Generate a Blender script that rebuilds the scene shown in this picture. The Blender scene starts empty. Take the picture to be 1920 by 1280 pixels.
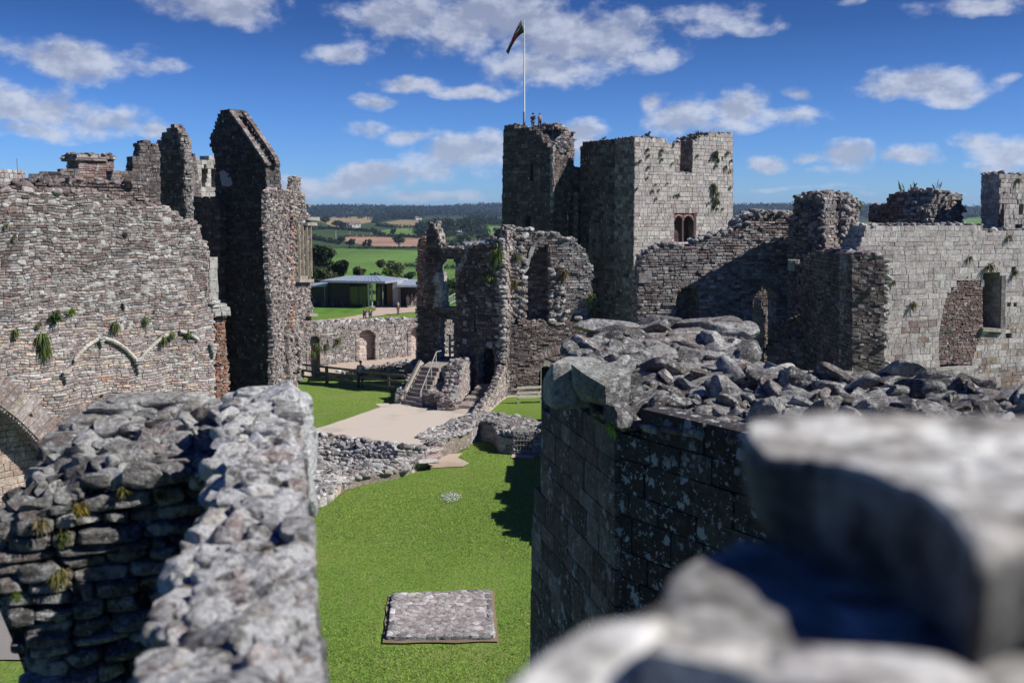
import bpy, math, random
import numpy as np
from math import radians as R

# ---------------------------------------------------------------- camera, sky, sun
SC = bpy.context.scene
FPX = 1866.7                       # focal length in photograph pixels (35 mm on 36 mm)
TH = math.atan(235 / FPX)          # camera pitched down
CT, ST = math.cos(TH), math.sin(TH)
CAM = np.array([0.0, 0.0, 12.0])
cd = bpy.data.cameras.new('camera')
cam = bpy.data.objects.new('camera', cd)
SC.collection.objects.link(cam)
cam.location = CAM
cam.rotation_euler = (math.pi / 2 - TH, 0, 0)
cd.lens = 35.0
cd.sensor_width = 36.0
cd.clip_start = 0.05
cd.clip_end = 20000
cd.dof.use_dof = True
cd.dof.focus_distance = 22.0
cd.dof.aperture_fstop = 2.5
SC.camera = cam

SUN_DIR = np.array([0.715, -0.20, 0.67]); SUN_DIR /= np.linalg.norm(SUN_DIR)
sl = bpy.data.lights.new('sun', 'SUN')
sl.energy = 5.0
sl.angle = R(0.53)
sl.color = (1.0, 0.965, 0.91)
so = bpy.data.objects.new('sun', sl)
SC.collection.objects.link(so)
from mathutils import Vector
so.rotation_euler = Vector(SUN_DIR).to_track_quat('Z', 'Y').to_euler()
SC.view_settings.view_transform = 'Standard'
SC.view_settings.look = 'None'
SC.view_settings.exposure = 0.22
SC.view_settings.gamma = 1.0
SC.view_settings.use_curve_mapping = False
SC.cycles.max_bounces = 5
SC.cycles.diffuse_bounces = 1
SC.cycles.glossy_bounces = 2
SC.cycles.transparent_max_bounces = 8
SC.cycles.volume_bounces = 0
SC.cycles.use_denoising = True


def nn(nt, typ, **kw):
    n = nt.nodes.new(typ)
    for k, v in kw.items():
        if k.startswith('i_'):
            key = k[2:]
            key = int(key) if key.isdigit() else key.replace('_', ' ')
            n.inputs[key].default_value = v
        else:
            setattr(n, k, v)
    return n


def mth(nt, op, a, b=None, c=None, clamp=False):
    n = nt.nodes.new('ShaderNodeMath')
    n.operation = op
    n.use_clamp = clamp
    for i, v in enumerate((a, b, c)):
        if v is None:
            continue
        if isinstance(v, (int, float)):
            n.inputs[i].default_value = v
        else:
            nt.links.new(v, n.inputs[i])
    return n.outputs[0]


def mixc(nt, fac, a, b, blend='MIX'):
    n = nt.nodes.new('ShaderNodeMix')
    n.data_type = 'RGBA'
    n.blend_type = blend
    for idx, v in ((0, fac), (6, a), (7, b)):
        if isinstance(v, (int, float)):
            n.inputs[idx].default_value = v
        elif isinstance(v, tuple):
            n.inputs[idx].default_value = (*v, 1) if len(v) == 3 else v
        else:
            nt.links.new(v, n.inputs[idx])
    return n.outputs[2]


def ramp(nt, fac, stops):
    n = nt.nodes.new('ShaderNodeValToRGB')
    e = n.color_ramp.elements
    while len(e) < len(stops):
        e.new(0.5)
    for el, (p, c) in zip(e, stops):
        el.position = p
        el.color = (c, c, c, 1) if isinstance(c, (int, float)) else (*c, 1)
    nt.links.new(fac, n.inputs[0])
    return n.outputs[0]


def maprange(nt, v, a, b, c=0.0, d=1.0, smooth=False):
    n = nt.nodes.new('ShaderNodeMapRange')
    if smooth:
        n.interpolation_type = 'SMOOTHSTEP'
    nt.links.new(v, n.inputs[0])
    for i, x in enumerate((a, b, c, d)):
        n.inputs[i + 1].default_value = x
    return n.outputs[0]


def ray(px, py):
    x = (px - 960) / FPX
    y = (640 - py) / FPX
    return np.array([x, CT + y * ST, -ST + y * CT])


def at(px, py, Y):
    d = ray(px, py)
    return CAM + d * (Y / d[1])


def gnd(px, py, z):
    d = ray(px, py)
    return CAM + d * ((z - CAM[2]) / d[2])


# clouds: (px, py, rx, ry, weight) measured as directions
CLOUDS = [(400, 8, 135, 42, 1), (470, 25, 60, 22, .8), (130, 112, 175, 36, 1), (260, 120, 90, 22, .8), (230, 92, 70, 22, .7),
          (60, 205, 150, 42, 1), (190, 225, 110, 36, .9), (290, 240, 50, 22, .9), (40, 245, 110, 26, .8),
          (640, 97, 70, 24, .9), (760, 30, 150, 48, 1), (930, 40, 230, 70, 1.1), (1090, 70, 190, 62, 1.1), (1010, 125, 150, 42, 1),
          (1230, 100, 70, 30, .8), (1340, 35, 110, 38, .8), (1400, 60, 70, 18, .6),
          (770, 160, 75, 21, 1), (880, 172, 100, 17, .95), (705, 196, 48, 17, .95), (690, 245, 70, 17, .75), (760, 258, 60, 17, .9),
          (1270, 222, 90, 30, 1.05), (1380, 205, 90, 36, 1.1), (1470, 222, 80, 24, .9), (1225, 190, 38, 26, .95),
          (1495, 178, 44, 17, .95), (1330, 240, 130, 20, .8),
          (1720, 155, 125, 36, 1.1), (1660, 175, 80, 22, .8), (1790, 175, 70, 22, .9), (1880, 143, 30, 10, .6),
          (1840, 262, 50, 26, 1.0), (1895, 280, 60, 32, 1.1), (1870, 312, 55, 14, .8),
          (1595, 298, 62, 30, 1.1), (1700, 290, 62, 22, 1.0), (1435, 311, 48, 16, .95), (1520, 302, 38, 11, .8), (1570, 322, 90, 10, .6),
          (870, 290, 110, 38, 1.1), (920, 275, 50, 34, 1), (830, 320, 120, 22, .85), (690, 330, 110, 30, 1.1), (560, 342, 75, 24, 1.0), (640, 348, 150, 20, 1.0),
          (1085, 255, 55, 32, 1.05), (1105, 285, 40, 20, .9), (1840, 6, 120, 18, .9), (1600, 0, 50, 10, .6),
          (1760, 362, 170, 9, .55), (1500, 352, 160, 7, .45), (760, 366, 240, 14, .75), (1900, 380, 100, 12, .5), (1250, 300, 70, 12, .3)]


def cloud_mask(g, vec):
    """soft mask of where the clouds stand, from directions"""
    wob = nn(g, 'ShaderNodeTexNoise', i_Scale=14.0, i_Detail=3.0)
    g.links.new(vec, wob.inputs['Vector'])
    off = nn(g, 'ShaderNodeVectorMath', operation='MULTIPLY_ADD')
    sub = nn(g, 'ShaderNodeVectorMath', operation='SUBTRACT')
    g.links.new(wob.outputs['Color'], sub.inputs[0])
    sub.inputs[1].default_value = (.5, .5, .5)
    g.links.new(sub.outputs[0], off.inputs[0])
    off.inputs[1].default_value = (.03, .026, 0)
    g.links.new(vec, off.inputs[2])
    cur = None
    for px, py, rx, ry, wt in CLOUDS:
        d = ray(px, py)
        u, v = math.atan2(d[0], d[1]), math.atan2(d[2], math.hypot(d[0], d[1]))
        mp = nn(g, 'ShaderNodeMapping', vector_type='TEXTURE')
        mp.inputs['Location'].default_value = (u, v, 0)
        mp.inputs['Scale'].default_value = (rx / FPX * 1.12, ry / FPX * 1.18, 1)
        g.links.new(off.outputs[0], mp.inputs['Vector'])
        ln = nn(g, 'ShaderNodeVectorMath', operation='LENGTH')
        g.links.new(mp.outputs[0], ln.inputs[0])
        m = maprange(g, ln.outputs['Value'], 1.35, 0.0, 0, wt, smooth=True)
        cur = m if cur is None else mth(g, 'SMOOTH_MAX', cur, m, 0.18)
    return cur


def cloud_noise(g, vec, dv):
    ad = nn(g, 'ShaderNodeVectorMath', operation='ADD')
    g.links.new(vec, ad.inputs[0]); ad.inputs[1].default_value = dv
    st = nn(g, 'ShaderNodeMapping')
    st.inputs['Scale'].default_value = (1, 1.55, 1)
    g.links.new(ad.outputs[0], st.inputs['Vector'])
    n1 = nn(g, 'ShaderNodeTexNoise', i_Scale=21.0, i_Detail=10.0, i_Roughness=.60)
    g.links.new(st.outputs[0], n1.inputs['Vector'])
    return n1.outputs[0]


def build_world():
    w = bpy.data.worlds.new('World')
    SC.world = w
    w.use_nodes = True
    nt = w.node_tree
    nt.nodes.clear()
    sky = nn(nt, 'ShaderNodeTexSky', sky_type='NISHITA', sun_disc=False)
    sky.sun_elevation = math.asin(SUN_DIR[2])
    sky.sun_rotation = math.atan2(SUN_DIR[0], SUN_DIR[1])
    sky.altitude = 100
    sky.air_density = 1.0
    sky.dust_density = 0.25
    sky.ozone_density = 4.5
    skyc = mixc(nt, 1.0, sky.outputs[0], (.34, .64, 1.28), 'MULTIPLY')
    tc = nn(nt, 'ShaderNodeTexCoord')
    sp = nn(nt, 'ShaderNodeSeparateXYZ')
    nt.links.new(tc.outputs['Generated'], sp.inputs[0])
    u = mth(nt, 'ARCTAN2', sp.outputs[0], sp.outputs[1])
    hyp = mth(nt, 'SQRT', mth(nt, 'ADD', mth(nt, 'MULTIPLY', sp.outputs[0], sp.outputs[0]), mth(nt, 'MULTIPLY', sp.outputs[1], sp.outputs[1])))
    v = mth(nt, 'ARCTAN2', sp.outputs[2], hyp)
    cb = nn(nt, 'ShaderNodeCombineXYZ')
    nt.links.new(u, cb.inputs[0]); nt.links.new(v, cb.inputs[1])
    grad = ramp(nt, maprange(nt, v, 0.0, .5), [(0.0, (3.2, 2.7, 2.2)), (.12, (2.1, 1.95, 1.85)), (.36, (.90, .95, .97)), (.5, (.62, .76, .90)), (.75, (.38, .58, .80))])
    skyc = mixc(nt, 1.0, skyc, grad, 'MULTIPLY')
    mask = cloud_mask(nt, cb.outputs[0])
    na = cloud_noise(nt, cb.outputs[0], (0, 0, 0))
    nb = cloud_noise(nt, cb.outputs[0], (.006, .012, 0))
    dens = mth(nt, 'MULTIPLY_ADD', mth(nt, 'SUBTRACT', na, .5), 2.1, mask)
    dens = mth(nt, 'MULTIPLY', dens, maprange(nt, mask, 0.03, .25))
    alpha = maprange(nt, dens, .24, .95, 0, .95, smooth=True)
    rel = mth(nt, 'MULTIPLY_ADD', mth(nt, 'SUBTRACT', na, nb), 3.0, mth(nt, 'MULTIPLY', mth(nt, 'SUBTRACT', 1.0, dens), .55))
    lit = maprange(nt, rel, -.25, .55, 0, 1, smooth=True)
    low = maprange(nt, v, .0, .22, 1.0, 0.0)
    shade = mixc(nt, lit, (4.6, 5.4, 8.0), (10.6, 11.4, 13.8))
    shade = mixc(nt, mth(nt, 'MULTIPLY', low, .5), shade, (10.5, 12.2, 15.0))
    shade = mixc(nt, maprange(nt, v, .08, .30, 0, .62), shade, (5.2, 5.9, 8.6))
    col = mixc(nt, alpha, skyc, shade)
    bg = nn(nt, 'ShaderNodeBackground', i_Strength=0.05)
    nt.links.new(col, bg.inputs[0])
    out = nn(nt, 'ShaderNodeOutputWorld')
    nt.links.new(bg.outputs[0], out.inputs[0])


build_world()

# ---------------------------------------------------------------- mesh helpers
RNG = np.random.default_rng(11)


class MB:
    """collects verts / polygons / tints and links them as ONE mesh object"""
    def __init__(s):
        s.v, s.f, s.c, s.n = [], [], [], 0

    def add(s, verts, faces, tint):
        """verts (N,3); faces (M,k) ; tint (3,) or (N,3)"""
        verts = np.asarray(verts, float).reshape(-1, 3)
        faces = np.asarray(faces, int)
        s.v.append(verts)
        s.f.append(faces + s.n)
        t = np.asarray(tint, float)
        s.c.append(np.broadcast_to(t, verts.shape).copy() if t.ndim == 1 else t)
        s.n += len(verts)

    def build(s, name, mat, parent=None, base=None, smooth=False):
        V = np.concatenate(s.v)
        C = np.concatenate(s.c)
        if base is None:
            base = (V.min(0) + V.max(0)) / 2
            base[2] = V[:, 2].min()
        base = np.asarray(base, float)
        if parent is not None:
            base = np.array(parent['_b'])
        me = bpy.data.meshes.new(name)
        me.vertices.add(len(V))
        me.vertices.foreach_set('co', (V - base).astype(np.float32).ravel())
        loops = np.concatenate([f.ravel() for f in s.f])
        tot = np.concatenate([np.full(len(f), f.shape[1]) for f in s.f])
        me.loops.add(len(loops))
        me.loops.foreach_set('vertex_index', loops.astype(np.int32))
        me.polygons.add(len(tot))
        st = np.concatenate([[0], np.cumsum(tot)[:-1]])
        me.polygons.foreach_set('loop_start', st.astype(np.int32))
        me.polygons.foreach_set('loop_total', tot.astype(np.int32))
        me.polygons.foreach_set('use_smooth', np.full(len(tot), smooth))
        me.update(calc_edges=True)
        me.validate()
        if smooth:
            me.set_sharp_from_angle(angle=R(26))
        a = me.color_attributes.new('tint', 'FLOAT_COLOR', 'POINT')
        if len(a.data) == len(C):
            a.data.foreach_set('color', np.concatenate([C, np.ones((len(C), 1))], 1).astype(np.float32).ravel())
        me.materials.append(mat)
        o = bpy.data.objects.new(name, me)
        SC.collection.objects.link(o)
        if parent is not None:
            o.parent = parent
            par = parent
            # parts sit at their parent's origin
            o['_b'] = list(map(float, base))
        else:
            o.location = base
            o['_b'] = list(map(float, base))
        return o


def tag(o, label=None, cat=None, group=None, kind=None):
    if label: o['label'] = label
    if cat: o['category'] = cat
    if group: o['group'] = group
    if kind: o['kind'] = kind
    return o


def thing(name, base, label, cat, group=None):
    o = bpy.data.objects.new(name, None)
    SC.collection.objects.link(o)
    o.location = base
    o['_b'] = [float(x) for x in base]
    return tag(o, label, cat, group)


BOXF = np.array([[0, 3, 2, 1], [4, 5, 6, 7], [0, 1, 5, 4], [1, 2, 6, 5], [2, 3, 7, 6], [3, 0, 4, 7]])


def box(mb, c, s, tint, rz=0.0, jit=0.0):
    p = np.array([[-1, -1, -1], [1, -1, -1], [1, 1, -1], [-1, 1, -1], [-1, -1, 1], [1, -1, 1], [1, 1, 1], [-1, 1, 1]]) * np.asarray(s) / 2
    if jit: p = p + RNG.normal(0, jit, p.shape)
    ca, sa = math.cos(rz), math.sin(rz)
    q = np.stack([p[:, 0] * ca - p[:, 1] * sa, p[:, 0] * sa + p[:, 1] * ca, p[:, 2]], 1) + np.asarray(c)
    mb.add(q, BOXF, tint)


def bar(mb, a, b, w, h, tint):
    """box-section bar from a to b (w sideways, h up)"""
    a, b = np.asarray(a, float), np.asarray(b, float)
    d = b - a; L = np.linalg.norm(d); d /= L
    up = np.array([0, 0, 1.0])
    if abs(d[2]) > .95: up = np.array([0, 1.0, 0])
    s = np.cross(d, up); s /= np.linalg.norm(s)
    u = np.cross(s, d)
    p = []
    for e in (a, b):
        for i, j in ((-1, -1), (1, -1), (1, 1), (-1, 1)):
            p.append(e + s * w / 2 * i + u * h / 2 * j)
    mb.add(p, BOXF, tint)


def tube(mb, pts, r, tint, n=8, cap=True):
    pts = np.asarray(pts, float)
    rs = np.broadcast_to(np.asarray(r, float), (len(pts),))
    rings = []
    for i, p in enumerate(pts):
        d = pts[min(i + 1, len(pts) - 1)] - pts[max(i - 1, 0)]
        d = d / (np.linalg.norm(d) + 1e-9)
        up = np.array([0, 0, 1.0]) if abs(d[2]) < .9 else np.array([1.0, 0, 0])
        s = np.cross(d, up); s /= np.linalg.norm(s)
        u = np.cross(s, d)
        a = np.linspace(0, 2 * math.pi, n, endpoint=False)
        rings.append(p + rs[i] * (np.cos(a)[:, None] * s + np.sin(a)[:, None] * u))
    V = np.concatenate(rings)
    f = []
    for i in range(len(pts) - 1):
        for j in range(n):
            f.append([i * n + j, i * n + (j + 1) % n, (i + 1) * n + (j + 1) % n, (i + 1) * n + j])
    mb.add(V, f, tint)
    if cap:
        mb.add(rings[0], [list(range(n))[::-1]], tint)
        mb.add(rings[-1], [list(range(n))], tint)


# ---- rocks
def cube_sphere(n):
    vs, fs = {}, []
    def idx(p):
        k = tuple(np.round(p, 5))
        if k not in vs: vs[k] = len(vs)
        return vs[k]
    g = np.tan(np.linspace(-math.pi / 4, math.pi / 4, n + 1))
    for ax in range(3):
        for sg in (-1, 1):
            for i in range(n):
                for j in range(n):
                    q = []
                    for a, b in ((i, j), (i + 1, j), (i + 1, j + 1), (i, j + 1)):
                        p = [0, 0, 0]
                        p[ax] = sg; p[(ax + 1) % 3] = g[a]; p[(ax + 2) % 3] = g[b]
                        q.append(idx(p))
                    fs.append(q if sg > 0 else q[::-1])
    V = np.array(list(vs.keys()))
    return V, np.array(fs)


CS = {n: cube_sphere(n) for n in (3, 5, 9, 16, 28)}


def fnoise(P, seed, freq, octv=3):
    g = np.random.default_rng(seed)
    out = np.zeros(len(P))
    amp = 1.0
    for _ in range(octv):
        for k in range(4):
            d = g.normal(size=3); d /= np.linalg.norm(d)
            out += amp * np.sin(P @ d * freq * (0.7 + .6 * g.random()) + g.random() * 6.28) / 4
        freq *= 2.1; amp *= .5
    return out


def rock(mb, c, r, tint, lvl=5, rz=None, tilt=.25, cuts=5, boxy=4.0, rough=.06, g=RNG, smin=.62):
    V, Fq = CS[lvl]
    P = V / (np.sum(np.abs(V) ** boxy, 1) ** (1 / boxy))[:, None]
    for _ in range(cuts):
        d = g.normal(size=3); d /= np.linalg.norm(d)
        lim = g.uniform(smin, max(.95, smin + .02))
        e = P @ d - lim
        P = P - np.maximum(e, 0)[:, None] * d * .92
    if rough:
        nr = P / np.linalg.norm(P, axis=1)[:, None]
        P = P + nr * (fnoise(P, int(g.integers(1e9)), 3.2, 5 if lvl >= 16 else 4 if lvl >= 9 else 2) * rough * (1.3 if lvl >= 9 and rough > .02 else 1))[:, None]
    P = P * np.asarray(r)
    rz = g.uniform(0, 6.28) if rz is None else rz
    ax, ay = g.normal(0, tilt), g.normal(0, tilt)
    cx, sx, cy, sy, cz, sz = math.cos(ax), math.sin(ax), math.cos(ay), math.sin(ay), math.cos(rz), math.sin(rz)
    M = np.array([[cz, -sz, 0], [sz, cz, 0], [0, 0, 1]]) @ np.array([[cy, 0, sy], [0, 1, 0], [-sy, 0, cy]]) @ np.array([[1, 0, 0], [0, cx, -sx], [0, sx, cx]])
    mb.add(P @ M.T + np.asarray(c), Fq, tint)


# ---- palettes (linear albedo)
PAL = {
    'grey': [(.30, .275, .26), (.24, .22, .21), (.36, .335, .32), (.27, .225, .21), (.19, .175, .17), (.42, .40, .38), (.31, .25, .23)],
    'pink': [(.38, .31, .285), (.33, .265, .245), (.43, .375, .35), (.30, .225, .205), (.46, .42, .395), (.26, .205, .19), (.40, .34, .28)],
    'brown': [(.22, .17, .155), (.16, .125, .115), (.27, .215, .19), (.19, .135, .12), (.31, .27, .25), (.13, .105, .10)],
    'ashlar': [(.36, .32, .31), (.33, .285, .275), (.38, .345, .33), (.31, .27, .265), (.35, .305, .29), (.40, .37, .345)],
    'red': [(.20, .12, .11), (.23, .145, .13), (.18, .115, .105), (.27, .19, .17)],
    'brick': [(.42, .20, .13), (.36, .17, .12), (.46, .27, .19), (.42, .32, .26)],
    'beige': [(.50, .38, .30), (.46, .33, .26), (.54, .43, .34), (.42, .29, .24), (.52, .40, .28)],
    'dark': [(.12, .10, .095), (.09, .075, .07), (.15, .13, .12), (.11, .085, .08)],
    'rubble': [(.30, .285, .27), (.22, .21, .20), (.38, .365, .345), (.16, .15, .145), (.27, .23, .21), (.44, .43, .41)],
    'pale': [(.52, .50, .46), (.46, .44, .40), (.40, .37, .33)],
}


def pick(p, g=RNG, k=1.0, var=.12):
    c = np.array(PAL[p][int(g.integers(len(PAL[p])))])
    return np.clip(c * k * (1 + g.normal(0, var)), .02, .8)


# ---- materials
def mat_base(name):
    m = bpy.data.materials.new(name)
    m.use_nodes = True
    nt = m.node_tree
    nt.nodes.clear()
    out = nn(nt, 'ShaderNodeOutputMaterial')
    b = nn(nt, 'ShaderNodeBsdfPrincipled')
    nt.links.new(b.outputs[0], out.inputs[0])
    return m, nt, b


def stone_mat(name, lichen=.35, lsize=7.0, soot=.35, bump=.5, bscale=9.0, fine=1.0, moss=0.0, lcol=(.56, .57, .54), amt=1.0, bdist=.05, con=1.0, warp=.5, reg0=.12, bytone=False, strata=0.0, crust=0.0, cth=.5, csc=7.0):
    m, nt, b = mat_base(name)
    tc = nn(nt, 'ShaderNodeTexCoord')
    co = tc.outputs['Object']
    at_ = nn(nt, 'ShaderNodeAttribute', attribute_name='tint')
    def noise(sc, det=6, rough=.6):
        n = nn(nt, 'ShaderNodeTexNoise', i_Scale=sc, i_Detail=det, i_Roughness=rough)
        nt.links.new(co, n.inputs['Vector'])
        return n.outputs[0]
    n_f = noise(11 * fine, 8, .68)
    n_m = noise(2.6 * fine, 5)
    n_l = noise(.45, 4)
    c = mixc(nt, 1.0, at_.outputs['Color'], ramp(nt, n_f, [(.28, max(.1, 1 - .5 * con)), (.5, 1.0), (.72, 1 + .45 * con)]), 'MULTIPLY')
    c = mixc(nt, 1.0, c, ramp(nt, n_m, [(.3, .72), (.7, 1.25)]), 'MULTIPLY')
    if strata:
        mp = nn(nt, 'ShaderNodeMapping'); mp.inputs['Scale'].default_value = (1, 1.3, 6.5); mp.inputs['Rotation'].default_value = (.18, .12, 0)
        nt.links.new(co, mp.inputs[0])
        sn = nn(nt, 'ShaderNodeTexNoise', i_Scale=7.0, i_Detail=8.0, i_Roughness=.72, i_Distortion=.6)
        nt.links.new(mp.outputs[0], sn.inputs['Vector'])
        c = mixc(nt, 1.0, c, ramp(nt, sn.outputs[0], [(.30, 1 - .75 * strata), (.45, 1.0), (.55, 1.0), (.75, 1 + .5 * strata)]), 'MULTIPLY')
    if soot:
        sm = mth(nt, 'MULTIPLY', maprange(nt, n_l, .45, .68, 0, soot, True), maprange(nt, n_m, .3, .6, .35, 1))
        c = mixc(nt, sm, c, (.055, .05, .048))
    if moss:
        mm = mth(nt, 'MULTIPLY', maprange(nt, noise(1.7, 6), .56, .68, 0, moss, True), 1.0)
        c = mixc(nt, mm, c, (.13, .14, .045))
    if lichen:
        dis = nn(nt, 'ShaderNodeTexNoise', i_Scale=lsize * 2.2, i_Detail=3.0)
        nt.links.new(co, dis.inputs['Vector'])
        add = nn(nt, 'ShaderNodeVectorMath', operation='MULTIPLY_ADD')
        nt.links.new(dis.outputs['Color'], add.inputs[0])
        add.inputs[1].default_value = (warp / lsize,) * 3
        nt.links.new(co, add.inputs[2])
        tot = None
        for sc_, th in ((lsize, .33), (lsize * 2.7, .30)):
            vo = nn(nt, 'ShaderNodeTexVoronoi', i_Scale=sc_)
            nt.links.new(add.outputs[0], vo.inputs['Vector'])
            # a cell carries lichen only when its own colour is high
            sp = nn(nt, 'ShaderNodeSeparateColor')
            nt.links.new(vo.outputs['Color'], sp.inputs[0])
            size = mth(nt, 'MULTIPLY', maprange(nt, sp.outputs[0], 1 - lichen, 1.0, 0, 1), th * 1.6)
            e = mth(nt, 'SUBTRACT', size, vo.outputs['Distance'])
            s_ = maprange(nt, e, 0, .05, 0, 1)
            tot = s_ if tot is None else mth(nt, 'MAXIMUM', tot, s_)
        reg = maprange(nt, noise(1.1, 4), .40, .60, reg0, 1, True)
        lf = mth(nt, 'MULTIPLY', mth(nt, 'MULTIPLY', tot, reg), .85 * amt)
        if bytone:  # less lichen on dark tints, so sides painted as shade stay dark
            sq = nn(nt, 'ShaderNodeSeparateColor'); nt.links.new(at_.outputs['Color'], sq.inputs[0])
            lf = mth(nt, 'MULTIPLY', lf, maprange(nt, sq.outputs[0], .10, .4, .12, 1))
        lc = mixc(nt, n_f, tuple(x * .62 for x in lcol), tuple(min(.8, x * 1.2) for x in lcol))
        c = mixc(nt, lf, c, lc)
    if crust:
        cn = noise(csc, 9, .66)
        cm = mth(nt, 'MULTIPLY', maprange(nt, cn, cth, cth + .07, 0, crust, True), maprange(nt, noise(csc * 6, 5, .6), .38, .58, .45, 1))
        if bytone: cm = mth(nt, 'MULTIPLY', cm, maprange(nt, sq.outputs[0], .10, .4, .1, 1))
        c = mixc(nt, cm, c, mixc(nt, n_f, tuple(x * .70 for x in lcol), tuple(min(.85, x * 1.15) for x in lcol)))
        dk = maprange(nt, noise(csc * 2.3, 7, .65), .56, .64, 0, .75 * crust, True)
        c = mixc(nt, dk, c, (.05, .048, .045))
    nt.links.new(c, b.inputs['Base Color'])
    b.inputs['Roughness'].default_value = .93
    b.inputs['Specular IOR Level'].default_value = .25
    bn = noise(bscale, 9, .7)
    vo = nn(nt, 'ShaderNodeTexVoronoi', i_Scale=bscale * 1.3)
    nt.links.new(co, vo.inputs['Vector'])
    h = mth(nt, 'ADD', bn, mth(nt, 'MULTIPLY', vo.outputs['Distance'], .35))
    h = mth(nt, 'ADD', h, mth(nt, 'MULTIPLY', noise(bscale * 4, 4), .3))
    if strata: h = mth(nt, 'ADD', h, mth(nt, 'MULTIPLY', sn.outputs[0], 1.6 * strata))
    bm = nn(nt, 'ShaderNodeBump', i_Strength=bump, i_Distance=bdist)
    nt.links.new(h, bm.inputs['Height'])
    nt.links.new(bm.outputs[0], b.inputs['Normal'])
    return m


def plain_mat(name, rough=.6, bump=.1, bscale=30, spec=.4, metal=0.0, var=.25, transl=0.0):
    """colour comes from each piece's own tint"""
    m, nt, b = mat_base(name)
    tc = nn(nt, 'ShaderNodeTexCoord')
    at_ = nn(nt, 'ShaderNodeAttribute', attribute_name='tint')
    n = nn(nt, 'ShaderNodeTexNoise', i_Scale=bscale, i_Detail=6.0)
    nt.links.new(tc.outputs['Object'], n.inputs['Vector'])
    c = mixc(nt, 1.0, at_.outputs['Color'], ramp(nt, n.outputs[0], [(.3, 1 - var), (.7, 1 + var)]), 'MULTIPLY')
    nt.links.new(c, b.inputs['Base Color'])
    b.inputs['Roughness'].default_value = rough
    b.inputs['Metallic'].default_value = metal
    b.inputs['Specular IOR Level'].default_value = spec
    if bump:
        bm = nn(nt, 'ShaderNodeBump', i_Strength=bump, i_Distance=.02)
        nt.links.new(n.outputs[0], bm.inputs['Height'])
        nt.links.new(bm.outputs[0], b.inputs['Normal'])
    if transl:
        tr = nn(nt, 'ShaderNodeBsdfTranslucent')
        nt.links.new(c, tr.inputs[0])
        mx = nn(nt, 'ShaderNodeMixShader', i_0=transl)
        out = [x for x in nt.nodes if x.type == 'OUTPUT_MATERIAL'][0]
        nt.links.new(b.outputs[0], mx.inputs[1]); nt.links.new(tr.outputs[0], mx.inputs[2])
        nt.links.new(mx.outputs[0], out.inputs[0])
    return m


M = {}
M['wall'] = stone_mat('lichened_rubble_stone', crust=.35, cth=.56, csc=3.4, lichen=.34, lsize=4.5, soot=.35, bump=.7, bscale=7)
M['pinkwall'] = stone_mat('pink_rubble_stone', crust=.42, cth=.55, csc=3.0, lichen=.42, lsize=4.6, soot=.25, bump=.7, bscale=6, lcol=(.60, .59, .57))
M['ashlar'] = stone_mat('weathered_ashlar', crust=.40, cth=.54, csc=2.6, lichen=.42, lsize=5, soot=.30, bump=.6, bscale=6, moss=.0)
M['tower'] = stone_mat('tower_ashlar', crust=.34, cth=.55, csc=1.6, lichen=.22, lsize=3.2, soot=.22, bump=.6, bscale=4, moss=.04)
M['darkwall'] = stone_mat('shaded_sooty_stone', lichen=.16, lsize=5, soot=.6, bump=.6, bscale=6, moss=.0)  # soot mottling; dark wall tints that use it also stand for shade
M['near'] = stone_mat('near_lichened_rock', lichen=.62, lsize=13, soot=.65, bump=1.0, bscale=17, fine=2.6, moss=.12, bdist=.04, con=1.7, warp=.9, strata=.6, crust=.65, cth=.535, csc=6.5, lcol=(.70, .71, .68))
M['nearwhite'] = stone_mat('near_white_lichened_rock', lichen=1.0, reg0=.55, lsize=13, soot=.35, bump=1.0, bscale=18, fine=2.8, moss=.10, lcol=(.78, .78, .75), amt=1.15, bdist=.04, con=1.6, warp=.9, strata=.35, crust=.95, cth=.47, csc=8.0)
M['nearash'] = stone_mat('near_dark_ashlar', lichen=.60, lsize=8.5, soot=.9, bump=.6, bscale=16, fine=1.6, lcol=(.46, .50, .54), amt=1.05, bdist=.03, con=1.3, warp=1.1, crust=.35, cth=.58, csc=5.0)
M['fore'] = stone_mat('foreground_rock', lichen=.7, con=1.8, bytone=True, crust=.9, cth=.50, csc=11.0, strata=.5, lsize=14, soot=.25, bump=.4, bscale=20, fine=2.0, lcol=(.70, .70, .66), bdist=.01)
M['wood'] = plain_mat('weathered_wood', .8, .3, 14)
M['metal'] = plain_mat('painted_metal', .4, .05, 20, .5)
M['cloth'] = plain_mat('cloth', .85, .2, 25, .2)
M['skin'] = plain_mat('skin', .55, .05, 20, .4, var=.08)
M['leaf'] = plain_mat('foliage', .65, 0, 3, .3, var=.3, transl=.3)
M['slate'] = plain_mat('roof_metal', .35, .1, 2, .6, var=.12)
M['plaster'] = plain_mat('plaster', .85, .3, 8, .2)

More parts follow.
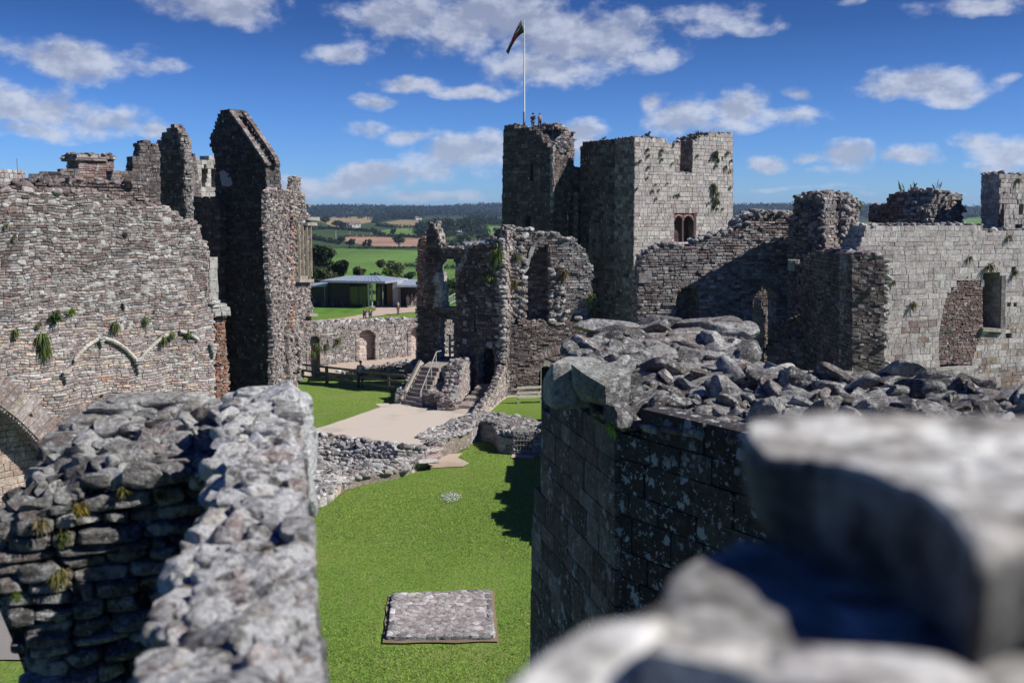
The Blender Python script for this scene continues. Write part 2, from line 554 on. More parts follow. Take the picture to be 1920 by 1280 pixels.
# ---------------------------------------------------------------- masonry walls
class Plane:
    """vertical wall plane through two plan points, given as (px, Y) or plan xy"""
    def __init__(s, a, b, plan=False):
        if plan:
            A, B = np.array([*a, 0.0]), np.array([*b, 0.0])
        else:
            A, B = at(a[0], 405, a[1]), at(b[0], 405, b[1])
        A[2] = B[2] = 0
        s.A, s.B = A, B
        s.L = np.linalg.norm(B - A)
        s.U = (B - A) / s.L
        s.N = np.array([s.U[1], -s.U[0], 0])
        if s.N @ (CAM - A) < 0: s.N = -s.N

    def uv(s, px, py):
        d = ray(px, py)
        t = ((s.A - CAM) @ s.N) / (d @ s.N)
        p = CAM + d * t
        return np.array([(p - s.A) @ s.U, p[2]])

    def pt(s, u, z, w=0.0):
        return s.A + s.U * u + s.N * w + np.array([0, 0, z])

    def back(s, d):
        q = Plane.__new__(Plane)
        q.A, q.B, q.L, q.U, q.N = s.A - s.N * d, s.B - s.N * d, s.L, s.U, s.N
        return q


def crossings(poly, z):
    xs = []
    n = len(poly)
    for i in range(n):
        (u0, z0), (u1, z1) = poly[i], poly[(i + 1) % n]
        if (z0 <= z < z1) or (z1 <= z < z0):
            xs.append(u0 + (z - z0) / (z1 - z0) * (u1 - u0))
    xs.sort()
    return [(xs[i], xs[i + 1]) for i in range(0, len(xs) - 1, 2)]


def subtract(iv, holes):
    out = [(a, b, 0, 0) for a, b in iv]
    for h0, h1 in holes:
        nx = []
        for a, b, fa, fb in out:
            if h1 <= a or h0 >= b:
                nx.append((a, b, fa, fb)); continue
            if h0 > a: nx.append((a, h0, fa, 1))
            if h1 < b: nx.append((h1, b, 1, fb))
        out = nx
    return out


FT = np.array([[8, 9, 10, 11], [4, 5, 9, 8], [5, 6, 10, 9], [6, 7, 11, 10], [7, 4, 8, 11],
               [0, 1, 5, 4], [1, 2, 6, 5], [2, 3, 7, 6], [3, 0, 4, 7]])


def masonry(mb, P, outline, holes=(), thick=1.0, sw=.38, sh=.18, rag=.10, pal='grey', k=1.0, dj=.03, gap=.012,
            cham=.02, tint=None, top=None, toppal=None, seed=1, px=True, ends=True, endpal=None, erough=.05, core=.55, hpal=None, zmin=None, back=False, warp=0.0):
    """coursed wall: outline / holes are photograph points projected on the plane P (or (u,z) if px=False)"""
    g = np.random.default_rng(seed)
    cv = (lambda q: [tuple(P.uv(*p)) for p in q]) if px else (lambda q: [tuple(p) for p in q])
    out = cv(outline)
    hs = [cv(h) for h in holes]
    z0 = min(p[1] for p in out) if zmin is None else zmin
    z1 = max(p[1] for p in out)
    S, B, K, T = [], [], [], []       # front stones, boxes, colours
    Kc, Kcol = [], []
    rows = []
    z = z0
    while z < z1:
        h = sh * g.uniform(.72, 1.32)
        zm = z + h / 2
        iv = crossings(out, zm)
        hh = []
        for q in hs: hh += crossings(q, zm)
        iv = subtract(iv, hh)
        for a, b, fa, fb in iv:
            a2 = a + (g.uniform(-rag, rag) if not fa else g.normal(0, .012))
            b2 = b + (g.uniform(-rag, rag) if not fb else g.normal(0, .012))
            if b2 - a2 < .06: continue
            rows.append((a2, b2, z, z + h))
            u = a2
            while u < b2 - .03:
                w = sw * math.exp(g.normal(0, .38))
                w = min(max(w, sw * .35), sw * 2.2)
                if b2 - (u + w) < sw * .35: w = b2 - u
                prot = g.uniform(0, dj) + (g.random() < .08) * dj
                S.append((u, u + w, z, z + h, prot))
                zz = z + h / 2
                c = tint(u + w / 2, zz, g) if tint else None
                if c is None: c = pick(pal, g, k)
                T.append(c)
                u += w
            cc = np.array(PAL[pal][0]) * k * core
            Kc.append((a2 + .015, b2 - .015, z, z + h, -thick + .02, -.03)); Kcol.append(cc)
            if ends:
                for side, fl in ((a2, fa), (b2, fb)):
                    w = 0.0
                    sgn = -1 if side == a2 else 1
                    while w < thick - .02:
                        ww = min(sw * g.uniform(.6, 1.3), thick - w)
                        if thick - w - ww < .1: ww = thick - w
                        pr = g.uniform(0, erough * (.4 if fl else 1)) * sgn
                        lo, hi = sorted((side + pr, side - sgn * .12))
                        B.append((lo, hi, z + gap * .5, z + h - gap * .5, -w - ww + gap * .5, -w - (gap * .5 if w > 0 else .004)))
                        pp = (hpal or endpal or pal) if fl else (endpal or pal)
                        K.append(pick(pp, g, k * 1.05))
                        w += ww
        z += h
    S = np.array(S)
    T = np.array(T)
    if len(S):
        n = len(S)
        u0, u1, a, b, pr = S.T
        u0 = u0 + gap / 2; u1 = u1 - gap / 2; a = a + gap / 2; b = b - gap / 2
        W = np.zeros((n, 12, 3))
        wob = lambda U_, Z_: .035 * np.sin(U_ * 1.9 + Z_ * .7 + seed) + .022 * np.sin(U_ * 4.7 - Z_ * 1.3 + 2 * seed) + .012 * np.sin(U_ * 11 + Z_ * 3.1)
        cu = [u0, u1, u1, u0]; cz = [a, a, b, b]
        ch = np.minimum(cham, np.minimum(u1 - u0, b - a) * .3)
        for i in range(4):
            su = 1 if i in (0, 3) else -1
            sz = 1 if i in (0, 1) else -1
            W[:, i] = np.stack([cu[i], cz[i], np.full(n, -.09)], 1)
            ju, jz = g.normal(0, gap * .45, n), g.normal(0, gap * .45, n)
            W[:, 4 + i] = np.stack([cu[i] + ju, cz[i] + jz, pr - ch * .9], 1)
            W[:, 8 + i] = np.stack([cu[i] + ju + su * ch * g.uniform(.6, 1.6, n), cz[i] + jz + sz * ch * g.uniform(.6, 1.6, n), pr + g.normal(0, dj * .22, n)], 1)
        if warp: W[..., 1] += wob(W[..., 0], W[..., 1]) * warp
        Wd = P.A + W[..., 0:1] * P.U + W[..., 2:3] * P.N
        Wd[..., 2] += W[..., 1]
        idx = (np.arange(n)[:, None, None] * 12 + FT[None]).reshape(-1, 4)
        mb.add(Wd.reshape(-1, 3), idx, np.repeat(T, 12, 0))
    if len(Kc):
        addboxes(mb, P, np.array(Kc), np.array(Kcol), 0, g)
    if len(B):
        addboxes(mb, P, np.array(B), np.array(K), min(.02, gap), g)
    if top:
        # loose stones along every exposed top
        size, dens = top
        rows.sort(key=lambda r: r[2])
        us = min(r[0] for r in rows); ue = max(r[1] for r in rows)
        u = us
        while u < ue:
            zt = None
            for a, b, c, d in rows:
                if a <= u <= b: zt = d
            if zt is not None:
                for w in np.arange(-thick + size * .5, 0, size * 1.1):
                    if g.random() < dens:
                        s = size * g.uniform(.45, 1.0)
                        rock(mb, P.pt(u + g.normal(0, size * .3), zt + s * .12, w + g.normal(0, size * .2)), (s * .62, s * .5, s * .32),
                             pick(toppal or pal, g, k * 1.1), 3, g=g, rough=.04)
            u += size * .8
    return rows


def addboxes(mb, P, B, col, jit, g):
    n = len(B)
    u0, u1, a, b, w0, w1 = B.T
    W = np.zeros((n, 8, 3))
    for i, (uu, ww, zz) in enumerate(((u0, w0, a), (u1, w0, a), (u1, w1, a), (u0, w1, a), (u0, w0, b), (u1, w0, b), (u1, w1, b), (u0, w1, b))):
        W[:, i] = np.stack([uu, zz, ww], 1)
    if jit: W += g.normal(0, jit, W.shape)
    Wd = P.A + W[..., 0:1] * P.U + W[..., 2:3] * P.N
    Wd[..., 2] += W[..., 1]
    idx = (np.arange(n)[:, None, None] * 8 + BOXF[None]).reshape(-1, 4)
    mb.add(Wd.reshape(-1, 3), idx, np.repeat(col, 8, 0))


def lerp_poly(pts, t):
    pts = np.asarray(pts, float)
    d = np.concatenate([[0], np.cumsum(np.linalg.norm(np.diff(pts[:, :3], axis=0), axis=1))])
    s = t * d[-1]
    return np.array([np.interp(s, d, pts[:, i]) for i in range(pts.shape[1])]).T


def patch(mb, A, B, n=(40, 10), amp=.05, tint=(.2, .18, .17), seed=3, freq=5, skirt=0.0):
    """ruled surface between two world polylines, roughened; with skirts it closes downwards"""
    ts = np.linspace(0, 1, n[0]); ss = np.linspace(0, 1, n[1])
    a, b = lerp_poly(A, ts), lerp_poly(B, ts)
    V = (a[:, None] * (1 - ss[None, :, None]) + b[:, None] * ss[None, :, None]).reshape(-1, 3)
    V[:, 2] += fnoise(V, seed, freq, 3) * amp
    f = []
    for i in range(n[0] - 1):
        for j in range(n[1] - 1):
            q = i * n[1] + j
            f.append([q, q + n[1], q + n[1] + 1, q + 1])
    mb.add(V, f, tint)
    if skirt:
        G = V.reshape(n[0], n[1], 3)
        for line in (G[:, 0], G[:, -1], G[0], G[-1]):
            lo = line.copy(); lo[:, 2] -= skirt
            m = len(line)
            mb.add(np.concatenate([line, lo]), [[i, i + 1, m + i + 1, m + i] for i in range(m - 1)], tint)
    return V


def rubble_patch(mb, A, B, size, count, pal='rubble', k=1.0, lvl=5, seed=5, amp=.05, flat=.5, under=(.10, .09, .085), skirt=0.0, tilt=.3, sink=.1, stretch=1.25, n=(40, 10), smin=.62, rough=.06):
    g = np.random.default_rng(seed)
    patch(mb, A, B, n=n, amp=amp, tint=under, seed=seed, freq=2.5 / size, skirt=skirt)
    # jittered rows so stones pack instead of clumping
    la = np.linalg.norm(np.diff(np.asarray(A)[:, :3], axis=0), axis=1).sum()
    a0, b0 = lerp_poly(A, np.array([.5]))[0], lerp_poly(B, np.array([.5]))[0]
    wd = np.linalg.norm(b0 - a0)
    nr = max(1, int(round(math.sqrt(count * wd / max(la, 1e-3)))))
    nc = max(1, count // nr)
    for i in range(nr):
        for j in range(nc):
            t = np.clip((j + .5 + g.uniform(-.4, .4) + .5 * (i % 2)) / nc, 0, 1)
            s = np.clip((i + .5 + g.uniform(-.4, .4)) / nr, 0, 1)
            p = lerp_poly(A, np.array([t]))[0] * (1 - s) + lerp_poly(B, np.array([t]))[0] * s
            r = size * math.exp(g.normal(0, .3)) * .5
            rock(mb, p + np.array([0, 0, -r * sink]), (r * stretch, r, r * flat), pick(pal, g, k), lvl, g=g, tilt=tilt, smin=smin, rough=rough)


def px3(*pts):
    """(px, py, Y) photograph points with their own distance -> world points"""
    return np.array([at(*p) for p in pts])


def arch_ring(mb, P, pts, depth, w, prot, pal, k=1.0, seed=4, px=True):
    """voussoirs along a photographed arch line on plane P"""
    g = np.random.default_rng(seed)
    q = np.array([P.uv(*p) if px else p for p in pts])
    d = np.concatenate([[0], np.cumsum(np.linalg.norm(np.diff(q, axis=0), axis=1))])
    n = max(2, int(d[-1] / w))
    ts = np.linspace(0, d[-1], n + 1)
    U = np.interp(ts, d, q[:, 0]); Z = np.interp(ts, d, q[:, 1])
    tg = np.gradient(np.stack([U, Z], 1), axis=0)
    nr = np.stack([-tg[:, 1], tg[:, 0]], 1); nr /= np.linalg.norm(nr, axis=1)[:, None]
    if nr[n // 2, 1] < 0: nr = -nr
    for i in range(n):
        dd = depth * g.uniform(.85, 1.12)
        pr = prot + g.uniform(0, .02)
        a, b = np.array([U[i], Z[i]]), np.array([U[i + 1], Z[i + 1]])
        a = a + (b - a) * .04; b = b - (b - a) * .04
        c, e = b + nr[i + 1] * dd, a + nr[i] * dd
        V = [P.pt(*x, -.12) for x in (a, b, c, e)] + [P.pt(*x, pr) for x in (a, b, c, e)]
        mb.add(V, BOXF, pick(pal, g, k))


# ---------------------------------------------------------------- plants
def leaves(mb, C, rad, n, size, col, g, clumps=None, var=.25, squash=1.0, flatn=0.0):
    """n leaf clump faces spread in ellipsoid clumps round C"""
    C = np.asarray(C, float); rad = np.asarray(rad, float)
    nc = clumps or max(4, n // 40)
    d = g.normal(size=(nc, 3)); d /= np.linalg.norm(d, axis=1)[:, None]
    cc = d * (g.random((nc, 1)) ** .38) * .80
    ct = 1 + g.normal(0, var, nc)
    i = g.integers(nc, size=n)
    off = g.normal(size=(n, 3)); off *= .2
    p = cc[i] + off
    P0 = C + p * rad
    s = size * g.uniform(.6, 1.4, n)
    a = g.normal(size=(n, 3)); a /= np.linalg.norm(a, axis=1)[:, None]
    b = np.cross(a, g.normal(size=(n, 3))); b /= np.linalg.norm(b, axis=1)[:, None]
    a *= s[:, None]; b *= s[:, None] * .7
    V = np.stack([P0 - a, P0 - b * .8, P0 + a, P0 + b], 1).reshape(-1, 3)
    col = np.asarray(col) * np.clip(ct[i] * (1 + g.normal(0, .12, n)), .4, 1.9)[:, None]
    mb.add(V, np.arange(n * 4).reshape(n, 4), np.repeat(col, 4, 0))


def tree(name, base, h, w, col, label, group=None, n=900, leaf=None, trunk=.25, seed=0, bushy=False, dens=None, cat='tree'):
    g = np.random.default_rng(seed + 100)
    base = np.asarray(base, float)
    r = thing(name, base, label, cat, group)
    t = MB()
    tr = max(.12, w * .035)
    zt = h * (trunk + .25)
    tube(t, [base + (0, 0, -.3), base + (0, 0, h * trunk), base + (g.normal(0, .03) * h, 0, zt)], [tr * 1.3, tr, tr * .5], (.09, .07, .055))
    for k in range(5):
        a = g.uniform(0, 6.28)
        s0 = base + np.array([0, 0, h * trunk * g.uniform(.7, 1.2)])
        tube(t, [s0, s0 + np.array([math.cos(a) * w * .18, math.sin(a) * w * .18, h * .16]), s0 + np.array([math.cos(a) * w * .33, math.sin(a) * w * .33, h * .36])],
             [tr * .6, tr * .4, tr * .12], (.09, .07, .055), 6)
    t.build('trunk' if not bushy else 'stem', M['wood'], r)
    c = MB()
    leaf = leaf or w * .05
    nl = max(3, int(w / max(h, .1) * 5) + 3)
    for k in range(nl):
        a = g.uniform(0, 6.28); q = g.uniform(.1, .62)
        cz = h * g.uniform(trunk + .22 if not bushy else .3, .82)
        rr = w * .5 * g.uniform(.42, .62) * (1.1 - .5 * abs(cz / h - .5))
        leaves(c, base + np.array([math.cos(a) * w * .5 * q, math.sin(a) * w * .5 * q, cz]), (rr, rr, min(rr * .8, h * .3)), n // nl, leaf, np.array(col) * g.uniform(.8, 1.2), g, clumps=12)
    c.build('crown', M['leaf'], r)
    return r


def tuft(name, p, s, col, label, normal=(0, -1, 0), droop=.5, n=70, group='plants rooted in the ruined masonry', seed=0, cat='plant'):
    """a small wall plant: blades and leaves springing out of the joint"""
    g = np.random.default_rng(seed + 7)
    mb = MB()
    p = np.asarray(p, float)
    N = np.asarray(normal, float)
    for i in range(n):
        a = g.normal(size=3) * .7 + N * .9 + np.array([0, 0, .5 - droop])
        a /= np.linalg.norm(a)
        L = s * g.uniform(.4, 1.0)
        w = L * .09
        side = np.cross(a, g.normal(size=3)); side /= np.linalg.norm(side)
        o = p + g.normal(size=3) * s * .12
        m = o + a * L * .55
        e = o + a * L + np.array([0, 0, -droop * L * .8])
        mb.add([o, m - side * w, e, m + side * w], [[0, 1, 2, 3]], np.array(col) * g.uniform(.6, 1.35))
    o = mb.build(name, M['leaf'], base=p)
    return tag(o, label, cat, group)

# ---------------------------------------------------------------- terrain
def smooth(a, b, x):
    t = np.clip((x - a) / (b - a), 0, 1)
    return t * t * (3 - 2 * t)


def terrain_z(x, y):
    r = np.hypot(x, y)
    xp = [0, 148, 230, 320, 560, 900, 1500, 2400, 3300, 4200, 7000]
    zp = [0, 0, -8, -13, -15.5, -8, 2, 6, 30, 40, 30]
    z = np.interp(r, xp, zp)
    und = np.sin(x * .004 + 1.3) * np.cos(y * .0031) + .6 * np.sin(x * .0105 + y * .004)
    z = z + und * np.interp(r, [0, 200, 500, 1500, 3000], [0, 0, 1.0, 2.6, 5])
    az = np.arctan2(x, y)
    hill = np.exp(-((az + .03) / .10) ** 2) * 11 + np.exp(-((az - .30) / .12) ** 2) * 7 + np.exp(-((az + .19) / .05) ** 2) * 3
    z = z + hill * smooth(2300, 3300, r)
    return z


def ray_terrain(px, py):
    d = ray(px, py)
    d = d / np.linalg.norm(d)
    t = np.geomspace(60, 6500, 1500)
    P = CAM + d * t[:, None]
    below = P[:, 2] < terrain_z(P[:, 0], P[:, 1])
    i = int(np.argmax(below)) if below.any() else len(t) - 1
    p = P[i].copy(); p[2] = terrain_z(p[0], p[1])
    return p


FIELDS = [  # outline in the photograph, colour, used once to lay the fields out on the land
    ([(590, 402), (640, 401), (700, 405), (698, 416), (665, 424), (632, 427), (606, 418)], (.34, .26, .13)),
    ([(722, 417), (760, 410), (785, 412), (787, 424), (745, 426)], (.27, .21, .11)),
    ([(700, 434), (760, 425), (800, 428), (800, 442), (760, 440), (710, 440)], (.13, .20, .055)),
    ([(630, 448), (664, 441), (795, 446), (800, 462), (700, 461), (655, 455)], (.36, .22, .155)),
    ([(560, 470), (640, 466), (800, 470), (905, 476), (905, 570), (560, 570)], (.115, .20, .045)),
    ([(680, 505), (800, 520), (860, 560), (700, 550)], (.10, .22, .035)),
    ([(893, 421), (948, 419), (948, 447), (905, 440)], (.14, .24, .06)),
    ([(1050, 410), (1080, 410), (1080, 470), (1050, 470)], (.12, .2, .06)),
    ([(1365, 413), (1425, 407), (1400, 428), (1365, 430)], (.30, .25, .13)),
    ([(1795, 407), (1850, 406), (1850, 430), (1795, 428)], (.13, .24, .05)),
    ([(880, 452), (948, 450), (948, 462), (880, 462)], (.22, .18, .11)),
]


def inside(poly, x, y):
    c = np.zeros(x.shape, bool)
    n = len(poly)
    for i in range(n):
        x0, y0 = poly[i]; x1, y1 = poly[(i + 1) % n]
        with np.errstate(divide='ignore', invalid='ignore'):
            k = ((y0 > y) != (y1 > y)) & (x < (x1 - x0) * (y - y0) / (y1 - y0 + 1e-12) + x0)
        c ^= k
    return c


def build_terrain():
    az = np.concatenate([np.linspace(-180, -20, 30)[:-1], np.linspace(-20, 34, 420), np.linspace(34, 180, 28)[1:]])
    az = np.radians(az)
    r = np.concatenate([[1, 30, 60, 90, 110], np.geomspace(120, 6500, 560)])
    A, Rr = np.meshgrid(az, r)
    X, Y = np.sin(A) * Rr, np.cos(A) * Rr
    Z = terrain_z(X, Y)
    # far below the castle the ground is a separate sheet, keep this one just under it
    Z = np.where(Rr < 125, -.35, Z)
    # field colours on the land
    d = np.stack([X, Y, Z - 12], -1)
    cy = d[..., 1] * CT - d[..., 2] * ST
    uy = d[..., 1] * ST + d[..., 2] * CT
    with np.errstate(divide='ignore', invalid='ignore'):
        PX = 960 + FPX * d[..., 0] / cy
        PY = 640 - FPX * uy / cy
    ok = cy > 50
    col = np.zeros(X.shape + (3,)); col[:] = (.050, .080, .026)
    far = Rr > 2300
    col[far] = (.035, .055, .028)
    for poly, c in FIELDS:
        pts = [ray_terrain(*p)[:2] for p in poly]
        k = inside(pts, X, Y) & (Rr < 2600)
        col[k] = c
    col[(Rr < 300) & (Rr > 100)] = (.10, .20, .035)
    n = len(az); m = len(r)
    idx = np.arange(n * m).reshape(m, n)
    f = np.stack([idx[:-1, :-1], idx[:-1, 1:], idx[1:, 1:], idx[1:, :-1]], -1).reshape(-1, 4)
    f = f[:, ::-1]
    mb = MB()
    mb.add(np.stack([X, Y, Z], -1).reshape(-1, 3), f, col.reshape(-1, 3))
    m_, nt, b = mat_base('farmland')
    at_ = nn(nt, 'ShaderNodeAttribute', attribute_name='tint')
    tc = nn(nt, 'ShaderNodeTexCoord')
    n1 = nn(nt, 'ShaderNodeTexNoise', i_Scale=.02, i_Detail=8.0)
    n2 = nn(nt, 'ShaderNodeTexNoise', i_Scale=.5, i_Detail=6.0)
    wv = nn(nt, 'ShaderNodeTexWave', i_Scale=.12, i_Distortion=2.0)
    for q in (n1, n2, wv): nt.links.new(tc.outputs['Object'], q.inputs[0])
    c = mixc(nt, 1.0, at_.outputs['Color'], ramp(nt, n1.outputs[0], [(.3, .7), (.7, 1.3)]), 'MULTIPLY')
    c = mixc(nt, 1.0, c, ramp(nt, n2.outputs[0], [(.3, .75), (.7, 1.25)]), 'MULTIPLY')
    c = mixc(nt, 1.0, c, ramp(nt, wv.outputs[0], [(0, .94), (1, 1.06)]), 'MULTIPLY')
    nt.links.new(c, b.inputs['Base Color']); b.inputs['Roughness'].default_value = .95
    b.inputs['Specular IOR Level'].default_value = .1
    o = mb.build('terrain', m_, base=(0, 0, 0))
    tag(o, kind='structure', label='rolling farmland with fields and far wooded hills', cat='terrain')


build_terrain()


def grass_mat():
    m, nt, b = mat_base('lawn_grass')
    tc = nn(nt, 'ShaderNodeTexCoord')
    def noise(sc, det=6, st=(1, 1, 1)):
        mp = nn(nt, 'ShaderNodeMapping'); mp.inputs['Scale'].default_value = st
        nt.links.new(tc.outputs['Object'], mp.inputs[0])
        n = nn(nt, 'ShaderNodeTexNoise', i_Scale=sc, i_Detail=det, i_Roughness=.65)
        nt.links.new(mp.outputs[0], n.inputs['Vector']); return n.outputs[0]
    f = noise(14, 7, (1, .55, 1)); g_ = noise(2.2, 6); l = noise(.33, 5)
    c = mixc(nt, ramp(nt, f, [(.38, 0), (.62, 1)]), (.075, .145, .016), (.245, .36, .065))
    c = mixc(nt, maprange(nt, g_, .42, .68, 0, .6, True), c, (.21, .25, .065))
    c = mixc(nt, maprange(nt, l, .50, .70, 0, .5, True), c, (.26, .27, .085))
    c = mixc(nt, maprange(nt, noise(.11, 3, (1, .5, 1)), .35, .65, 0, .35, True), c, (.075, .17, .02))
    c = mixc(nt, maprange(nt, noise(.9, 4), .60, .72, 0, .55, True), c, (.30, .26, .12))
    c = mixc(nt, maprange(nt, noise(30, 2), .70, .74, 0, .35), c, (.42, .44, .26))
    nt.links.new(c, b.inputs['Base Color'])
    b.inputs['Roughness'].default_value = .85
    b.inputs['Specular IOR Level'].default_value = .15
    bm = nn(nt, 'ShaderNodeBump', i_Strength=.9, i_Distance=.06)
    nt.links.new(mth(nt, 'ADD', f, mth(nt, 'MULTIPLY', noise(40, 4), .4)), bm.inputs['Height'])
    nt.links.new(bm.outputs[0], b.inputs['Normal'])
    return m


def gravel_mat(name, c0, c1, c2):
    m, nt, b = mat_base(name)
    tc = nn(nt, 'ShaderNodeTexCoord')
    def noise(sc, det=6):
        n = nn(nt, 'ShaderNodeTexNoise', i_Scale=sc, i_Detail=det, i_Roughness=.6)
        nt.links.new(tc.outputs['Object'], n.inputs['Vector']); return n.outputs[0]
    f = noise(26, 5)
    c = mixc(nt, ramp(nt, f, [(.3, 0), (.7, 1)]), c0, c1)
    c = mixc(nt, maprange(nt, noise(.5, 5), .42, .65, 0, .6, True), c, c2)
    c = mixc(nt, maprange(nt, noise(.22, 6), .50, .66, 0, .5, True), c, tuple(x * .62 for x in c0))
    c = mixc(nt, maprange(nt, noise(60, 2), .62, .70, 0, .5), c, tuple(x * .4 for x in c0))
    nt.links.new(c, b.inputs['Base Color']); b.inputs['Roughness'].default_value = .95
    bm = nn(nt, 'ShaderNodeBump', i_Strength=.6, i_Distance=.03)
    nt.links.new(f, bm.inputs['Height']); nt.links.new(bm.outputs[0], b.inputs['Normal'])
    return m


M['grass'] = grass_mat()
M['gravel'] = gravel_mat('pale_gravel', (.42, .36, .30), (.66, .58, .50), (.58, .48, .38))
M['pathg'] = gravel_mat('pink_path', (.40, .31, .24), (.58, .46, .37), (.50, .38, .29))
M['soil'] = gravel_mat('worn_soil', (.16, .11, .07), (.33, .25, .16), (.26, .20, .11))


def sheet(name, pts, z, mat, label, cat, px=True, jag=.0, seed=1, z2=None, thick=0.0):
    """flat ground sheet from a photographed outline laid on height z"""
    g = np.random.default_rng(seed)
    q = [gnd(*p, z) if px else np.array([*p, z]) for p in pts]
    out = []
    n = len(q)
    for i in range(n):
        a, b = q[i], q[(i + 1) % n]
        L = np.linalg.norm(b - a)
        k = max(1, int(L / .5)) if jag else 1
        k = min(k, 60)
        for j in range(k):
            p = a + (b - a) * j / k
            if jag and j: p = p + np.array([g.normal(0, jag), g.normal(0, jag), 0])
            out.append(p)
    mb = MB()
    V = np.array(out)
    m = len(V)
    mb.add(V, [list(range(m))], (.3, .3, .3))
    if thick:
        lo = V.copy(); lo[:, 2] -= thick
        mb.add(np.concatenate([V, lo]), [[i, (i + 1) % m, m + (i + 1) % m, m + i] for i in range(m)], (.3, .3, .3))
    o = mb.build(name, mat)
    return tag(o, label, cat, kind='structure')


# lawn of the inner court (z = 0) as a real undulating sheet
def lawn(name, x0, x1, y0, y1, z, label, amp=.03, step=.5, poly=None):
    xs = np.arange(x0, x1 + step, step); ys = np.arange(y0, y1 + step, step)
    X, Y = np.meshgrid(xs, ys)
    V = np.stack([X, Y, np.full_like(X, z)], -1).reshape(-1, 3)
    V[:, 2] += fnoise(V, 5, .5, 2) * amp
    n = len(xs); m = len(ys)
    idx = np.arange(n * m).reshape(m, n)
    f = np.stack([idx[:-1, :-1], idx[:-1, 1:], idx[1:, 1:], idx[1:, :-1]], -1).reshape(-1, 4)
    mb = MB(); mb.add(V, f, (.1, .2, .03))
    o = mb.build(name, M['grass'], smooth=True)
    return tag(o, label, 'lawn', kind='structure')


lawn('lawn', -45, 45, 8, 80, -.02, 'bright green mown lawn inside the castle court', step=.8)
CZ = .9          # level of the gravel court
# outer castle green in front of the visitor building
lawn('outer_lawn', -60, 60, 80, 150, -.03, 'sunlit mown lawn outside the curtain wall by the visitor building', step=2.0)
sheet('path', [(560, 617), (577, 602), (640, 596), (680, 589), (704, 582), (705, 578), (690, 574.5), (690, 572.5), (830, 570), (860, 582),
               (783, 584), (740, 588), (700, 593), (650, 601), (603, 609), (585, 620)], .02, M['pathg'], 'pale gravel path curving to the visitor building', 'path', jag=.08)

# upper court: grass then gravel
sheet('court_lawn', [(540, 716), (770, 712), (800, 735), (740, 760), (600, 802), (575, 815), (480, 815), (480, 720)], CZ, M['grass'],
      'mown lawn beside the gravel court below the timber fence', 'lawn', jag=.05, thick=.9)
sheet('gravel_court', [(575, 806), (603, 800), (655, 783), (716, 762), (738, 757), (790, 752), (905, 752), (946, 744), (960, 700), (1035, 700),
                       (1060, 760), (1000, 775), (905, 790), (880, 792), (850, 800), (800, 820), (790, 838), (740, 838), (700, 824), (640, 818), (600, 815)],
      CZ + .006, M['gravel'], 'pale sunlit gravel court between the lawns and the steps', 'gravel court', jag=.03)
sheet('flagstone_patch', [(703, 757), (728, 755), (733, 762), (715, 763)], CZ + .012, M['gravel'], 'small pale slab patch where lawn meets gravel', 'paving', jag=.01)
sheet('side_lawn', [(906, 783), (950, 744), (1035, 738), (1062, 775), (1010, 786), (975, 783), (930, 789)], CZ + .012, M['grass'],
      'small green lawn by the timber barrier under the ruin', 'lawn', jag=.04)
sheet('service_path', [(600, 700), (600, 686), (700, 674), (790, 665), (870, 662), (870, 700)], CZ + .01, M['pathg'],
      'brown earth path running along the foot of the curtain wall', 'path', jag=.04)
# apron of worn soil and slabs by the threshold
sheet('threshold_paving', [(797, 866), (822, 852), (868, 849), (858, 858), (880, 868), (868, 874), (838, 875), (806, 877)], .035, M['pathg'],
      'worn pink paving slabs at the lawn edge below the threshold', 'paving', jag=.03, seed=5)
sheet('grille_sill_paving', [(960, 851), (1004, 853), (1000, 859), (958, 857)], .035, M['pathg'], 'pale slab before the iron grille', 'paving')
sheet('soil_edge', [(583, 952), (608, 944), (652, 917), (700, 894), (744, 893), (797, 868), (790, 860), (735, 876), (690, 885), (640, 905), (600, 930), (578, 940)],
      .03, M['soil'], 'bare earth strip along the foot of the low ruined wall', 'soil', jag=.06)


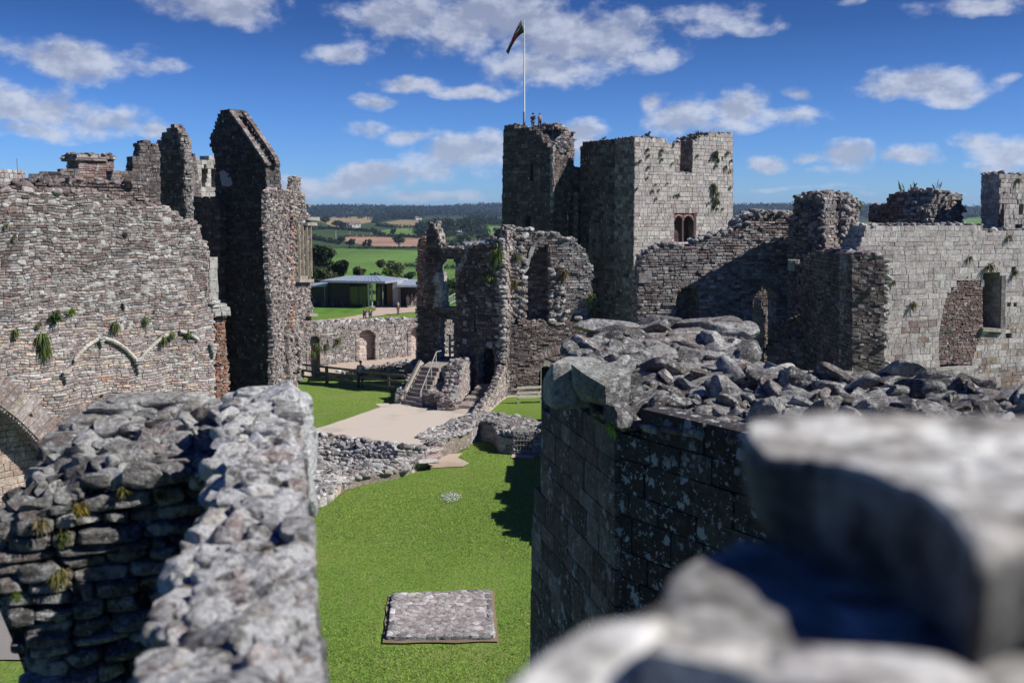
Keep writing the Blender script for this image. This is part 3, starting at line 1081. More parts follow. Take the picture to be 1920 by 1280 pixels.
def platform():
    c = [gnd(737, 1112, .13), gnd(918, 1105, .13), gnd(925, 1191, .13), gnd(728, 1193, .13)]
    r = thing('stone_platform', (sum(c) / 4) * [1, 1, 0], 'low square stone platform of grey crazy paving set in the lawn', 'platform')
    g = np.random.default_rng(5)
    ctr = sum(c) / 4
    mb = MB()
    top = np.array(c)
    lo = top.copy(); lo[:, 2] = -.05
    mb.add(np.concatenate([top - [0, 0, .004], lo]), [[0, 1, 2, 3], [0, 1, 5, 4], [1, 2, 6, 5], [2, 3, 7, 6], [3, 0, 4, 7]], (.30, .26, .23))
    mb.build('core', M['wall'], r)
    mb = MB()
    # crazy paving: relaxed random points, each stone an irregular slab
    pts = g.random((150, 2))
    for _ in range(6):
        s = g.random((6000, 2))
        d = ((s[:, None] - pts[None]) ** 2).sum(-1).argmin(1)
        for i in range(len(pts)):
            if (d == i).any(): pts[i] = pts[i] * .3 + s[d == i].mean(0) * .7
    for i in range(len(pts)):
        dd = np.sort(np.sqrt(((pts - pts[i]) ** 2).sum(1)))[1:5]
        u, v = pts[i]
        p = (top[0] * (1 - u) + top[1] * u) * (1 - v) + (top[3] * (1 - u) + top[2] * u) * v
        r0 = dd.mean() * .56 * 2.9
        rock(mb, p - [0, 0, .003], (r0 * g.uniform(.9, 1.2), r0 * g.uniform(.8, 1), .013), pick('ashlar', g, 1.12, .16), 3, g=g, tilt=.02, cuts=7, boxy=3)
    mb.build('paving', M['wall'], r)
    mb = MB()
    for a, b in ((0, 1), (1, 2), (2, 3), (3, 0)):
        A, B = top[a], top[b]
        L = np.linalg.norm(B - A); t = 0
        while t < L - .1:
            w = min(g.uniform(.22, .5), L - t)
            p = A + (B - A) * (t + w / 2) / L
            inn = (ctr - p); inn[2] = 0; inn /= np.linalg.norm(inn)
            rock(mb, p + inn * .07 - [0, 0, .07], (w * .5, .11, .095), pick('rubble', g, 1.15), 5, rz=math.atan2(B[1] - A[1], B[0] - A[0]), g=g, tilt=.03, boxy=7, smin=.85)
            t += w
    mb.build('kerb_stones', M['wall'], r)
    q = [ctr + (p - ctr) * [1.10, 1.10, 0] for p in top]
    mb = MB(); o = [np.array([p[0], p[1], .028]) for p in q]
    sheet('soil_border', [(p[0], p[1]) for p in o], .03, M['soil'], 'worn earth border round the stone platform', 'soil', px=False, jag=.035)


platform()


def flower_patch():
    g = np.random.default_rng(4)
    c = gnd(845, 932, 0)
    mb = MB()
    for i in range(420):
        a, q = g.uniform(0, 6.28), math.sqrt(g.random()) * (1 + .2 * g.normal())
        p = c + [math.cos(a) * q * .42, math.sin(a) * q * .75, .035]
        s = .02 * g.uniform(.6, 1.4)
        V = [p + [s * math.cos(t), s * math.sin(t), g.uniform(0, .02)] for t in (0, 1.57, 3.14, 4.71)]
        mb.add(V, [[0, 1, 2, 3]], (.75, .76, .74))
        mb.add([p + [-.004, 0, -.05], p + [.004, 0, -.05], p + [.003, 0, 0], p + [-.003, 0, 0]], [[0, 1, 2, 3]], (.1, .2, .03))
    o = mb.build('daisy_patch', M['leaf'])
    tag(o, 'small patch of tiny white daisies in the middle of the lawn', 'flowers', kind='stuff')


flower_patch()


def grass_blades():
    """real short blades over the part of the lawn the photo looks down on"""
    g = np.random.default_rng(12)
    n = 110000
    Y = 23 + 29 * g.random(n) ** 1.1
    X = g.uniform(-9.2, 1.8, n)
    c = gnd(826, 1150, 0)
    ok = ~((abs(X - c[0]) < 1.75) & (abs(Y - c[1]) < 2.3))
    # keep off the ruined footing and paving at the far left
    wl = [gnd(*p, 0)[:2] for p in ((480, 980), (583, 952), (612, 940), (652, 914), (700, 892), (744, 890), (797, 866), (881, 832), (900, 824), (925, 830), (935, 846), (962, 852), (1060, 854), (1060, 780), (480, 780))]
    ok &= ~inside(wl, X, Y)
    ok &= (Y < 52)
    X, Y = X[ok], Y[ok]; n = len(X)
    P = np.stack([X, Y, np.full(n, -.02)], 1)
    a = g.uniform(0, 6.28, n); h = g.uniform(.018, .042, n); w = g.uniform(.008, .02, n)
    sd = np.stack([np.cos(a), np.sin(a), np.zeros(n)], 1) * w[:, None]
    ln = g.normal(0, .025, (n, 3)); ln[:, 2] = h
    V = np.stack([P - sd, P + sd, P + ln + sd * .4, P + ln - sd * .4], 1).reshape(-1, 3)
    t = g.random(n)[:, None]
    col = np.array((.145, .255, .036)) * (1 - t) + np.array((.33, .45, .10)) * t
    dry = g.random(n) < .08
    col[dry] = (.36, .33, .16)
    mb = MB(); mb.add(V, np.arange(n * 4).reshape(n, 4), np.repeat(col, 4, 0))
    tag(mb.build('grass', M['leaf']), 'short blades of the mown lawn in the court', 'grass', kind='stuff')


grass_blades()
sheet('gravel_strip', [(-120, 990), (50, 990), (50, 1236), (-120, 1236)], .03, gravel_mat('grey_gravel', (.16, .145, .135), (.34, .31, .28), (.24, .21, .19)), 'grey gravel walk at the foot of the hall wall, far left edge', 'path', jag=.06)

# ================================================================ LEFT: hall wall
HW = Plane((-30, 36.5), (428, 44.5))
hw_out = [(-60, 1400), (-60, 352), (0, 361), (60, 359), (129, 361), (181, 361), (226, 380), (245, 387), (268, 390), (291, 387), (316, 394), (336, 406), (347, 417),
          (376, 423), (377, 454), (388, 461), (392, 480), (393, 560), (400, 572), (402, 700), (404, 1000), (404, 1400)]
arch_hole = [(-70, 742), (-20, 750), (0, 766), (30, 788), (55, 812), (80, 838), (89, 850), (88, 900), (90, 965), (92, 1400), (-70, 1400)]
arch2 = [(118, 800), (128, 788), (160, 770), (200, 761), (232, 761), (262, 770), (290, 790), (310, 830), (310, 1000), (118, 1000)]


def hw_tint(u, z, g):
    t = (11.4 - z) / 5.5 + g.normal(0, .14)
    t2 = .5 + .5 * math.sin(u * 1.7 + z * .9) * math.sin(z * 1.3 - u * .5)
    if t < .30: p, k = ('brown' if g.random() < .5 else 'grey'), .92
    elif t < .62: p, k = ('grey' if g.random() < .45 else 'brown' if g.random() < .5 else 'pink'), .95
    else: p, k = ('pink' if g.random() < .72 else 'beige' if g.random() < .4 else 'grey'), 1.08
    if t > .5 and g.random() < .01 + .10 * (t2 > .93): p, k = 'brick', 1
    if g.random() < .07: p, k = 'rubble', 1.15
    return pick(p, g, k * .92, .09)


def left_hall():
    r = thing('ruined_hall_wall', HW.pt(HW.L / 2, 0, -.5), 'tall pinkish rubble hall wall with vault scars, arches and tufts, filling the left side', 'ruined wall')
    mb = MB()
    masonry(mb, HW, hw_out, [arch_hole, arch2], 1.3, .28, .105, .07, 'pink', 1, dj=.028, gap=.011, cham=.025, tint=hw_tint, top=(.42, .8), toppal='brown', seed=3, zmin=-.1, warp=1.3, core=.85)
    g = np.random.default_rng(8)
    # large irregular lichened stones strewn through the upper courses
    for i in range(330):
        u = g.uniform(-.5, 9.5); z = 12.6 - 6 * g.random() ** 1.5
        P = HW.pt(u, z, -.055)
        pz = HW.uv(*(0, 0)) if False else None
        if z > 12.0 and u > 4.5 or z > 11.2 and u > 7.5 or u > 8.9: continue
        s = g.uniform(.09, .23)
        rock(mb, P, (s, .085, s * g.uniform(.45, .8)), pick('rubble' if g.random() < .6 else 'grey', g, 1.12), 3, rz=math.atan2(HW.U[1], HW.U[0]), g=g, tilt=.1)
    mb.build('wall', M['pinkwall'], r)
    # rear core, rough dark rubble rising behind the broken face
    mb = MB()
    BP = HW.back(1.5)
    ro = [(-60, 900), (-60, 343), (60, 346), (130, 340), (200, 343), (262, 350), (270, 372), (300, 395), (320, 420), (330, 900)]
    masonry(mb, BP, ro, [], .9, .3, .14, .15, 'brown', .85, dj=.09, gap=.02, cham=.04, top=(.5, .9), seed=4, ends=False)
    mb.build('rubble_core', M['wall'], r)
    # vault and inner jamb seen through the big arch
    mb = MB()
    JP = HW.back(1.0)
    g2 = g
    masonry(mb, JP, [(-200, 1400), (-200, 600), (150, 600), (150, 1400)], [], .5, .42, .27, 0, 'beige', .86, dj=.02, gap=.015, seed=6, ends=False, zmin=-.1)
    mb.build('inner_wall', M['pinkwall'], r)
    mb = MB()
    # reveal side of the arch
    a, b = HW.uv(90, 860)[0] + .02, 0
    SP = Plane(tuple(HW.pt(a, 0)[:2]), tuple(HW.pt(a, 0, -1.0)[:2]), plan=True)
    masonry(mb, SP, [(0, -.1), (1.0, -.1), (1.0, HW.uv(88, 850)[1] + .1), (0, HW.uv(88, 850)[1] + .1)], [], .3, .42, .27, 0, 'beige', .95, dj=.02, gap=.015, seed=7, ends=False, px=False)
    # sloping vault soffit
    pts = [(-70, 742), (-20, 750), (0, 766), (30, 788), (55, 812), (80, 838), (89, 850)]
    q = np.array([HW.pt(*HW.uv(*p), -.02) for p in pts]); q2 = q - HW.N * 1.0 + [0, 0, .05]
    mb.add(np.concatenate([q, q2]), [[i, i + 1, len(q) + i + 1, len(q) + i] for i in range(len(q) - 1)], (.22, .15, .12))
    mb.build('arch_reveal', M['pinkwall'], r)
    mb = MB()
    arch_ring(mb, HW, [(-70, 735), (-20, 743), (0, 760), (30, 782), (55, 806), (80, 832), (96, 850)], .95, .34, .05, 'pink', .9)
    mb.build('arch_ring', M['pinkwall'], r)
    mb = MB()
    arch_ring(mb, HW, [(118, 796), (128, 786), (160, 768), (200, 759), (232, 759), (262, 768), (290, 788)], .34, .10, .02, 'brown', 1.3, seed=9)
    mb.build('relieving_arch', M['pinkwall'], r)
    # broken vault ribs
    def rib(pts, w):
        mb = MB()
        q = np.array([HW.pt(*HW.uv(*p), .12) for p in pts])
        qq = lerp_poly(q, np.linspace(0, 1, 22))
        for o, rr in ((0, w), (.055, w * .7), (-.055, w * .7)):
            tube(mb, qq + [0, 0, o] - HW.N * abs(o) * .6, rr, (.52, .48, .42), 6)
        mb.build('vault_rib', M['pinkwall'], r)
    rib([(137, 676), (146, 664), (160, 650), (174, 640), (186, 633)], .05)
    rib([(191, 634), (205, 637), (222, 645), (236, 656), (247, 667), (254, 675)], .065)
    rib([(262, 673), (270, 662), (284, 648), (300, 634), (318, 624)], .045)
    rib([(335, 621), (348, 624), (360, 630), (370, 637)], .05)
    def corbel(px, py, s):
        mb = MB()
        p = HW.pt(*HW.uv(px, py), .1)
        rz = math.atan2(HW.U[1], HW.U[0])
        for i, (w, h) in enumerate(((.34, .12), (.28, .12), (.2, .14), (.12, .14))):
            rock(mb, p + [0, 0, (.2 - i * .14) * s], (w * s * .6, .16 * s * (1 - i * .18), h * s * .62), pick('pale', RNG, .8), 5, rz=rz, tilt=.02, boxy=6, smin=.85, rough=.02)
        mb.build('corbel', M['pinkwall'], r)
    corbel(258, 683, 1.1); corbel(189, 640, .7); corbel(122, 706, .8); corbel(398, 655, 1.0); corbel(232, 573, .5)
    # window pilaster and brick jamb at the far end
    mb = MB()
    PE = HW.back(-.05)
    masonry(mb, PE, [(393, 480), (407, 480), (408, 562), (394, 562)], [], .5, .5, .42, 0, 'pale', .72, dj=.01, gap=.01, cham=.02, seed=11)
    masonry(mb, HW.back(.4), [(380, 470), (388, 470), (388, 556), (380, 556)], [], .3, .3, .3, 0, 'dark', .7, seed=12)
    masonry(mb, PE, [(396, 566), (412, 566), (430, 576), (430, 588), (424, 592), (404, 592)], [], .6, .3, .17, .03, 'pale', .9, dj=.05, seed=13)
    mb.build('window_jamb', M['pinkwall'], r)
    mb = MB()
    masonry(mb, HW.back(.25), [(406, 590), (420, 592), (421, 640), (425, 660), (427, 700), (430, 760), (404, 760)], [], .8, .24, .085, .05, 'brick', .66, dj=.07, gap=.02, seed=14, erough=.1)
    mb.build('brick_jamb', M['pinkwall'], r)
    # small putlog hollows: near-black boxes painted as their shade
    mb = MB()
    for px, py, w, h in ((233, 440, .18, .14), (233, 571, .2, .12), (122, 703, .12, .14), (57, 778, .12, .14), (190, 741, .1, .08)):
        p = HW.pt(*HW.uv(px, py), .035)
        box(mb, p, (w, .06, h), (.02, .018, .016), rz=math.atan2(HW.U[1], HW.U[0]), jit=.02)
    mb.build('putlog_shade', M['darkwall'], r)


left_hall()

NH = tuple(HW.N)
for i, (px, py, s, c, dr, lab, n) in enumerate([
        (101, 592, .42, (.055, .10, .03), .5, 'dark green bushy fern high on the pink hall wall', 120),
        (132, 585, .30, (.25, .36, .05), .1, 'bright yellow green tuft on the pink hall wall beside a dark fern', 80),
        (78, 628, .40, (.13, .17, .05), 1.5, 'largest hanging grass clump on the pink hall wall', 170),
        (84, 645, .38, (.12, .16, .04), 1.6, 'lower hanging grass under the largest clump of the pink hall wall', 120),
        (26, 618, .26, (.12, .14, .05), 1.3, 'leftmost hanging tuft on the pink hall wall', 80),
        (213, 605, .30, (.15, .18, .06), 1.4, 'drooping dry green tuft above the vault rib of the pink hall wall', 110),
        (270, 598, .24, (.13, .18, .06), 1.0, 'oval green tuft above the broken vault springing', 90),
        (290, 580, .14, (.15, .15, .07), .8, 'tiny brown green tuft above the oval tuft', 40),
        (303, 633, .30, (.12, .16, .05), 1.0, 'sloping grass clump on the second vault scar of the pink wall', 120),
        (318, 624, .26, (.12, .17, .05), .8, 'grass on the crown of the second vault scar', 90),
        (350, 622, .28, (.12, .16, .05), .9, 'grass mat trailing along the right vault rib', 110),
        (70, 607, .2, (.10, .15, .04), .6, 'small green sprig left of the dark fern on the hall wall', 50),
        (8, 421, .2, (.10, .12, .04), 1, 'dull tuft near the upper left edge of the pink hall wall', 40),
        (25, 440, .2, (.12, .13, .05), 1.2, 'brownish tuft just below the upper left tuft of the hall wall', 40)]):
    tuft('wall_plant', HW.pt(*HW.uv(px, py), .06), s, c, lab, NH, dr, n, seed=i)


def palisade():
    r = thing('picket_fence', at(0, 970, 36), 'short pale picket fence at the foot of the hall arch, far left edge', 'fence')
    A, B = at(-60, 975, 36.2), at(38, 972, 36.4)
    for i, t in enumerate(np.linspace(0, 1, 15)):
        p = A + (B - A) * t
        mb = MB(); box(mb, p * [1, 1, 0] + [0, 0, .62 + .02 * (i % 3)], (.07, .03, 1.15), (.50, .42, .34))
        mb.build('picket', M['wood'], r)
    mb = MB()
    for z in (.35, .95): bar(mb, A * [1, 1, 0] + [0, .03, z], B * [1, 1, 0] + [0, .03, z], .03, .08, (.42, .36, .29))
    mb.build('rail', M['wood'], r)


palisade()

# ---- skyline pieces behind the hall wall
def skyline():
    # chimney
    P = Plane((144, 50), (216, 51.5))
    r = thing('chimney_stack', P.pt(.9, 8, 0), 'broad square chimney stack with moulded cap behind the hall wall top', 'chimney')
    mb = MB(); masonry(mb, P, [(148, 345), (148, 299), (213, 299), (213, 345)], [], 1.3, .3, .12, 0, 'red', 1.15, dj=.02, tint=lambda u, z, g: pick('red' if u > .5 else 'brown', g, 1.1), seed=21)
    mb.build('shaft', M['wall'], r)
    mb = MB(); masonry(mb, P.back(-.12), [(143, 301), (143, 291), (217, 291), (217, 301)], [], 1.55, .5, .14, .02, 'brown', 1.1, dj=.05, top=(.3, .8), seed=22)
    mb.build('cap', M['wall'], r)
    # roof parapet fragments
    specs = [((-20, 46), (49, 48), [(-20, 341), (-20, 316), (0, 318), (20, 319), (47, 320), (48, 341)], 'grey', 1.15, .25, 'long pale grey wall head at the far left skyline', .4),
             ((37, 47), (73, 47), [(38, 345), (39, 333), (72, 327), (72, 345)], 'brown', .9, .3, 'low dark stump of parapet right of the pale wall head', .5),
             ((72, 47.5), (120, 48), [(74, 342), (76, 322), (113, 319), (118, 342)], 'brown', .7, .5, 'long dark roof beam shaped parapet fragment on the left skyline', .5),
             ((112, 49), (145, 49.5), [(112, 344), (113, 319), (145, 317), (146, 344)], 'dark', 1.5, .3, 'upright broken parapet piece left of the chimney', .5),
             ((210, 50), (252, 51), [(208, 345), (211, 323), (225, 320), (250, 322), (252, 345)], 'brown', .8, .4, 'dark rounded parapet fragment right of the chimney', .5),
             ((247, 54), (300, 55), [(247, 400), (248, 297), (258, 296), (262, 286), (262, 266), (281, 264), (284, 288), (286, 270), (296, 268), (300, 290), (300, 400)], 'dark', 1.0, .35, 'dark battlement turret touching the smaller gable', .9)]
    for i, (a, b, out, pal, k, sw, lab, th) in enumerate(specs):
        P = Plane(a, b)
        mb = MB(); masonry(mb, P, out, [], th, sw, .2, .03, pal, k, dj=.03, seed=30 + i)
        tag(mb.build('parapet_fragment' if i < 5 else 'battlement_turret', M['wall']), lab, 'parapet' if i < 5 else 'turret')
    mb = MB(); b = at(34, 341, 46); tube(mb, [b, b + [0, 0, 1.05]], .012, (.12, .12, .12), 5)
    tag(mb.build('lightning_rod', M['metal']), 'thin upright metal rod on the far left wall head', 'rod')
    # arcaded tower behind the gables
    P = Plane((350, 66), (410, 68))
    r = thing('arcaded_tower', P.pt(1, 8, 0), 'pale tower top with pointed corbel arches seen between the two gables', 'tower')
    mb = MB()
    holes = [[(378, 350), (378, 320), (384, 309), (390, 320), (388, 335), (385, 350)], [(396, 352), (395, 322), (402, 312), (409, 322), (408, 352)]]
    masonry(mb, P, [(345, 420), (345, 298), (354, 297), (356, 290), (368, 290), (369, 300), (377, 299), (392, 298), (393, 293), (404, 292), (404, 297), (412, 297), (412, 420)], holes, 1.0, .5, .28, .01, 'pale', .85, dj=.02, seed=41)
    mb.build('wall', M['ashlar'], r)
    mb = MB(); masonry(mb, P.back(.8), [(350, 400), (350, 304), (412, 304), (412, 400)], [], .5, .5, .3, 0, 'dark', .8, seed=42, ends=False)
    mb.build('recess_back', M['darkwall'], r)
    mb = MB(); masonry(mb, P.back(-.5), [(349, 372), (350, 294), (366, 291), (368, 302), (372, 330), (377, 345), (377, 372)], [], .6, .5, .28, .02, 'dark', 1.6, seed=43)
    mb.build('turret_buttress', M['wall'], r)


skyline()

# ---- gables
def gables():
    # smaller gable: dark face turned left, thick lit end turned right
    P = Plane((262, 58.5), (349, 55.5))
    out = [(262, 900), (262, 290), (285, 272), (300, 264), (305, 252), (310, 247), (314, 240), (320, 236), (327, 236), (331, 243), (337, 250), (340, 262), (343, 272), (344, 284), (345, 300), (347, 374), (349, 900)]
    r = thing('small_gable', P.pt(1.5, 1, -.4), 'smaller broken stone gable with crumbling lit right end', 'ruined gable')
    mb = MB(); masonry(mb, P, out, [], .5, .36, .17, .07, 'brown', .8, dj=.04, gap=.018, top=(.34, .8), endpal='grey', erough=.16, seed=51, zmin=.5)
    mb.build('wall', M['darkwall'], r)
    # stepped crumbling cap at the right end
    Q = Plane(tuple(P.pt(P.L - .02, 0)[:2]), tuple(P.pt(P.L + .15, 0, -1.2)[:2]), plan=True)
    mb = MB(); masonry(mb, Q, [(347, 900), (347, 300), (340, 275), (336, 250), (345, 249), (350, 250), (352, 268), (351, 284), (356, 293), (358, 318), (358, 372), (362, 900)], [], .35, .3, .16, .06, 'grey', .9, dj=.12, gap=.02, seed=52, ends=True)
    mb.build('end_face', M['wall'], r)
    # linking wall between gables
    P2 = Plane((340, 62.5), (412, 60.5))
    mb = MB(); masonry(mb, P2, [(340, 900), (340, 374), (366, 371), (404, 369), (412, 369), (412, 900)], [], .8, .4, .2, .05, 'brown', .7, dj=.03, top=(.25, .6), seed=53, zmin=.5)
    tag(mb.build('linking_wall', M['darkwall']), 'low dark wall joining the two gables', 'ruined wall')
    # tall gable
    P = Plane((394, 62), (516, 57.5))
    out = [(404, 1000), (404, 297), (398, 284), (395, 276), (394, 258), (400, 245), (404, 236), (407, 225), (410, 212), (416, 208), (429, 207), (436, 216), (446, 231), (458, 247),
           (470, 264), (482, 281), (492, 297), (497, 306), (498, 330), (500, 360), (500, 420), (505, 500), (509, 580), (514, 650), (520, 752), (521, 1000)]
    r = thing('tall_gable', P.pt(2, 1, -.4), 'tallest pointed stone gable with steep coping on its right slope', 'ruined gable')
    mb = MB(); masonry(mb, P, out, [], 1.0, .42, .2, .05, 'brown', .40, dj=.03, gap=.014, top=(.22, .35), endpal='grey', erough=.1, seed=55, zmin=.5)  # stone tint lowered to deepen the shade on this face
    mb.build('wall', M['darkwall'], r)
    # double coping down the slope
    mb = MB()
    for off, dx, wd in ((-.05, 0, .3), (-.62, 8, .3)):
        pts = [(432 + dx, 209 - dx * .1), (448 + dx, 230), (470 + dx, 262), (492 + dx, 295), (498 + dx * .6, 306)]
        q = np.array([P.pt(*P.uv(*p), off) for p in pts])
        n = 24
        L = lerp_poly(q, np.linspace(0, 1, n + 1))
        for i in range(n):
            a, b = L[i], L[i + 1]
            d = b - a
            rock(mb, (a + b) / 2 + [0, 0, .04], (np.linalg.norm(d) * .62, .24, .11), pick('brown', RNG, 1.15), 5, rz=0, tilt=0.0, boxy=6, smin=.85) if False else bar(mb, a - d * .06, b + d * .1 + [0, 0, -.03], wd, .12 + .05 * RNG.random(), pick('brown', RNG, .8))
    mb.build('coping', M['wall'], r)
    mb = MB()   # pale remnant of plaster
    pz = P.back(-.045)
    pl = [(412, 322), (420, 319), (432, 330), (436, 346), (430, 350), (416, 348), (413, 335)]
    V = [pz.pt(*pz.uv(*p)) for p in pl]
    mb.add(V, [list(range(len(V)))], (.42, .42, .44)); mb.build('plaster_patch', M['plaster'], r)

    # broken cross wall to the right of the gable, lit rough core
    corner = P.pt(P.L - .02, 0)
    far = at(583, 405, 64.5)
    Q = Plane(tuple(corner[:2]), tuple(far[:2]), plan=True)
    out = [(513, 1000), (512, 600), (504, 500), (500, 420), (500, 358), (508, 355), (520, 357), (546, 356), (549, 333), (562, 333), (563, 360), (571, 364), (572, 400), (580, 403), (583, 425), (582, 519), (580, 561), (585, 578), (583, 600), (578, 640), (568, 672), (560, 705), (556, 760), (556, 1000)]
    r = thing('broken_cross_wall', Q.pt(2, 1, -.4), 'sunlit torn end of a thick wall showing rough pink core, right of the tall gable', 'ruined wall')
    def tf(u, z, g):
        if g.random() < .025: return pick('brick', g, .85)
        return pick('pink' if g.random() < .45 else 'brown' if g.random() < .2 else 'grey', g, .98, .08)
    hol = [[(541, 380), (549, 380), (548, 430), (541, 432)], [(552, 636), (560, 630), (562, 700), (548, 705)]]
    mb = MB(); masonry(mb, Q, out, hol, .3, .17, .105, .06, 'pink', 1, dj=.10, gap=.02, cham=.03, tint=tf, top=(.24, .8), seed=57, zmin=.5)
    g = np.random.default_rng(12)
    for i in range(330):
        px = g.uniform(504, 578); py = g.uniform(375, 735)
        if px > 562 and py > 640 or px < 504 + (py - 380) * .035: continue
        u, z = Q.uv(px, py)
        s = g.uniform(.08, .22)
        rock(mb, Q.pt(u, z, g.uniform(-.05, .1)), (s, s * .8, s * .6), tf(0, 0, g) * .95, 3, g=g)
    mb.build('wall', M['pinkwall'], r)
    mb = MB()
    for i in range(60):
        py = g.uniform(385, 620); u, z = Q.uv(545 + g.normal(0, 2.5), py)
        rock(mb, Q.pt(u, z, .08), (.13, .1, .06), pick('brick', g, .85), 3, g=g)
    mb.build('brick_flue', M['pinkwall'], r)
    mb = MB()
    for x in (553, 560, 568, 575):
        a, b = Q.pt(*Q.uv(x, 425), .22), Q.pt(*Q.uv(x + 2, 519), .22)
        bar(mb, a, b, .16, .16, (.36, .31, .23))
    mb.build('window_mullion', M['wall'], r)
    mb = MB()
    for x0, x1, y in ((567, 589, 410), (566, 584, 420), (552, 566, 520), (551, 578, 526), (570, 586, 590)):
        a, b = Q.pt(*Q.uv(x0, y), .2), Q.pt(*Q.uv(x1, y), .2)
        bar(mb, a, b, .35, .2, (.36, .32, .27))
    mb.build('string_course', M['wall'], r)


gables()

# ================================================================ CENTRE
def curtain_wall():
    P = Plane((566, 73), (905, 83))
    r = thing('curtain_wall', P.pt(5, 1, -.5), 'long grey curtain wall with plastered arched niches behind the timber fence', 'wall')
    def arch(x0, x1, yt, yb):
        c = (x0 + x1) / 2; w = (x1 - x0) / 2; h = w * .95
        return [(x0, yb)] + [(c - w * math.cos(a), yt + h - h * math.sin(a)) for a in np.linspace(0, math.pi, 9)] + [(x1, yb)]
    niches = [arch(578, 601, 629, 700), arch(671, 705, 618, 700), arch(768, 797, 612, 700)]
    out = [(540, 760), (540, 618), (566, 616), (582, 610), (620, 606), (660, 604), (700, 604), (740, 601), (785, 600), (850, 598), (905, 597), (905, 760)]
    mb = MB()
    masonry(mb, P, out, niches, 1.6, .26, .13, .05, 'grey', 1.1, dj=.05, gap=.02, top=(.36, .95), toppal='rubble', hpal='pink', seed=61, zmin=.6)
    mb.build('wall', M['wall'], r)
    for i, nc in enumerate(niches):
        mb = MB()
        x0, x1 = nc[0][0], nc[-1][0]
        B = P.back(.55)
        masonry(mb, B, [(x0 - 8, 720), (x0 - 8, 605), (x1 + 8, 605), (x1 + 8, 720)], [], .3, .5, .22, 0, 'beige', 1.15, dj=.02, gap=.01, seed=62 + i, ends=False,
                tint=lambda u, z, g: np.array((.56, .47, .42)) * g.uniform(.75, 1.12))
        o = mb.build('niche_back', M['plaster'], r)
        mb = MB()
        arch_ring(mb, P, nc[1:-1], .26, .11, .04, 'pink', .72, seed=60 + i)
        arch_ring(mb, P.back(.3), nc[1:-1], .12, .10, .05, 'brick', .62, seed=60 + i)
        for xx in (x0 - 1, x1 + 1):
            u, z1_ = P.uv(xx, nc[1][1])
            z = .6
            while z < z1_:
                box(mb, P.pt(u, z + .11, .0), (.30, .14, .19), pick('pink', RNG, .85), rz=math.atan2(P.U[1], P.U[0]), jit=.012)
                z += .21
        mb.build('niche_surround', M['wall'], r)
    for i, (px, py) in enumerate([(590, 645), (585, 660), (611, 645), (632, 636), (596, 652)]):
        tuft('wall_plant', P.pt(*P.uv(px, py), .08), .42, (.13, .17, .05), ['green tuft in the leftmost curtain wall niche', 'lower green tuft in the leftmost curtain wall niche', 'yellowish tuft right of the leftmost niche',
             'small tuft high between the first two niches of the curtain wall', 'tuft on the right jamb of the leftmost curtain wall niche'][i], tuple(P.N), .9, 60, seed=40 + i)
    # little white info posts on top
    # low rubble wall in front of the service path
    Q = Plane((600, 70.5), (800, 67))
    mb = MB()
    masonry(mb, Q, [(600, 760), (600, 704), (640, 699), (682, 692), (740, 684), (775, 680), (793, 678), (800, 760)], [], 1.4, .3, .13, .05, 'rubble', 1.0, dj=.07, gap=.02, top=(.4, .95), toppal='rubble', seed=66, zmin=.4)
    tag(mb.build('low_rubble_wall', M['wall']), 'low tumbled rubble wall directly behind the timber fence', 'ruined wall')
    for i, (px, py) in enumerate([(735, 690), (760, 686)]):
        tuft('wall_plant', Q.pt(*Q.uv(px, py), -.2), .35, (.18, .16, .05), ['dry moss clump on the low rubble wall behind the fence', 'dry moss clump nearer the steps on the low rubble wall'][i], (0, 0, 1), .4, 60, seed=50 + i)


curtain_wall()


def timber_fence():
    a, b = gnd(560, 712, CZ), gnd(760, 737, CZ)
    r = thing('timber_fence', a, 'dark three rail timber fence the blue shirted man leans on', 'fence')
    d = b - a; L = np.linalg.norm(d); dn = d / L
    for px in (562, 613, 672, 730):
        p = gnd(px, 712 + (px - 560) * .125, CZ)
        p = a + dn * ((p - a) @ dn)
        mb = MB(); box(mb, p + [0, 0, .58], (.16, .16, 1.2), (.19, .15, .115), rz=math.atan2(d[1], d[0]))
        mb.build('post', M['wood'], r)
    for z in (1.12, .72, .32):
        mb = MB()
        bar(mb, a + [-.1, -.10, z], b + [0, -.10, z], .05, .14, (.20, .16, .125))
        mb.build('rail', M['wood'], r)


timber_fence()

# ---- ruin with the tall window (main dark block in the middle)
W1 = Plane((783, 63.4), (947, 60.8))
w1_out = [(782, 900), (782, 597), (783, 509), (784, 461), (787, 448), (792, 437), (802, 433), (804, 420), (813, 420), (817, 433), (822, 440), (825, 466), (871, 469), (876, 460),
          (891, 463), (912, 459), (921, 446), (931, 434), (941, 428), (948, 430), (948, 600), (946, 900)]
w1_win = [(822, 576), (824, 540), (822, 515), (820, 502), (824, 491), (832, 485), (842, 484), (850, 487), (855, 496), (855, 576)]
w1_door = [(823, 672), (823, 606), (828, 599), (838, 597), (847, 600), (851, 606), (851, 672)]
w1_slit = [(887, 620), (887, 588), (890, 584), (893, 588), (893, 620)]
w1_pass = [(896, 760), (896, 664), (903, 655), (914, 652), (924, 656), (928, 668), (928, 760)]


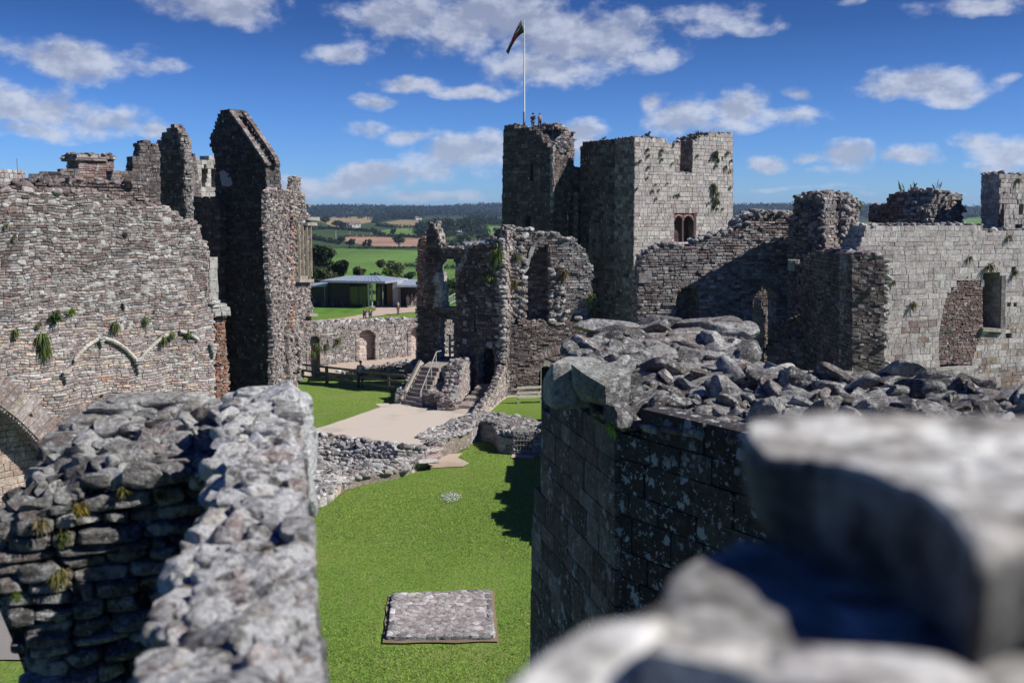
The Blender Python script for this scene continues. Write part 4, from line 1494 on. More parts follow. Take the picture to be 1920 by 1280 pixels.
def window_ruin():
    r = thing('window_ruin', W1.pt(2, 1, -.5), 'dark gutted ruin with tall arched window, doorway and slit, centre of the court', 'ruined building')
    def tf(u, z, g):
        px = 960 + FPX * (W1.pt(u, z)[0]) / 62
        if px < 797 and z > 6.3 and g.random() < .8: return pick('brick' if g.random() < .75 else 'pink', g, .85)
        return pick('brown' if g.random() < .8 else 'grey', g, .52)  # dark tint carries part of the ruin's shade
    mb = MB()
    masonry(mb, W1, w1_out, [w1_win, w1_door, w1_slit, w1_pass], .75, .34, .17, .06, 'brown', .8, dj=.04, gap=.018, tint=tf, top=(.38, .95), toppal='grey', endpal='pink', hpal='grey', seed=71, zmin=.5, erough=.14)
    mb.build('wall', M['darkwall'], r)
    # dark passage behind the doorway at the foot of the right side
    mb = MB(); B = W1.back(3.2)
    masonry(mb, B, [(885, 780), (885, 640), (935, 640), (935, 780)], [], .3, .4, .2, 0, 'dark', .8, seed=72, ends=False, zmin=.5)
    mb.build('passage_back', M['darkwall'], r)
    # rubble seam and pale broken jamb on the right end
    E = Plane(tuple(W1.pt(W1.L + .02, 0)[:2]), tuple(W1.pt(W1.L + .02, 0, -.75)[:2]), plan=True)
    mb = MB()
    g = np.random.default_rng(5)
    for i in range(260):
        z = g.uniform(1.0, 10.6)
        u = W1.L - abs(g.normal(0, .22)) - .05
        s = g.uniform(.10, .22)
        rock(mb, W1.pt(u, z, g.uniform(-.04, .12)), (s * 1.1, s, s * .6), pick('rubble', g, 1.05), 3, g=g)
    for i in range(90):
        z = g.uniform(8.2, 11.2); u = W1.L - g.uniform(0, 1.2)
        s = g.uniform(.14, .28)
        rock(mb, W1.pt(u, min(z, 11.1 - .7 * (W1.L - u)), g.uniform(-.8, .1)), (s * 1.1, s, s * .7), pick('grey', g, 1.0), 3, g=g)
    mb.build('rubble_seam', M['wall'], r)
    # red brick strip up the left edge
    mb = MB()
    F_ = W1.back(-.1)
    masonry(mb, F_, [(788, 590), (787, 520), (786, 470), (790, 445), (799, 440), (798, 475), (796, 510), (791, 560)], [], .25, .22, .08, .03, 'brick', .95, dj=.08, gap=.015, seed=74)
    mb.build('brick_edge', M['pinkwall'], r)
    # dressed stones of the window jambs
    mb = MB()
    masonry(mb, W1.back(-.06), [(813, 574), (817, 540), (813, 519), (817, 512), (822, 512), (826, 540), (828, 576)], [], 1.0, .3, .3, .03, 'pale', .85, dj=.03, seed=75)
    mb.build('window_jamb', M['wall'], r)
    mb = MB()
    masonry(mb, W1.back(-.06), [(853, 512), (853, 500), (860, 498), (872, 470), (878, 470), (868, 500), (858, 515)], [], .3, .3, .2, .04, 'grey', .9, dj=.03, seed=76)
    mb.build('window_jamb', M['wall'], r)
    mb = MB()
    masonry(mb, W1.back(.2), [(815, 574), (817, 566), (833, 563), (831, 556), (820, 557)], [], .5, .3, .2, .02, 'pale', .85, seed=77)
    mb.build('window_jamb', M['wall'], r)
    for px, py, s in ((919, 646, .20), (873, 606, .16), (871, 640, .18), (873, 561, .16), (917, 570, .22)):
        mb = MB()
        p = W1.pt(*W1.uv(px, py), .03)
        rock(mb, p, (s, .03, s), (.30, .31, .33), 5, rz=math.atan2(W1.U[1], W1.U[0]), tilt=.02, rough=.1)
        mb.build('plaster_patch', M['plaster'], r)
    # return wall on the left side of the pier
    return r


window_ruin()

W2 = Plane((948, 61.6), (1135, 62.6))
def chamber_ruin():
    r = thing('chamber_ruin', W2.pt(2, 1, -.5), 'ragged ruined chamber wall with stepped right edge in front of the great tower', 'ruined building')
    up = [(948, 640), (948, 427), (956, 424), (963, 427), (978, 432), (985, 436), (986, 429), (1000, 429), (1001, 438), (1010, 440), (1050, 440), (1052, 447), (1078, 447), (1080, 457), (1085, 457), (1086, 467), (1097, 468), (1098, 478), (1101, 479),
          (1102, 492), (1108, 500), (1108, 515), (1112, 518), (1106, 524), (1107, 545), (1104, 560), (1101, 585), (1096, 600), (1092, 640)]
    rec = [(984, 600), (984, 560), (980, 515), (986, 500), (1000, 474), (1012, 462), (1030, 460), (1033, 520), (1034, 600)]
    mb = MB()
    masonry(mb, W2, up, [rec], 1.7, .30, .145, .05, 'grey', .82, dj=.05, gap=.02, top=(.34, .9), toppal='rubble', seed=81, erough=.16, hpal='pink',
            tint=lambda u, z, g: pick('brown' if u < 3.4 and g.random() < .6 else 'grey', g, .9))
    mb.build('wall', M['wall'], r)
    mb = MB()
    g = np.random.default_rng(9)
    for i in range(420):
        px = 952 + abs(g.normal(0, 16)); py = g.uniform(432, 602)
        if px > 984 and py > 462: px = g.uniform(951, 984)
        s = g.uniform(.10, .26)
        rock(mb, W2.pt(*W2.uv(px, py), g.uniform(-.05, .18)), (s * 1.1, s, s * .65), pick('rubble' if g.random() < .6 else 'brown', g, .95), 3, g=g)
    mb.build('rubble_face', M['wall'], r)
    mb = MB()
    for i in range(150):
        px = g.uniform(1031, 1056); py = g.uniform(500, 612)
        s = g.uniform(.09, .22)
        rock(mb, W2.pt(*W2.uv(px, py), g.uniform(.0, .25)), (s * 1.1, s, s * .65), pick('rubble', g, 1.0), 3, g=g)
    mb.build('rubble_face', M['wall'], r)
    mb = MB()
    masonry(mb, W2.back(.9), [(975, 620), (975, 445), (1045, 445), (1045, 620)], [], .4, .34, .17, 0, 'brown', .95, seed=82, ends=False)
    mb.build('recess_back', M['darkwall'], r)
    mb = MB()
    for pts in (([(999, 462), (993, 480), (988, 500), (982, 508)]), ([(981, 508), (979, 530), (976, 548), (977, 592)])):
        q = np.array([W2.pt(*W2.uv(*p), .12) for p in pts])
        L = lerp_poly(q, np.linspace(0, 1, 9))
        for i in range(8): bar(mb, L[i], L[i + 1], .16, .26, pick('pale', RNG, .95))
    mb.build('broken_jamb', M['pinkwall'], r)
    # lower storey stands forward of the upper wall
    L_ = W2.back(-.5)
    mb = MB()
    low = [(949, 900), (949, 612), (975, 606), (1030, 606), (1060, 604), (1135, 607), (1250, 607), (1250, 900)]
    masonry(mb, L_, low, [[(1010, 780), (1010, 700), (1014, 690), (1024, 686), (1034, 690), (1038, 700), (1038, 780)]], 1.3, .30, .13, .03, 'brown', .95, dj=.05, gap=.018, top=(.4, .8), seed=83, zmin=.5)
    mb.build('lower_wall', M['darkwall'], r)
    mb = MB()
    arch_ring(mb, L_, [(1009, 700), (1013, 690), (1024, 685), (1035, 690), (1039, 700)], .34, .10, .04, 'brown', 1.2, seed=84)
    arch_ring(mb, L_, [(1003, 683), (1020, 672), (1045, 664), (1075, 659)], .5, .10, .06, 'brown', 1.3, seed=85)
    mb.build('relieving_arch', M['wall'], r)
    mb = MB()
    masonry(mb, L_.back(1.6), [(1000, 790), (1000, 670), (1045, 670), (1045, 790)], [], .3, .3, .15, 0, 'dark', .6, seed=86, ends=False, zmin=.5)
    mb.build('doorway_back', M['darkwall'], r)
    for px, py, w in ((1043, 606, .9), (1032, 600, .5), (1090, 602, 1.0), (1062, 583, .35), (1082, 595, .5)):
        mb = MB()
        rock(mb, W2.pt(*W2.uv(px, py), .35), (w * .5, .25, .12), pick('pale', g, .8), 5, rz=0, g=g, tilt=.08)
        mb.build('corbel', M['wall'], r)
    for i, (px, py, s, c, lab, dr) in enumerate([
            (938, 470, .7, (.14, .20, .05), 'bright leafy sprig hanging near the top of the dark ruin', 1.2),
            (930, 488, .5, (.10, .15, .04), 'green sprig below the leafy sprig of the dark ruin', 1.2),
            (922, 515, .55, (.13, .19, .05), 'pale green fern jutting from the middle of the dark ruin', .6),
            (1055, 508, .6, (.14, .10, .05), 'brown dead clump on the sunlit stub of the ruin', .8),
            (965, 475, .5, (.09, .12, .04), 'dull green moss below the broken crown of the ruin', 1.0),
            (962, 528, .45, (.13, .12, .04), 'olive moss on the rubble face beside the pale jamb', 1.0),
            (1108, 556, .6, (.12, .16, .05), 'green clump on the stepped right edge of the ruin', 1.0)]):
        P = W1 if px < 948 else W2
        tuft('wall_plant', P.pt(*P.uv(px, py), .2), s, c, lab, tuple(P.N), dr, 90, seed=60 + i)


chamber_ruin()


def steps_and_block():
    # main flight
    a0, a1 = gnd(757, 757, CZ), gnd(792, 763, CZ)
    b0, b1 = gnd(794, 687, 2.95), gnd(826, 689, 2.95)
    n = 9
    r = thing('stone_steps', (a0 + a1) / 2, 'narrow stone steps climbing to the doorway of the dark ruin', 'steps')
    for i in range(n):
        t0, t1 = i / n, (i + 1.02) / n
        z = CZ + (2.95 - CZ) * (i + 1) / n
        p = [a0 + (b0 - a0) * t0, a1 + (b1 - a1) * t0, a1 + (b1 - a1) * (t1 + .02), a0 + (b0 - a0) * (t1 + .02)]
        mb = MB()
        V = []
        for zz in (z - .24, z):
            for q in p: V.append([q[0], q[1], zz])
        V = np.array(V); V[:4, 2] = CZ - .1
        V += RNG.normal(0, .006, V.shape)
        c = pick('pink', RNG, .72)
        mb.add(V, BOXF, c)
        mb.build('step', M['pinkwall'], r)
    # landing
    mb = MB()
    p = [b0 + [-.1, 0, 0], b1 + [.5, 0, 0], gnd(852, 668, 2.95), gnd(820, 668, 2.95)]
    V = np.array([[q[0], q[1], zz] for zz in (CZ - .1, 2.95) for q in p]); mb.add(V, BOXF, (.34, .30, .26))
    mb.build('landing', M['pinkwall'], r)
    # stringer of rough stones on the left
    mb = MB()
    bar(mb, a0 + [-.12, 0, .25], b0 + [-.12, 0, .3], .18, .35, (.40, .35, .29))
    mb.build('stringer', M['pinkwall'], r)
    # side rubble bank left of the flight
    mb = MB()
    A = np.array([gnd(742, 757, CZ) + [0, 0, .55], gnd(756, 745, CZ) + [0, 0, .75], gnd(770, 735, CZ) + [0, 0, 1.2], gnd(783, 728, CZ) + [0, 0, 2.0]])
    B = A + np.array([[.55, .1, .1], [.6, .3, .1], [.7, .5, .2], [.6, .5, .2]])
    rubble_patch(mb, A, B, .34, 46, 'rubble', 1.0, 3, seed=91, under=(.12, .1, .09), skirt=1.5)
    PL = Plane(tuple(gnd(741, 757, CZ)[:2]), tuple(gnd(758, 757, CZ)[:2]), plan=True)
    masonry(mb, PL, [(0, .6), (0, 1.6), (.3, 1.72), (.62, 1.7), (.62, .6)], [], .8, .25, .13, .03, 'grey', .9, px=False, seed=92, top=(.3, .8))
    mb.build('side_bank', M['wall'], r)
    # handrail
    h = thing('handrail', a1, 'slim pale metal handrail slanting up beside the stone steps', 'handrail')
    mb = MB()
    t0, t1 = a1 + [-.12, .2, .85], b1 + [-.25, 0, .95]
    tube(mb, [a1 + [-.12, .1, .1], t0 - [0, .1, .15], t0, t1, t1 + [.25, .5, .0]], .035, (.36, .33, .29), 8)
    mb.build('rail', M['metal'], h)
    for t in (.06, .34, .68, .98):
        mb = MB(); q = t0 + (t1 - t0) * t
        tube(mb, [q - [0, 0, .95], q], .028, (.45, .43, .40), 8); mb.build('baluster', M['metal'], h)
    # timber guard in the doorway
    d = thing('doorway_guard', gnd(838, 668, 2.95), 'pale timber guard rails seen through the ruin doorway', 'railing')
    A, B = W1.pt(*W1.uv(825, 660), -1.3), W1.pt(*W1.uv(849, 656), -1.9)
    A[2] = B[2] = 2.95
    for z in (.35, .75, 1.15):
        mb = MB(); bar(mb, A + [0, 0, z - .1], B + [0, 0, z + .15], .05, .13, (.52, .46, .36)); mb.build('rail', M['wood'], d)
    for q in (A, B):
        mb = MB(); box(mb, q + [0, .05, .7], (.13, .13, 1.5), (.5, .44, .35)); mb.build('post', M['wood'], d)

    # big rubble block
    r = thing('rubble_block', gnd(848, 770, CZ), 'tumbled stair stub of thin courses between the two flights of steps', 'ruined wall')
    P = Plane(tuple(gnd(848, 770, CZ)[:2]), tuple(gnd(890, 733, CZ)[:2]), plan=True)
    out = [(848, 790), (848, 752), (852, 744), (855, 733), (860, 722), (861, 708), (865, 700), (866, 686), (869, 677), (878, 675), (888, 676), (889, 700), (890, 790)]
    mb = MB(); masonry(mb, P, out, [], .9, .26, .115, .05, 'pink', .88, dj=.04, gap=.018, top=(.3, .9), toppal='rubble', seed=94, zmin=.6)
    mb.build('right_face', M['pinkwall'], r)
    Q = Plane(tuple(gnd(791, 762, CZ)[:2]), tuple(gnd(848, 770, CZ)[:2]), plan=True)
    mb = MB(); masonry(mb, Q, [(791, 790), (791, 742), (800, 738), (815, 738), (830, 745), (845, 756), (848, 757), (848, 790)], [], .8, .26, .13, .04, 'brown', .95, dj=.05, gap=.018, top=(.3, .9), toppal='rubble', seed=95, zmin=.6)
    mb.build('front_face', M['wall'], r)
    mb = MB()
    f0 = gnd(793, 760, CZ); f1 = gnd(848, 768, CZ); k0 = gnd(826, 689, 2.95); k1 = gnd(889, 676, 3.2)
    k0 = np.array([f0[0] + .9, f0[1] + 3.2, 2.5]); k1 = P.pt(*P.uv(884, 678), -.5)
    A = np.array([f0 + [0, .3, .75], (f0 + f1) / 2 + [0, .3, .6], f1 + [-.1, .4, .4]])
    B = np.array([k0, (k0 + k1) / 2 + [0, 0, .15], k1])
    rubble_patch(mb, A, B, .34, 230, 'rubble', .92, 3, seed=96, amp=.12, under=(.12, .10, .09), skirt=2.2)
    mb.build('rubble_slope', M['wall'], r)
    # second flight
    r = thing('short_steps', gnd(880, 760, CZ), 'three broad worn steps between the rubble block and the curving low wall', 'steps')
    for i, (y0, y1, x0, x1) in enumerate([(766, 752, 859, 902), (752, 741, 872, 912), (741, 731, 884, 918), (733, 722, 890, 924)]):
        z = CZ + .19 * (i + 1)
        p = [gnd(x0, y0, CZ + .19 * i), gnd(x1, y0 + 1, CZ + .19 * i), gnd(x1 + 6, y1 - 3, z), gnd(x0 + 8, y1 - 3, z)]
        V = np.array([[q[0], q[1], zz] for zz in (CZ - .1, z) for q in p]) + RNG.normal(0, .01, (8, 3))
        mb = MB(); mb.add(V, BOXF, pick('pink', RNG, .85)); mb.build('step', M['pinkwall'], r)


steps_and_block()


def low_walls():
    # curving wall from the ruin's pale jamb down to the corner
    r = thing('curving_low_wall', gnd(905, 775, CZ), 'low curving wall running from the dark ruin to the alcove corner', 'ruined wall')
    base = [gnd(948, 744, CZ), gnd(925, 762, CZ), gnd(905, 778, CZ), gnd(893, 790, CZ)]
    tops = [(3.0, 1.9), (1.9, 1.3), (1.3, .95)]
    tops = [(2.9, 1.75), (1.75, 1.4), (1.4, 1.15)]
    for i in range(3):
        P = Plane(tuple(base[i][:2]), tuple(base[i + 1][:2]), plan=True)
        mb = MB()
        masonry(mb, P, [(0, .6), (0, tops[i][0]), (P.L, tops[i][1]), (P.L, .6)], [], .42, .26, .125, .02, 'pink', .95, dj=.04, gap=.018, top=(.3, .9), toppal='rubble', px=False, seed=100 + i, zmin=.6)
        mb.build('wall_segment', M['pinkwall'], r)
    # retaining wall with rubble top
    r = thing('retaining_wall', gnd(840, 850, 0), 'low retaining wall with rubble top between gravel court and lower lawn', 'ruined wall')
    P = Plane(tuple(gnd(798, 872, 0)[:2]), tuple(gnd(881, 832, 0)[:2]), plan=True)
    mb = MB(); masonry(mb, P, [(798, 900), (798, 862), (820, 846), (821, 832), (845, 822), (880, 808), (881, 900)], [], .5, .7, .42, .0, 'ashlar', 1.15, dj=.015, gap=.012, seed=103, zmin=-.1)
    mb.build('ashlar_face', M['ashlar'], r)
    mb = MB()
    A = np.array([gnd(818, 834, .75), gnd(846, 820, .85), gnd(880, 806, .95)])
    B = np.array([gnd(778, 822, CZ) + [0, .1, .1], gnd(820, 806, CZ) + [0, 0, .15], gnd(850, 795, CZ) + [0, 0, .2], gnd(893, 783, CZ) + [0, 0, .35]])
    rubble_patch(mb, A, B, .27, 320, 'rubble', 1.12, 3, seed=104, amp=.07, under=(.24, .20, .17), skirt=.9)
    mb.build('rubble_top', M['wall'], r)
    mb = MB()
    for i, (p, s) in enumerate([((800, 864), .35), ((812, 856), .3), ((790, 846), .5), ((806, 842), .45)]):
        rock(mb, gnd(*p, .45 + .1 * i), (s * 1.6, s, .12), pick('pink', RNG, 1.05), 5, rz=.5, tilt=.02, boxy=7, smin=.85)
    mb.build('threshold_slab', M['pinkwall'], r)
    # left rubble mass
    r = thing('rubble_wall', gnd(690, 870, 0), 'broad spread of collapsed rubble wall left of the lower lawn', 'ruined wall')
    A = np.array([gnd(573, 955, .25), gnd(600, 935, .3), gnd(640, 905, .35), gnd(690, 890, .4), gnd(740, 884, .35), gnd(800, 862, .4)])
    B = np.array([gnd(560, 815, CZ + .4), gnd(590, 808, CZ + .35), (gnd(640, 815, CZ + .3)), gnd(700, 824, CZ + .25), gnd(745, 834, CZ + .2), gnd(792, 838, CZ + .1)])
    mid = (A * .45 + B * .55); mid[:, 2] = [.06, .05, .05, .12, .6, .7]
    m2 = (A * .7 + B * .3); m2[:, 2] = [.55, .5, .6, .75, .75, .6]
    m3 = (A * .22 + B * .78); m3[:, 2] = [.2, .08, .08, .75, 1.15, 1.0]
    mb = MB()
    rubble_patch(mb, A, m2, .27, 300, 'rubble', 1.15, 3, seed=105, amp=.08, under=(.24, .2, .17), skirt=.6)
    rubble_patch(mb, m2, mid, .27, 170, 'rubble', 1.05, 3, seed=106, amp=.08, under=(.12, .1, .09))  # bed of the hollow tinted darker to read as shade
    rubble_patch(mb, mid, m3, .28, 200, 'rubble', 1.05, 3, seed=107, amp=.08, under=(.1, .09, .08))
    rubble_patch(mb, m3, B, .28, 290, 'rubble', 1.15, 3, seed=108, amp=.08, under=(.26, .22, .18), skirt=.9)
    mb.build('rubble', M['wall'], r)
    g = np.random.default_rng(3)
    mb = MB()
    edge = [(583, 948), (604, 940), (640, 912), (668, 900), (700, 888), (742, 887), (770, 876), (798, 868)]
    q = [gnd(*p, .12) for p in edge]
    L = lerp_poly(np.array(q), np.linspace(0, 1, 22))
    for i in range(21):
        if g.random() < .8:
            d = L[i + 1] - L[i]
            rock(mb, (L[i] + L[i + 1]) / 2, (np.linalg.norm(d) * .52, .22, .2), pick('pink' if g.random() < .5 else 'rubble', g, 1.1), 5, rz=math.atan2(d[1], d[0]), g=g, tilt=.03, boxy=7, smin=.85)
    mb.build('kerb_stones', M['wall'], r)
    # alcove and right hand rubble mass
    r = thing('alcove_wall', gnd(940, 850, 0), 'grey rubble wall round a small curved alcove with a barred opening', 'ruined wall')
    c0, c1, c2, c3, c4 = gnd(881, 832, 0), gnd(900, 824, 0), gnd(925, 830, 0), gnd(935, 846, 0), gnd(962, 852, 0)
    c5, c6 = gnd(1003, 853, 0), gnd(1050, 853, 0)
    chain = [(c0, c1, .95, 1.0), (c1, c2, 1.0, 1.05), (c2, c3, 1.05, .8), (c3, c4, .8, .9)]
    for i, (p, q_, za, zb) in enumerate(chain):
        P = Plane(tuple(p[:2]), tuple(q_[:2]), plan=True)
        mb = MB(); masonry(mb, P, [(0, -.1), (0, za), (P.L, zb), (P.L, -.1)], [], .5, .55, .34, .0, 'ashlar', .95, dj=.015, px=False, seed=110 + i)
        mb.build('alcove_face', M['ashlar'], r)
    P = Plane(tuple(c4[:2]), tuple(c6[:2]), plan=True)
    op = (c5 - c4)[:2] @ P.U[:2]
    mb = MB(); masonry(mb, P, [(0, -.1), (0, 1.15), (P.L, 1.25), (P.L, -.1)], [[(.15, .12), (.15, .85), (op - .1, .85), (op - .1, .12)]], .9, .28, .15, .0, 'rubble', 1.0, dj=.06, px=False, seed=116)
    masonry(mb, P.back(1.2), [(-.2, -.1), (-.2, 1.0), (P.L, 1.0), (P.L, -.1)], [], .2, .3, .15, 0, 'brown', .8, px=False, seed=117, ends=False)
    mb.build('barred_face', M['wall'], r)
    mb = MB()
    A = np.array([c0 + [0, .1, .95], c1 + [0, .1, 1.0], c2 + [0, .1, 1.05], c3 + [0, .2, .85], c4 + [0, .2, 1.1], c5 + [0, .2, 1.2], c6 + [0, .2, 1.25]])
    B = np.array([gnd(888, 786, CZ) + [0, 0, .35], gnd(915, 785, CZ) + [0, 0, .4], gnd(950, 788, CZ) + [0, 0, .3], gnd(985, 790, CZ) + [0, 0, .2], gnd(1010, 794, CZ) + [0, 0, .1], gnd(1050, 795, CZ)])
    rubble_patch(mb, A, B, .28, 460, 'rubble', .95, 3, seed=118, amp=.12, under=(.14, .12, .11), skirt=1.0)
    mb.build('rubble_top', M['wall'], r)
    # iron grilles
    gr = thing('iron_grille', (c4 + c5) / 2, 'upright iron bar grille in the low opening beside the lawn', 'grille')
    mb = MB()
    for t in np.linspace(.2, op - .15, 6):
        tube(mb, [P.pt(t, .05, .08), P.pt(t + .05, .95, .02)], .016, (.30, .28, .25), 6)
    mb.build('upright_bar', M['metal'], gr)
    mb = MB()
    for z in (.25, .5, .75): tube(mb, [P.pt(.05, z, .08), P.pt(op, z, .06)], .016, (.30, .28, .25), 6)
    mb.build('cross_bar', M['metal'], gr)
    A_, B_, C_, D_ = gnd(788, 826, .95), gnd(812, 838, .95), gnd(833, 828, .95), gnd(808, 817, .95)
    gr = thing('pit_grille', (A_ + C_) / 2, 'flat iron bar grille over a dark pit in the threshold rubble', 'grille')
    mb = MB()
    for t in np.linspace(.05, .95, 5): tube(mb, [A_ + (D_ - A_) * t, B_ + (C_ - B_) * t], .016, (.30, .27, .24), 6)
    mb.build('long_bar', M['metal'], gr)
    mb = MB()
    for t in np.linspace(.1, .9, 4): tube(mb, [A_ + (B_ - A_) * t, D_ + (C_ - D_) * t], .016, (.30, .27, .24), 6)
    mb.build('short_bar', M['metal'], gr)


low_walls()


def barrier():
    A, B = gnd(972, 757, CZ), gnd(1045, 754, CZ)
    r = thing('timber_barrier', A, 'pale grey timber barrier with two rails on the small side lawn', 'barrier')
    d = B - A
    for t in (0, .58, .98):
        mb = MB(); box(mb, A + d * t + [0, 0, .5], (.13, .13, 1.05 if t != .58 else 1.1), (.46, .43, .35)); mb.build('post', M['wood'], r)
    for z in (.98, .66, .42):
        mb = MB(); bar(mb, A + [-.08, -.09, z], B + [0, -.09, z], .05, .13, (.50, .47, .39)); mb.build('rail', M['wood'], r)
    mb = MB(); q = A + d * .58
    box(mb, q + [0, .2, 1.3], (.05, .05, 2.2), (.42, .39, .33)); mb.build('tall_stake', M['wood'], r)


barrier()

# ================================================================ GREAT TOWER
def great_tower():
    r = thing('great_tower', at(1190, 600, 96) * [1, 1, 0], 'great many-sided castle keep with sunlit right face and dark left faces', 'castle tower')
    C0 = at(941, 405, 101)[:2]; C1 = at(1037, 405, 97)[:2]; C2 = at(1088, 405, 99.5)[:2]; C3 = at(1190, 405, 92)[:2]; C4 = at(1374, 405, 98)[:2]
    # faces
    PT = Plane(tuple(C0), tuple(C1), plan=True)
    PM = Plane(tuple(C2), tuple(C3), plan=True)
    PR = Plane(tuple(C3), tuple(C4), plan=True)
    mb = MB()
    tout = [(938, 640), (941, 429), (942, 334), (944, 246), (947, 235), (953, 232), (960, 232), (966, 240), (981, 242), (990, 241), (1000, 246), (1013, 251), (1019, 268), (1028, 272), (1036, 276), (1037, 318), (1037, 640)]
    masonry(mb, PT, tout, [[(994, 337), (994, 310), (997, 306), (1000, 310), (1000, 337)], [(984, 424), (984, 404), (989, 400), (995, 404), (995, 424)]], 2.4, .60, .34, .03, 'brown', .5, dj=.03, gap=.02, top=(.5, .9), toppal='grey', seed=121, zmin=-2)  # turret stone darkened, shade put into its tint
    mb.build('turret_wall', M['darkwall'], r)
    mb = MB()   # slit backs, pale tint for sunlight in one, dark for shade
    masonry(mb, PT.back(2.2), [(990, 345), (990, 300), (1004, 300), (1004, 345)], [], .3, .5, .3, 0, 'pale', .9, seed=122, ends=False)
    masonry(mb, PT.back(2.2), [(980, 430), (980, 395), (1000, 395), (1000, 430)], [], .3, .5, .3, 0, 'dark', .6, seed=123, ends=False)
    mb.build('slit_reveal', M['ashlar'], r)
    # right cheek and rear of the turret
    e = PT.pt(PT.L, 0)[:2]
    C1b = at(1063, 405, 101.5)[:2]
    PK = Plane(tuple(e), tuple(C1b), plan=True)
    mb = MB()
    masonry(mb, PK, [(1037, 400), (1037, 276), (1042, 272), (1052, 262), (1057, 256), (1060, 262), (1062, 275), (1063, 400)], [], .3, .5, .3, .06, 'grey', .8, dj=.08, gap=.02, top=(.5, .8), seed=124)
    mb.build('turret_cheek', M['tower'], r)
    mb = MB()
    PB = PT.back(2.6)
    masonry(mb, PB, [(985, 400), (985, 246), (1000, 240), (1004, 236), (1020, 234), (1040, 233), (1046, 241), (1056, 250), (1060, 262), (1060, 400)], [], 1.6, .4, .22, .12, 'brown', .9, dj=.1, gap=.03, top=(.55, .95), toppal='grey', seed=125)
    A = np.array([PT.pt(PT.L * .30, 19.5, -1.6), PT.pt(PT.L * .70, 19.3, -1.4), PT.pt(PT.L * .98, 17.9, -1.2)])
    B = np.array([PT.pt(PT.L * .35, 20.0, -2.7), PT.pt(PT.L * .75, 20.1, -2.7), PT.pt(PT.L * 1.1, 19.4, -2.7)])
    rubble_patch(mb, A, B, .45, 200, 'grey', .9, 3, seed=126, amp=.15, under=(.13, .11, .1))
    mb.build('turret_rubble', M['wall'], r)
    # recessed low link with the big broken window
    PL = Plane(tuple(at(1030, 405, 99.5)[:2]), tuple(at(1100, 405, 100.5)[:2]), plan=True)
    mb = MB()
    masonry(mb, PL, [(1030, 640), (1030, 317), (1060, 316), (1070, 318), (1100, 318), (1100, 640)], [[(1048, 452), (1048, 392), (1074, 391), (1074, 452)]], 1.6, .60, .34, .0, 'brown', .48, dj=.03, gap=.02, top=(.4, .5), seed=127, zmin=-2, hpal='dark')  # link stone darkened like the other shaded faces
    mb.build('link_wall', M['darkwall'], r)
    mb = MB()
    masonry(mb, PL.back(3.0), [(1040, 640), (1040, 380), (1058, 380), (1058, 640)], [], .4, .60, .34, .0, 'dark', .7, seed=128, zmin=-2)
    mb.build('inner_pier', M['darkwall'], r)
    # buttress strips in the angle
    mb = MB()
    for x0, x1, y0, dd in ((1076, 1084, 360, -.6), (1038, 1043, 355, -.3)):
        masonry(mb, PL.back(dd), [(x0, 640), (x0, y0), (x1, y0), (x1, 640)], [], .6, .60, .34, .0, 'brown', .8, seed=129, zmin=-2)
    mb.build('buttress', M['darkwall'], r)
    # middle dark face, stone tint darkened to deepen its shade
    mb = MB()
    mout = [(1088, 640), (1088, 275), (1094, 270), (1096, 266), (1110, 264), (1130, 262), (1150, 260), (1165, 259), (1190, 258), (1187, 640)]
    rec = [[(1111, 572), (1111, 482), (1134, 482), (1134, 572)], [(1110, 610), (1110, 586), (1133, 586), (1133, 610)], [(1096, 452), (1096, 440), (1110, 440), (1110, 452)]]
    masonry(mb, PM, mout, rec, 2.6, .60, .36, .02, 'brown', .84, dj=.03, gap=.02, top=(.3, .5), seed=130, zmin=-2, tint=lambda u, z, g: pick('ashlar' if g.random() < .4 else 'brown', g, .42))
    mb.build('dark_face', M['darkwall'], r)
    mb = MB()
    masonry(mb, PM.back(.7), [(1105, 640), (1105, 430), (1140, 430), (1140, 640)], [], .3, .5, .3, 0, 'red', .7, seed=131, ends=False, zmin=-2)
    mb.build('recess_back', M['darkwall'], r)
    mb = MB()
    for x in (1109, 1122, 1136):
        a, b = PM.pt(*PM.uv(x, 418), .05), PM.pt(*PM.uv(x, 484), .05)
        bar(mb, a, b, .35, .2, (.17, .14, .13))
    mb.build('moulding', M['darkwall'], r)
    # lit face, its stone tinted paler than the shaded faces
    mb = MB()
    rout = [(1187, 640), (1190, 259), (1218, 260), (1222, 258), (1232, 258), (1234, 262), (1250, 265), (1268, 267), (1276, 273), (1275, 292), (1274, 320), (1285, 320), (1297, 327), (1299, 300), (1299, 262), (1310, 258), (1318, 255),
            (1334, 251), (1350, 252), (1363, 252), (1366, 254), (1374, 254), (1374, 330), (1373, 640)]
    win = [(1264, 456), (1264, 398), (1305, 397), (1305, 456)]
    def rt(u, z, g):
        if g.random() < .10: return pick('pink', g, 1.0)
        return pick('ashlar', g, 1.22, .07)
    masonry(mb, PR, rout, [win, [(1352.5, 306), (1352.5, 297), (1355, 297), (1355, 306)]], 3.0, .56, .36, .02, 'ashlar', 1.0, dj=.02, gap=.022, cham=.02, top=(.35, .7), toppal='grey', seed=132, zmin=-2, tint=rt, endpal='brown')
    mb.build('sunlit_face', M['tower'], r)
    mb = MB()
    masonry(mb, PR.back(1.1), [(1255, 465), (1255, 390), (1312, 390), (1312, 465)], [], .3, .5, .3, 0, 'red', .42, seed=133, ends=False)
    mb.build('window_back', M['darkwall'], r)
    # two light window: mullion and cusped heads
    w = MB()
    B = PR.back(.15)
    bar(w, B.pt(*B.uv(1280, 457)), B.pt(*B.uv(1280, 404)), .13, .2, (.30, .17, .16))
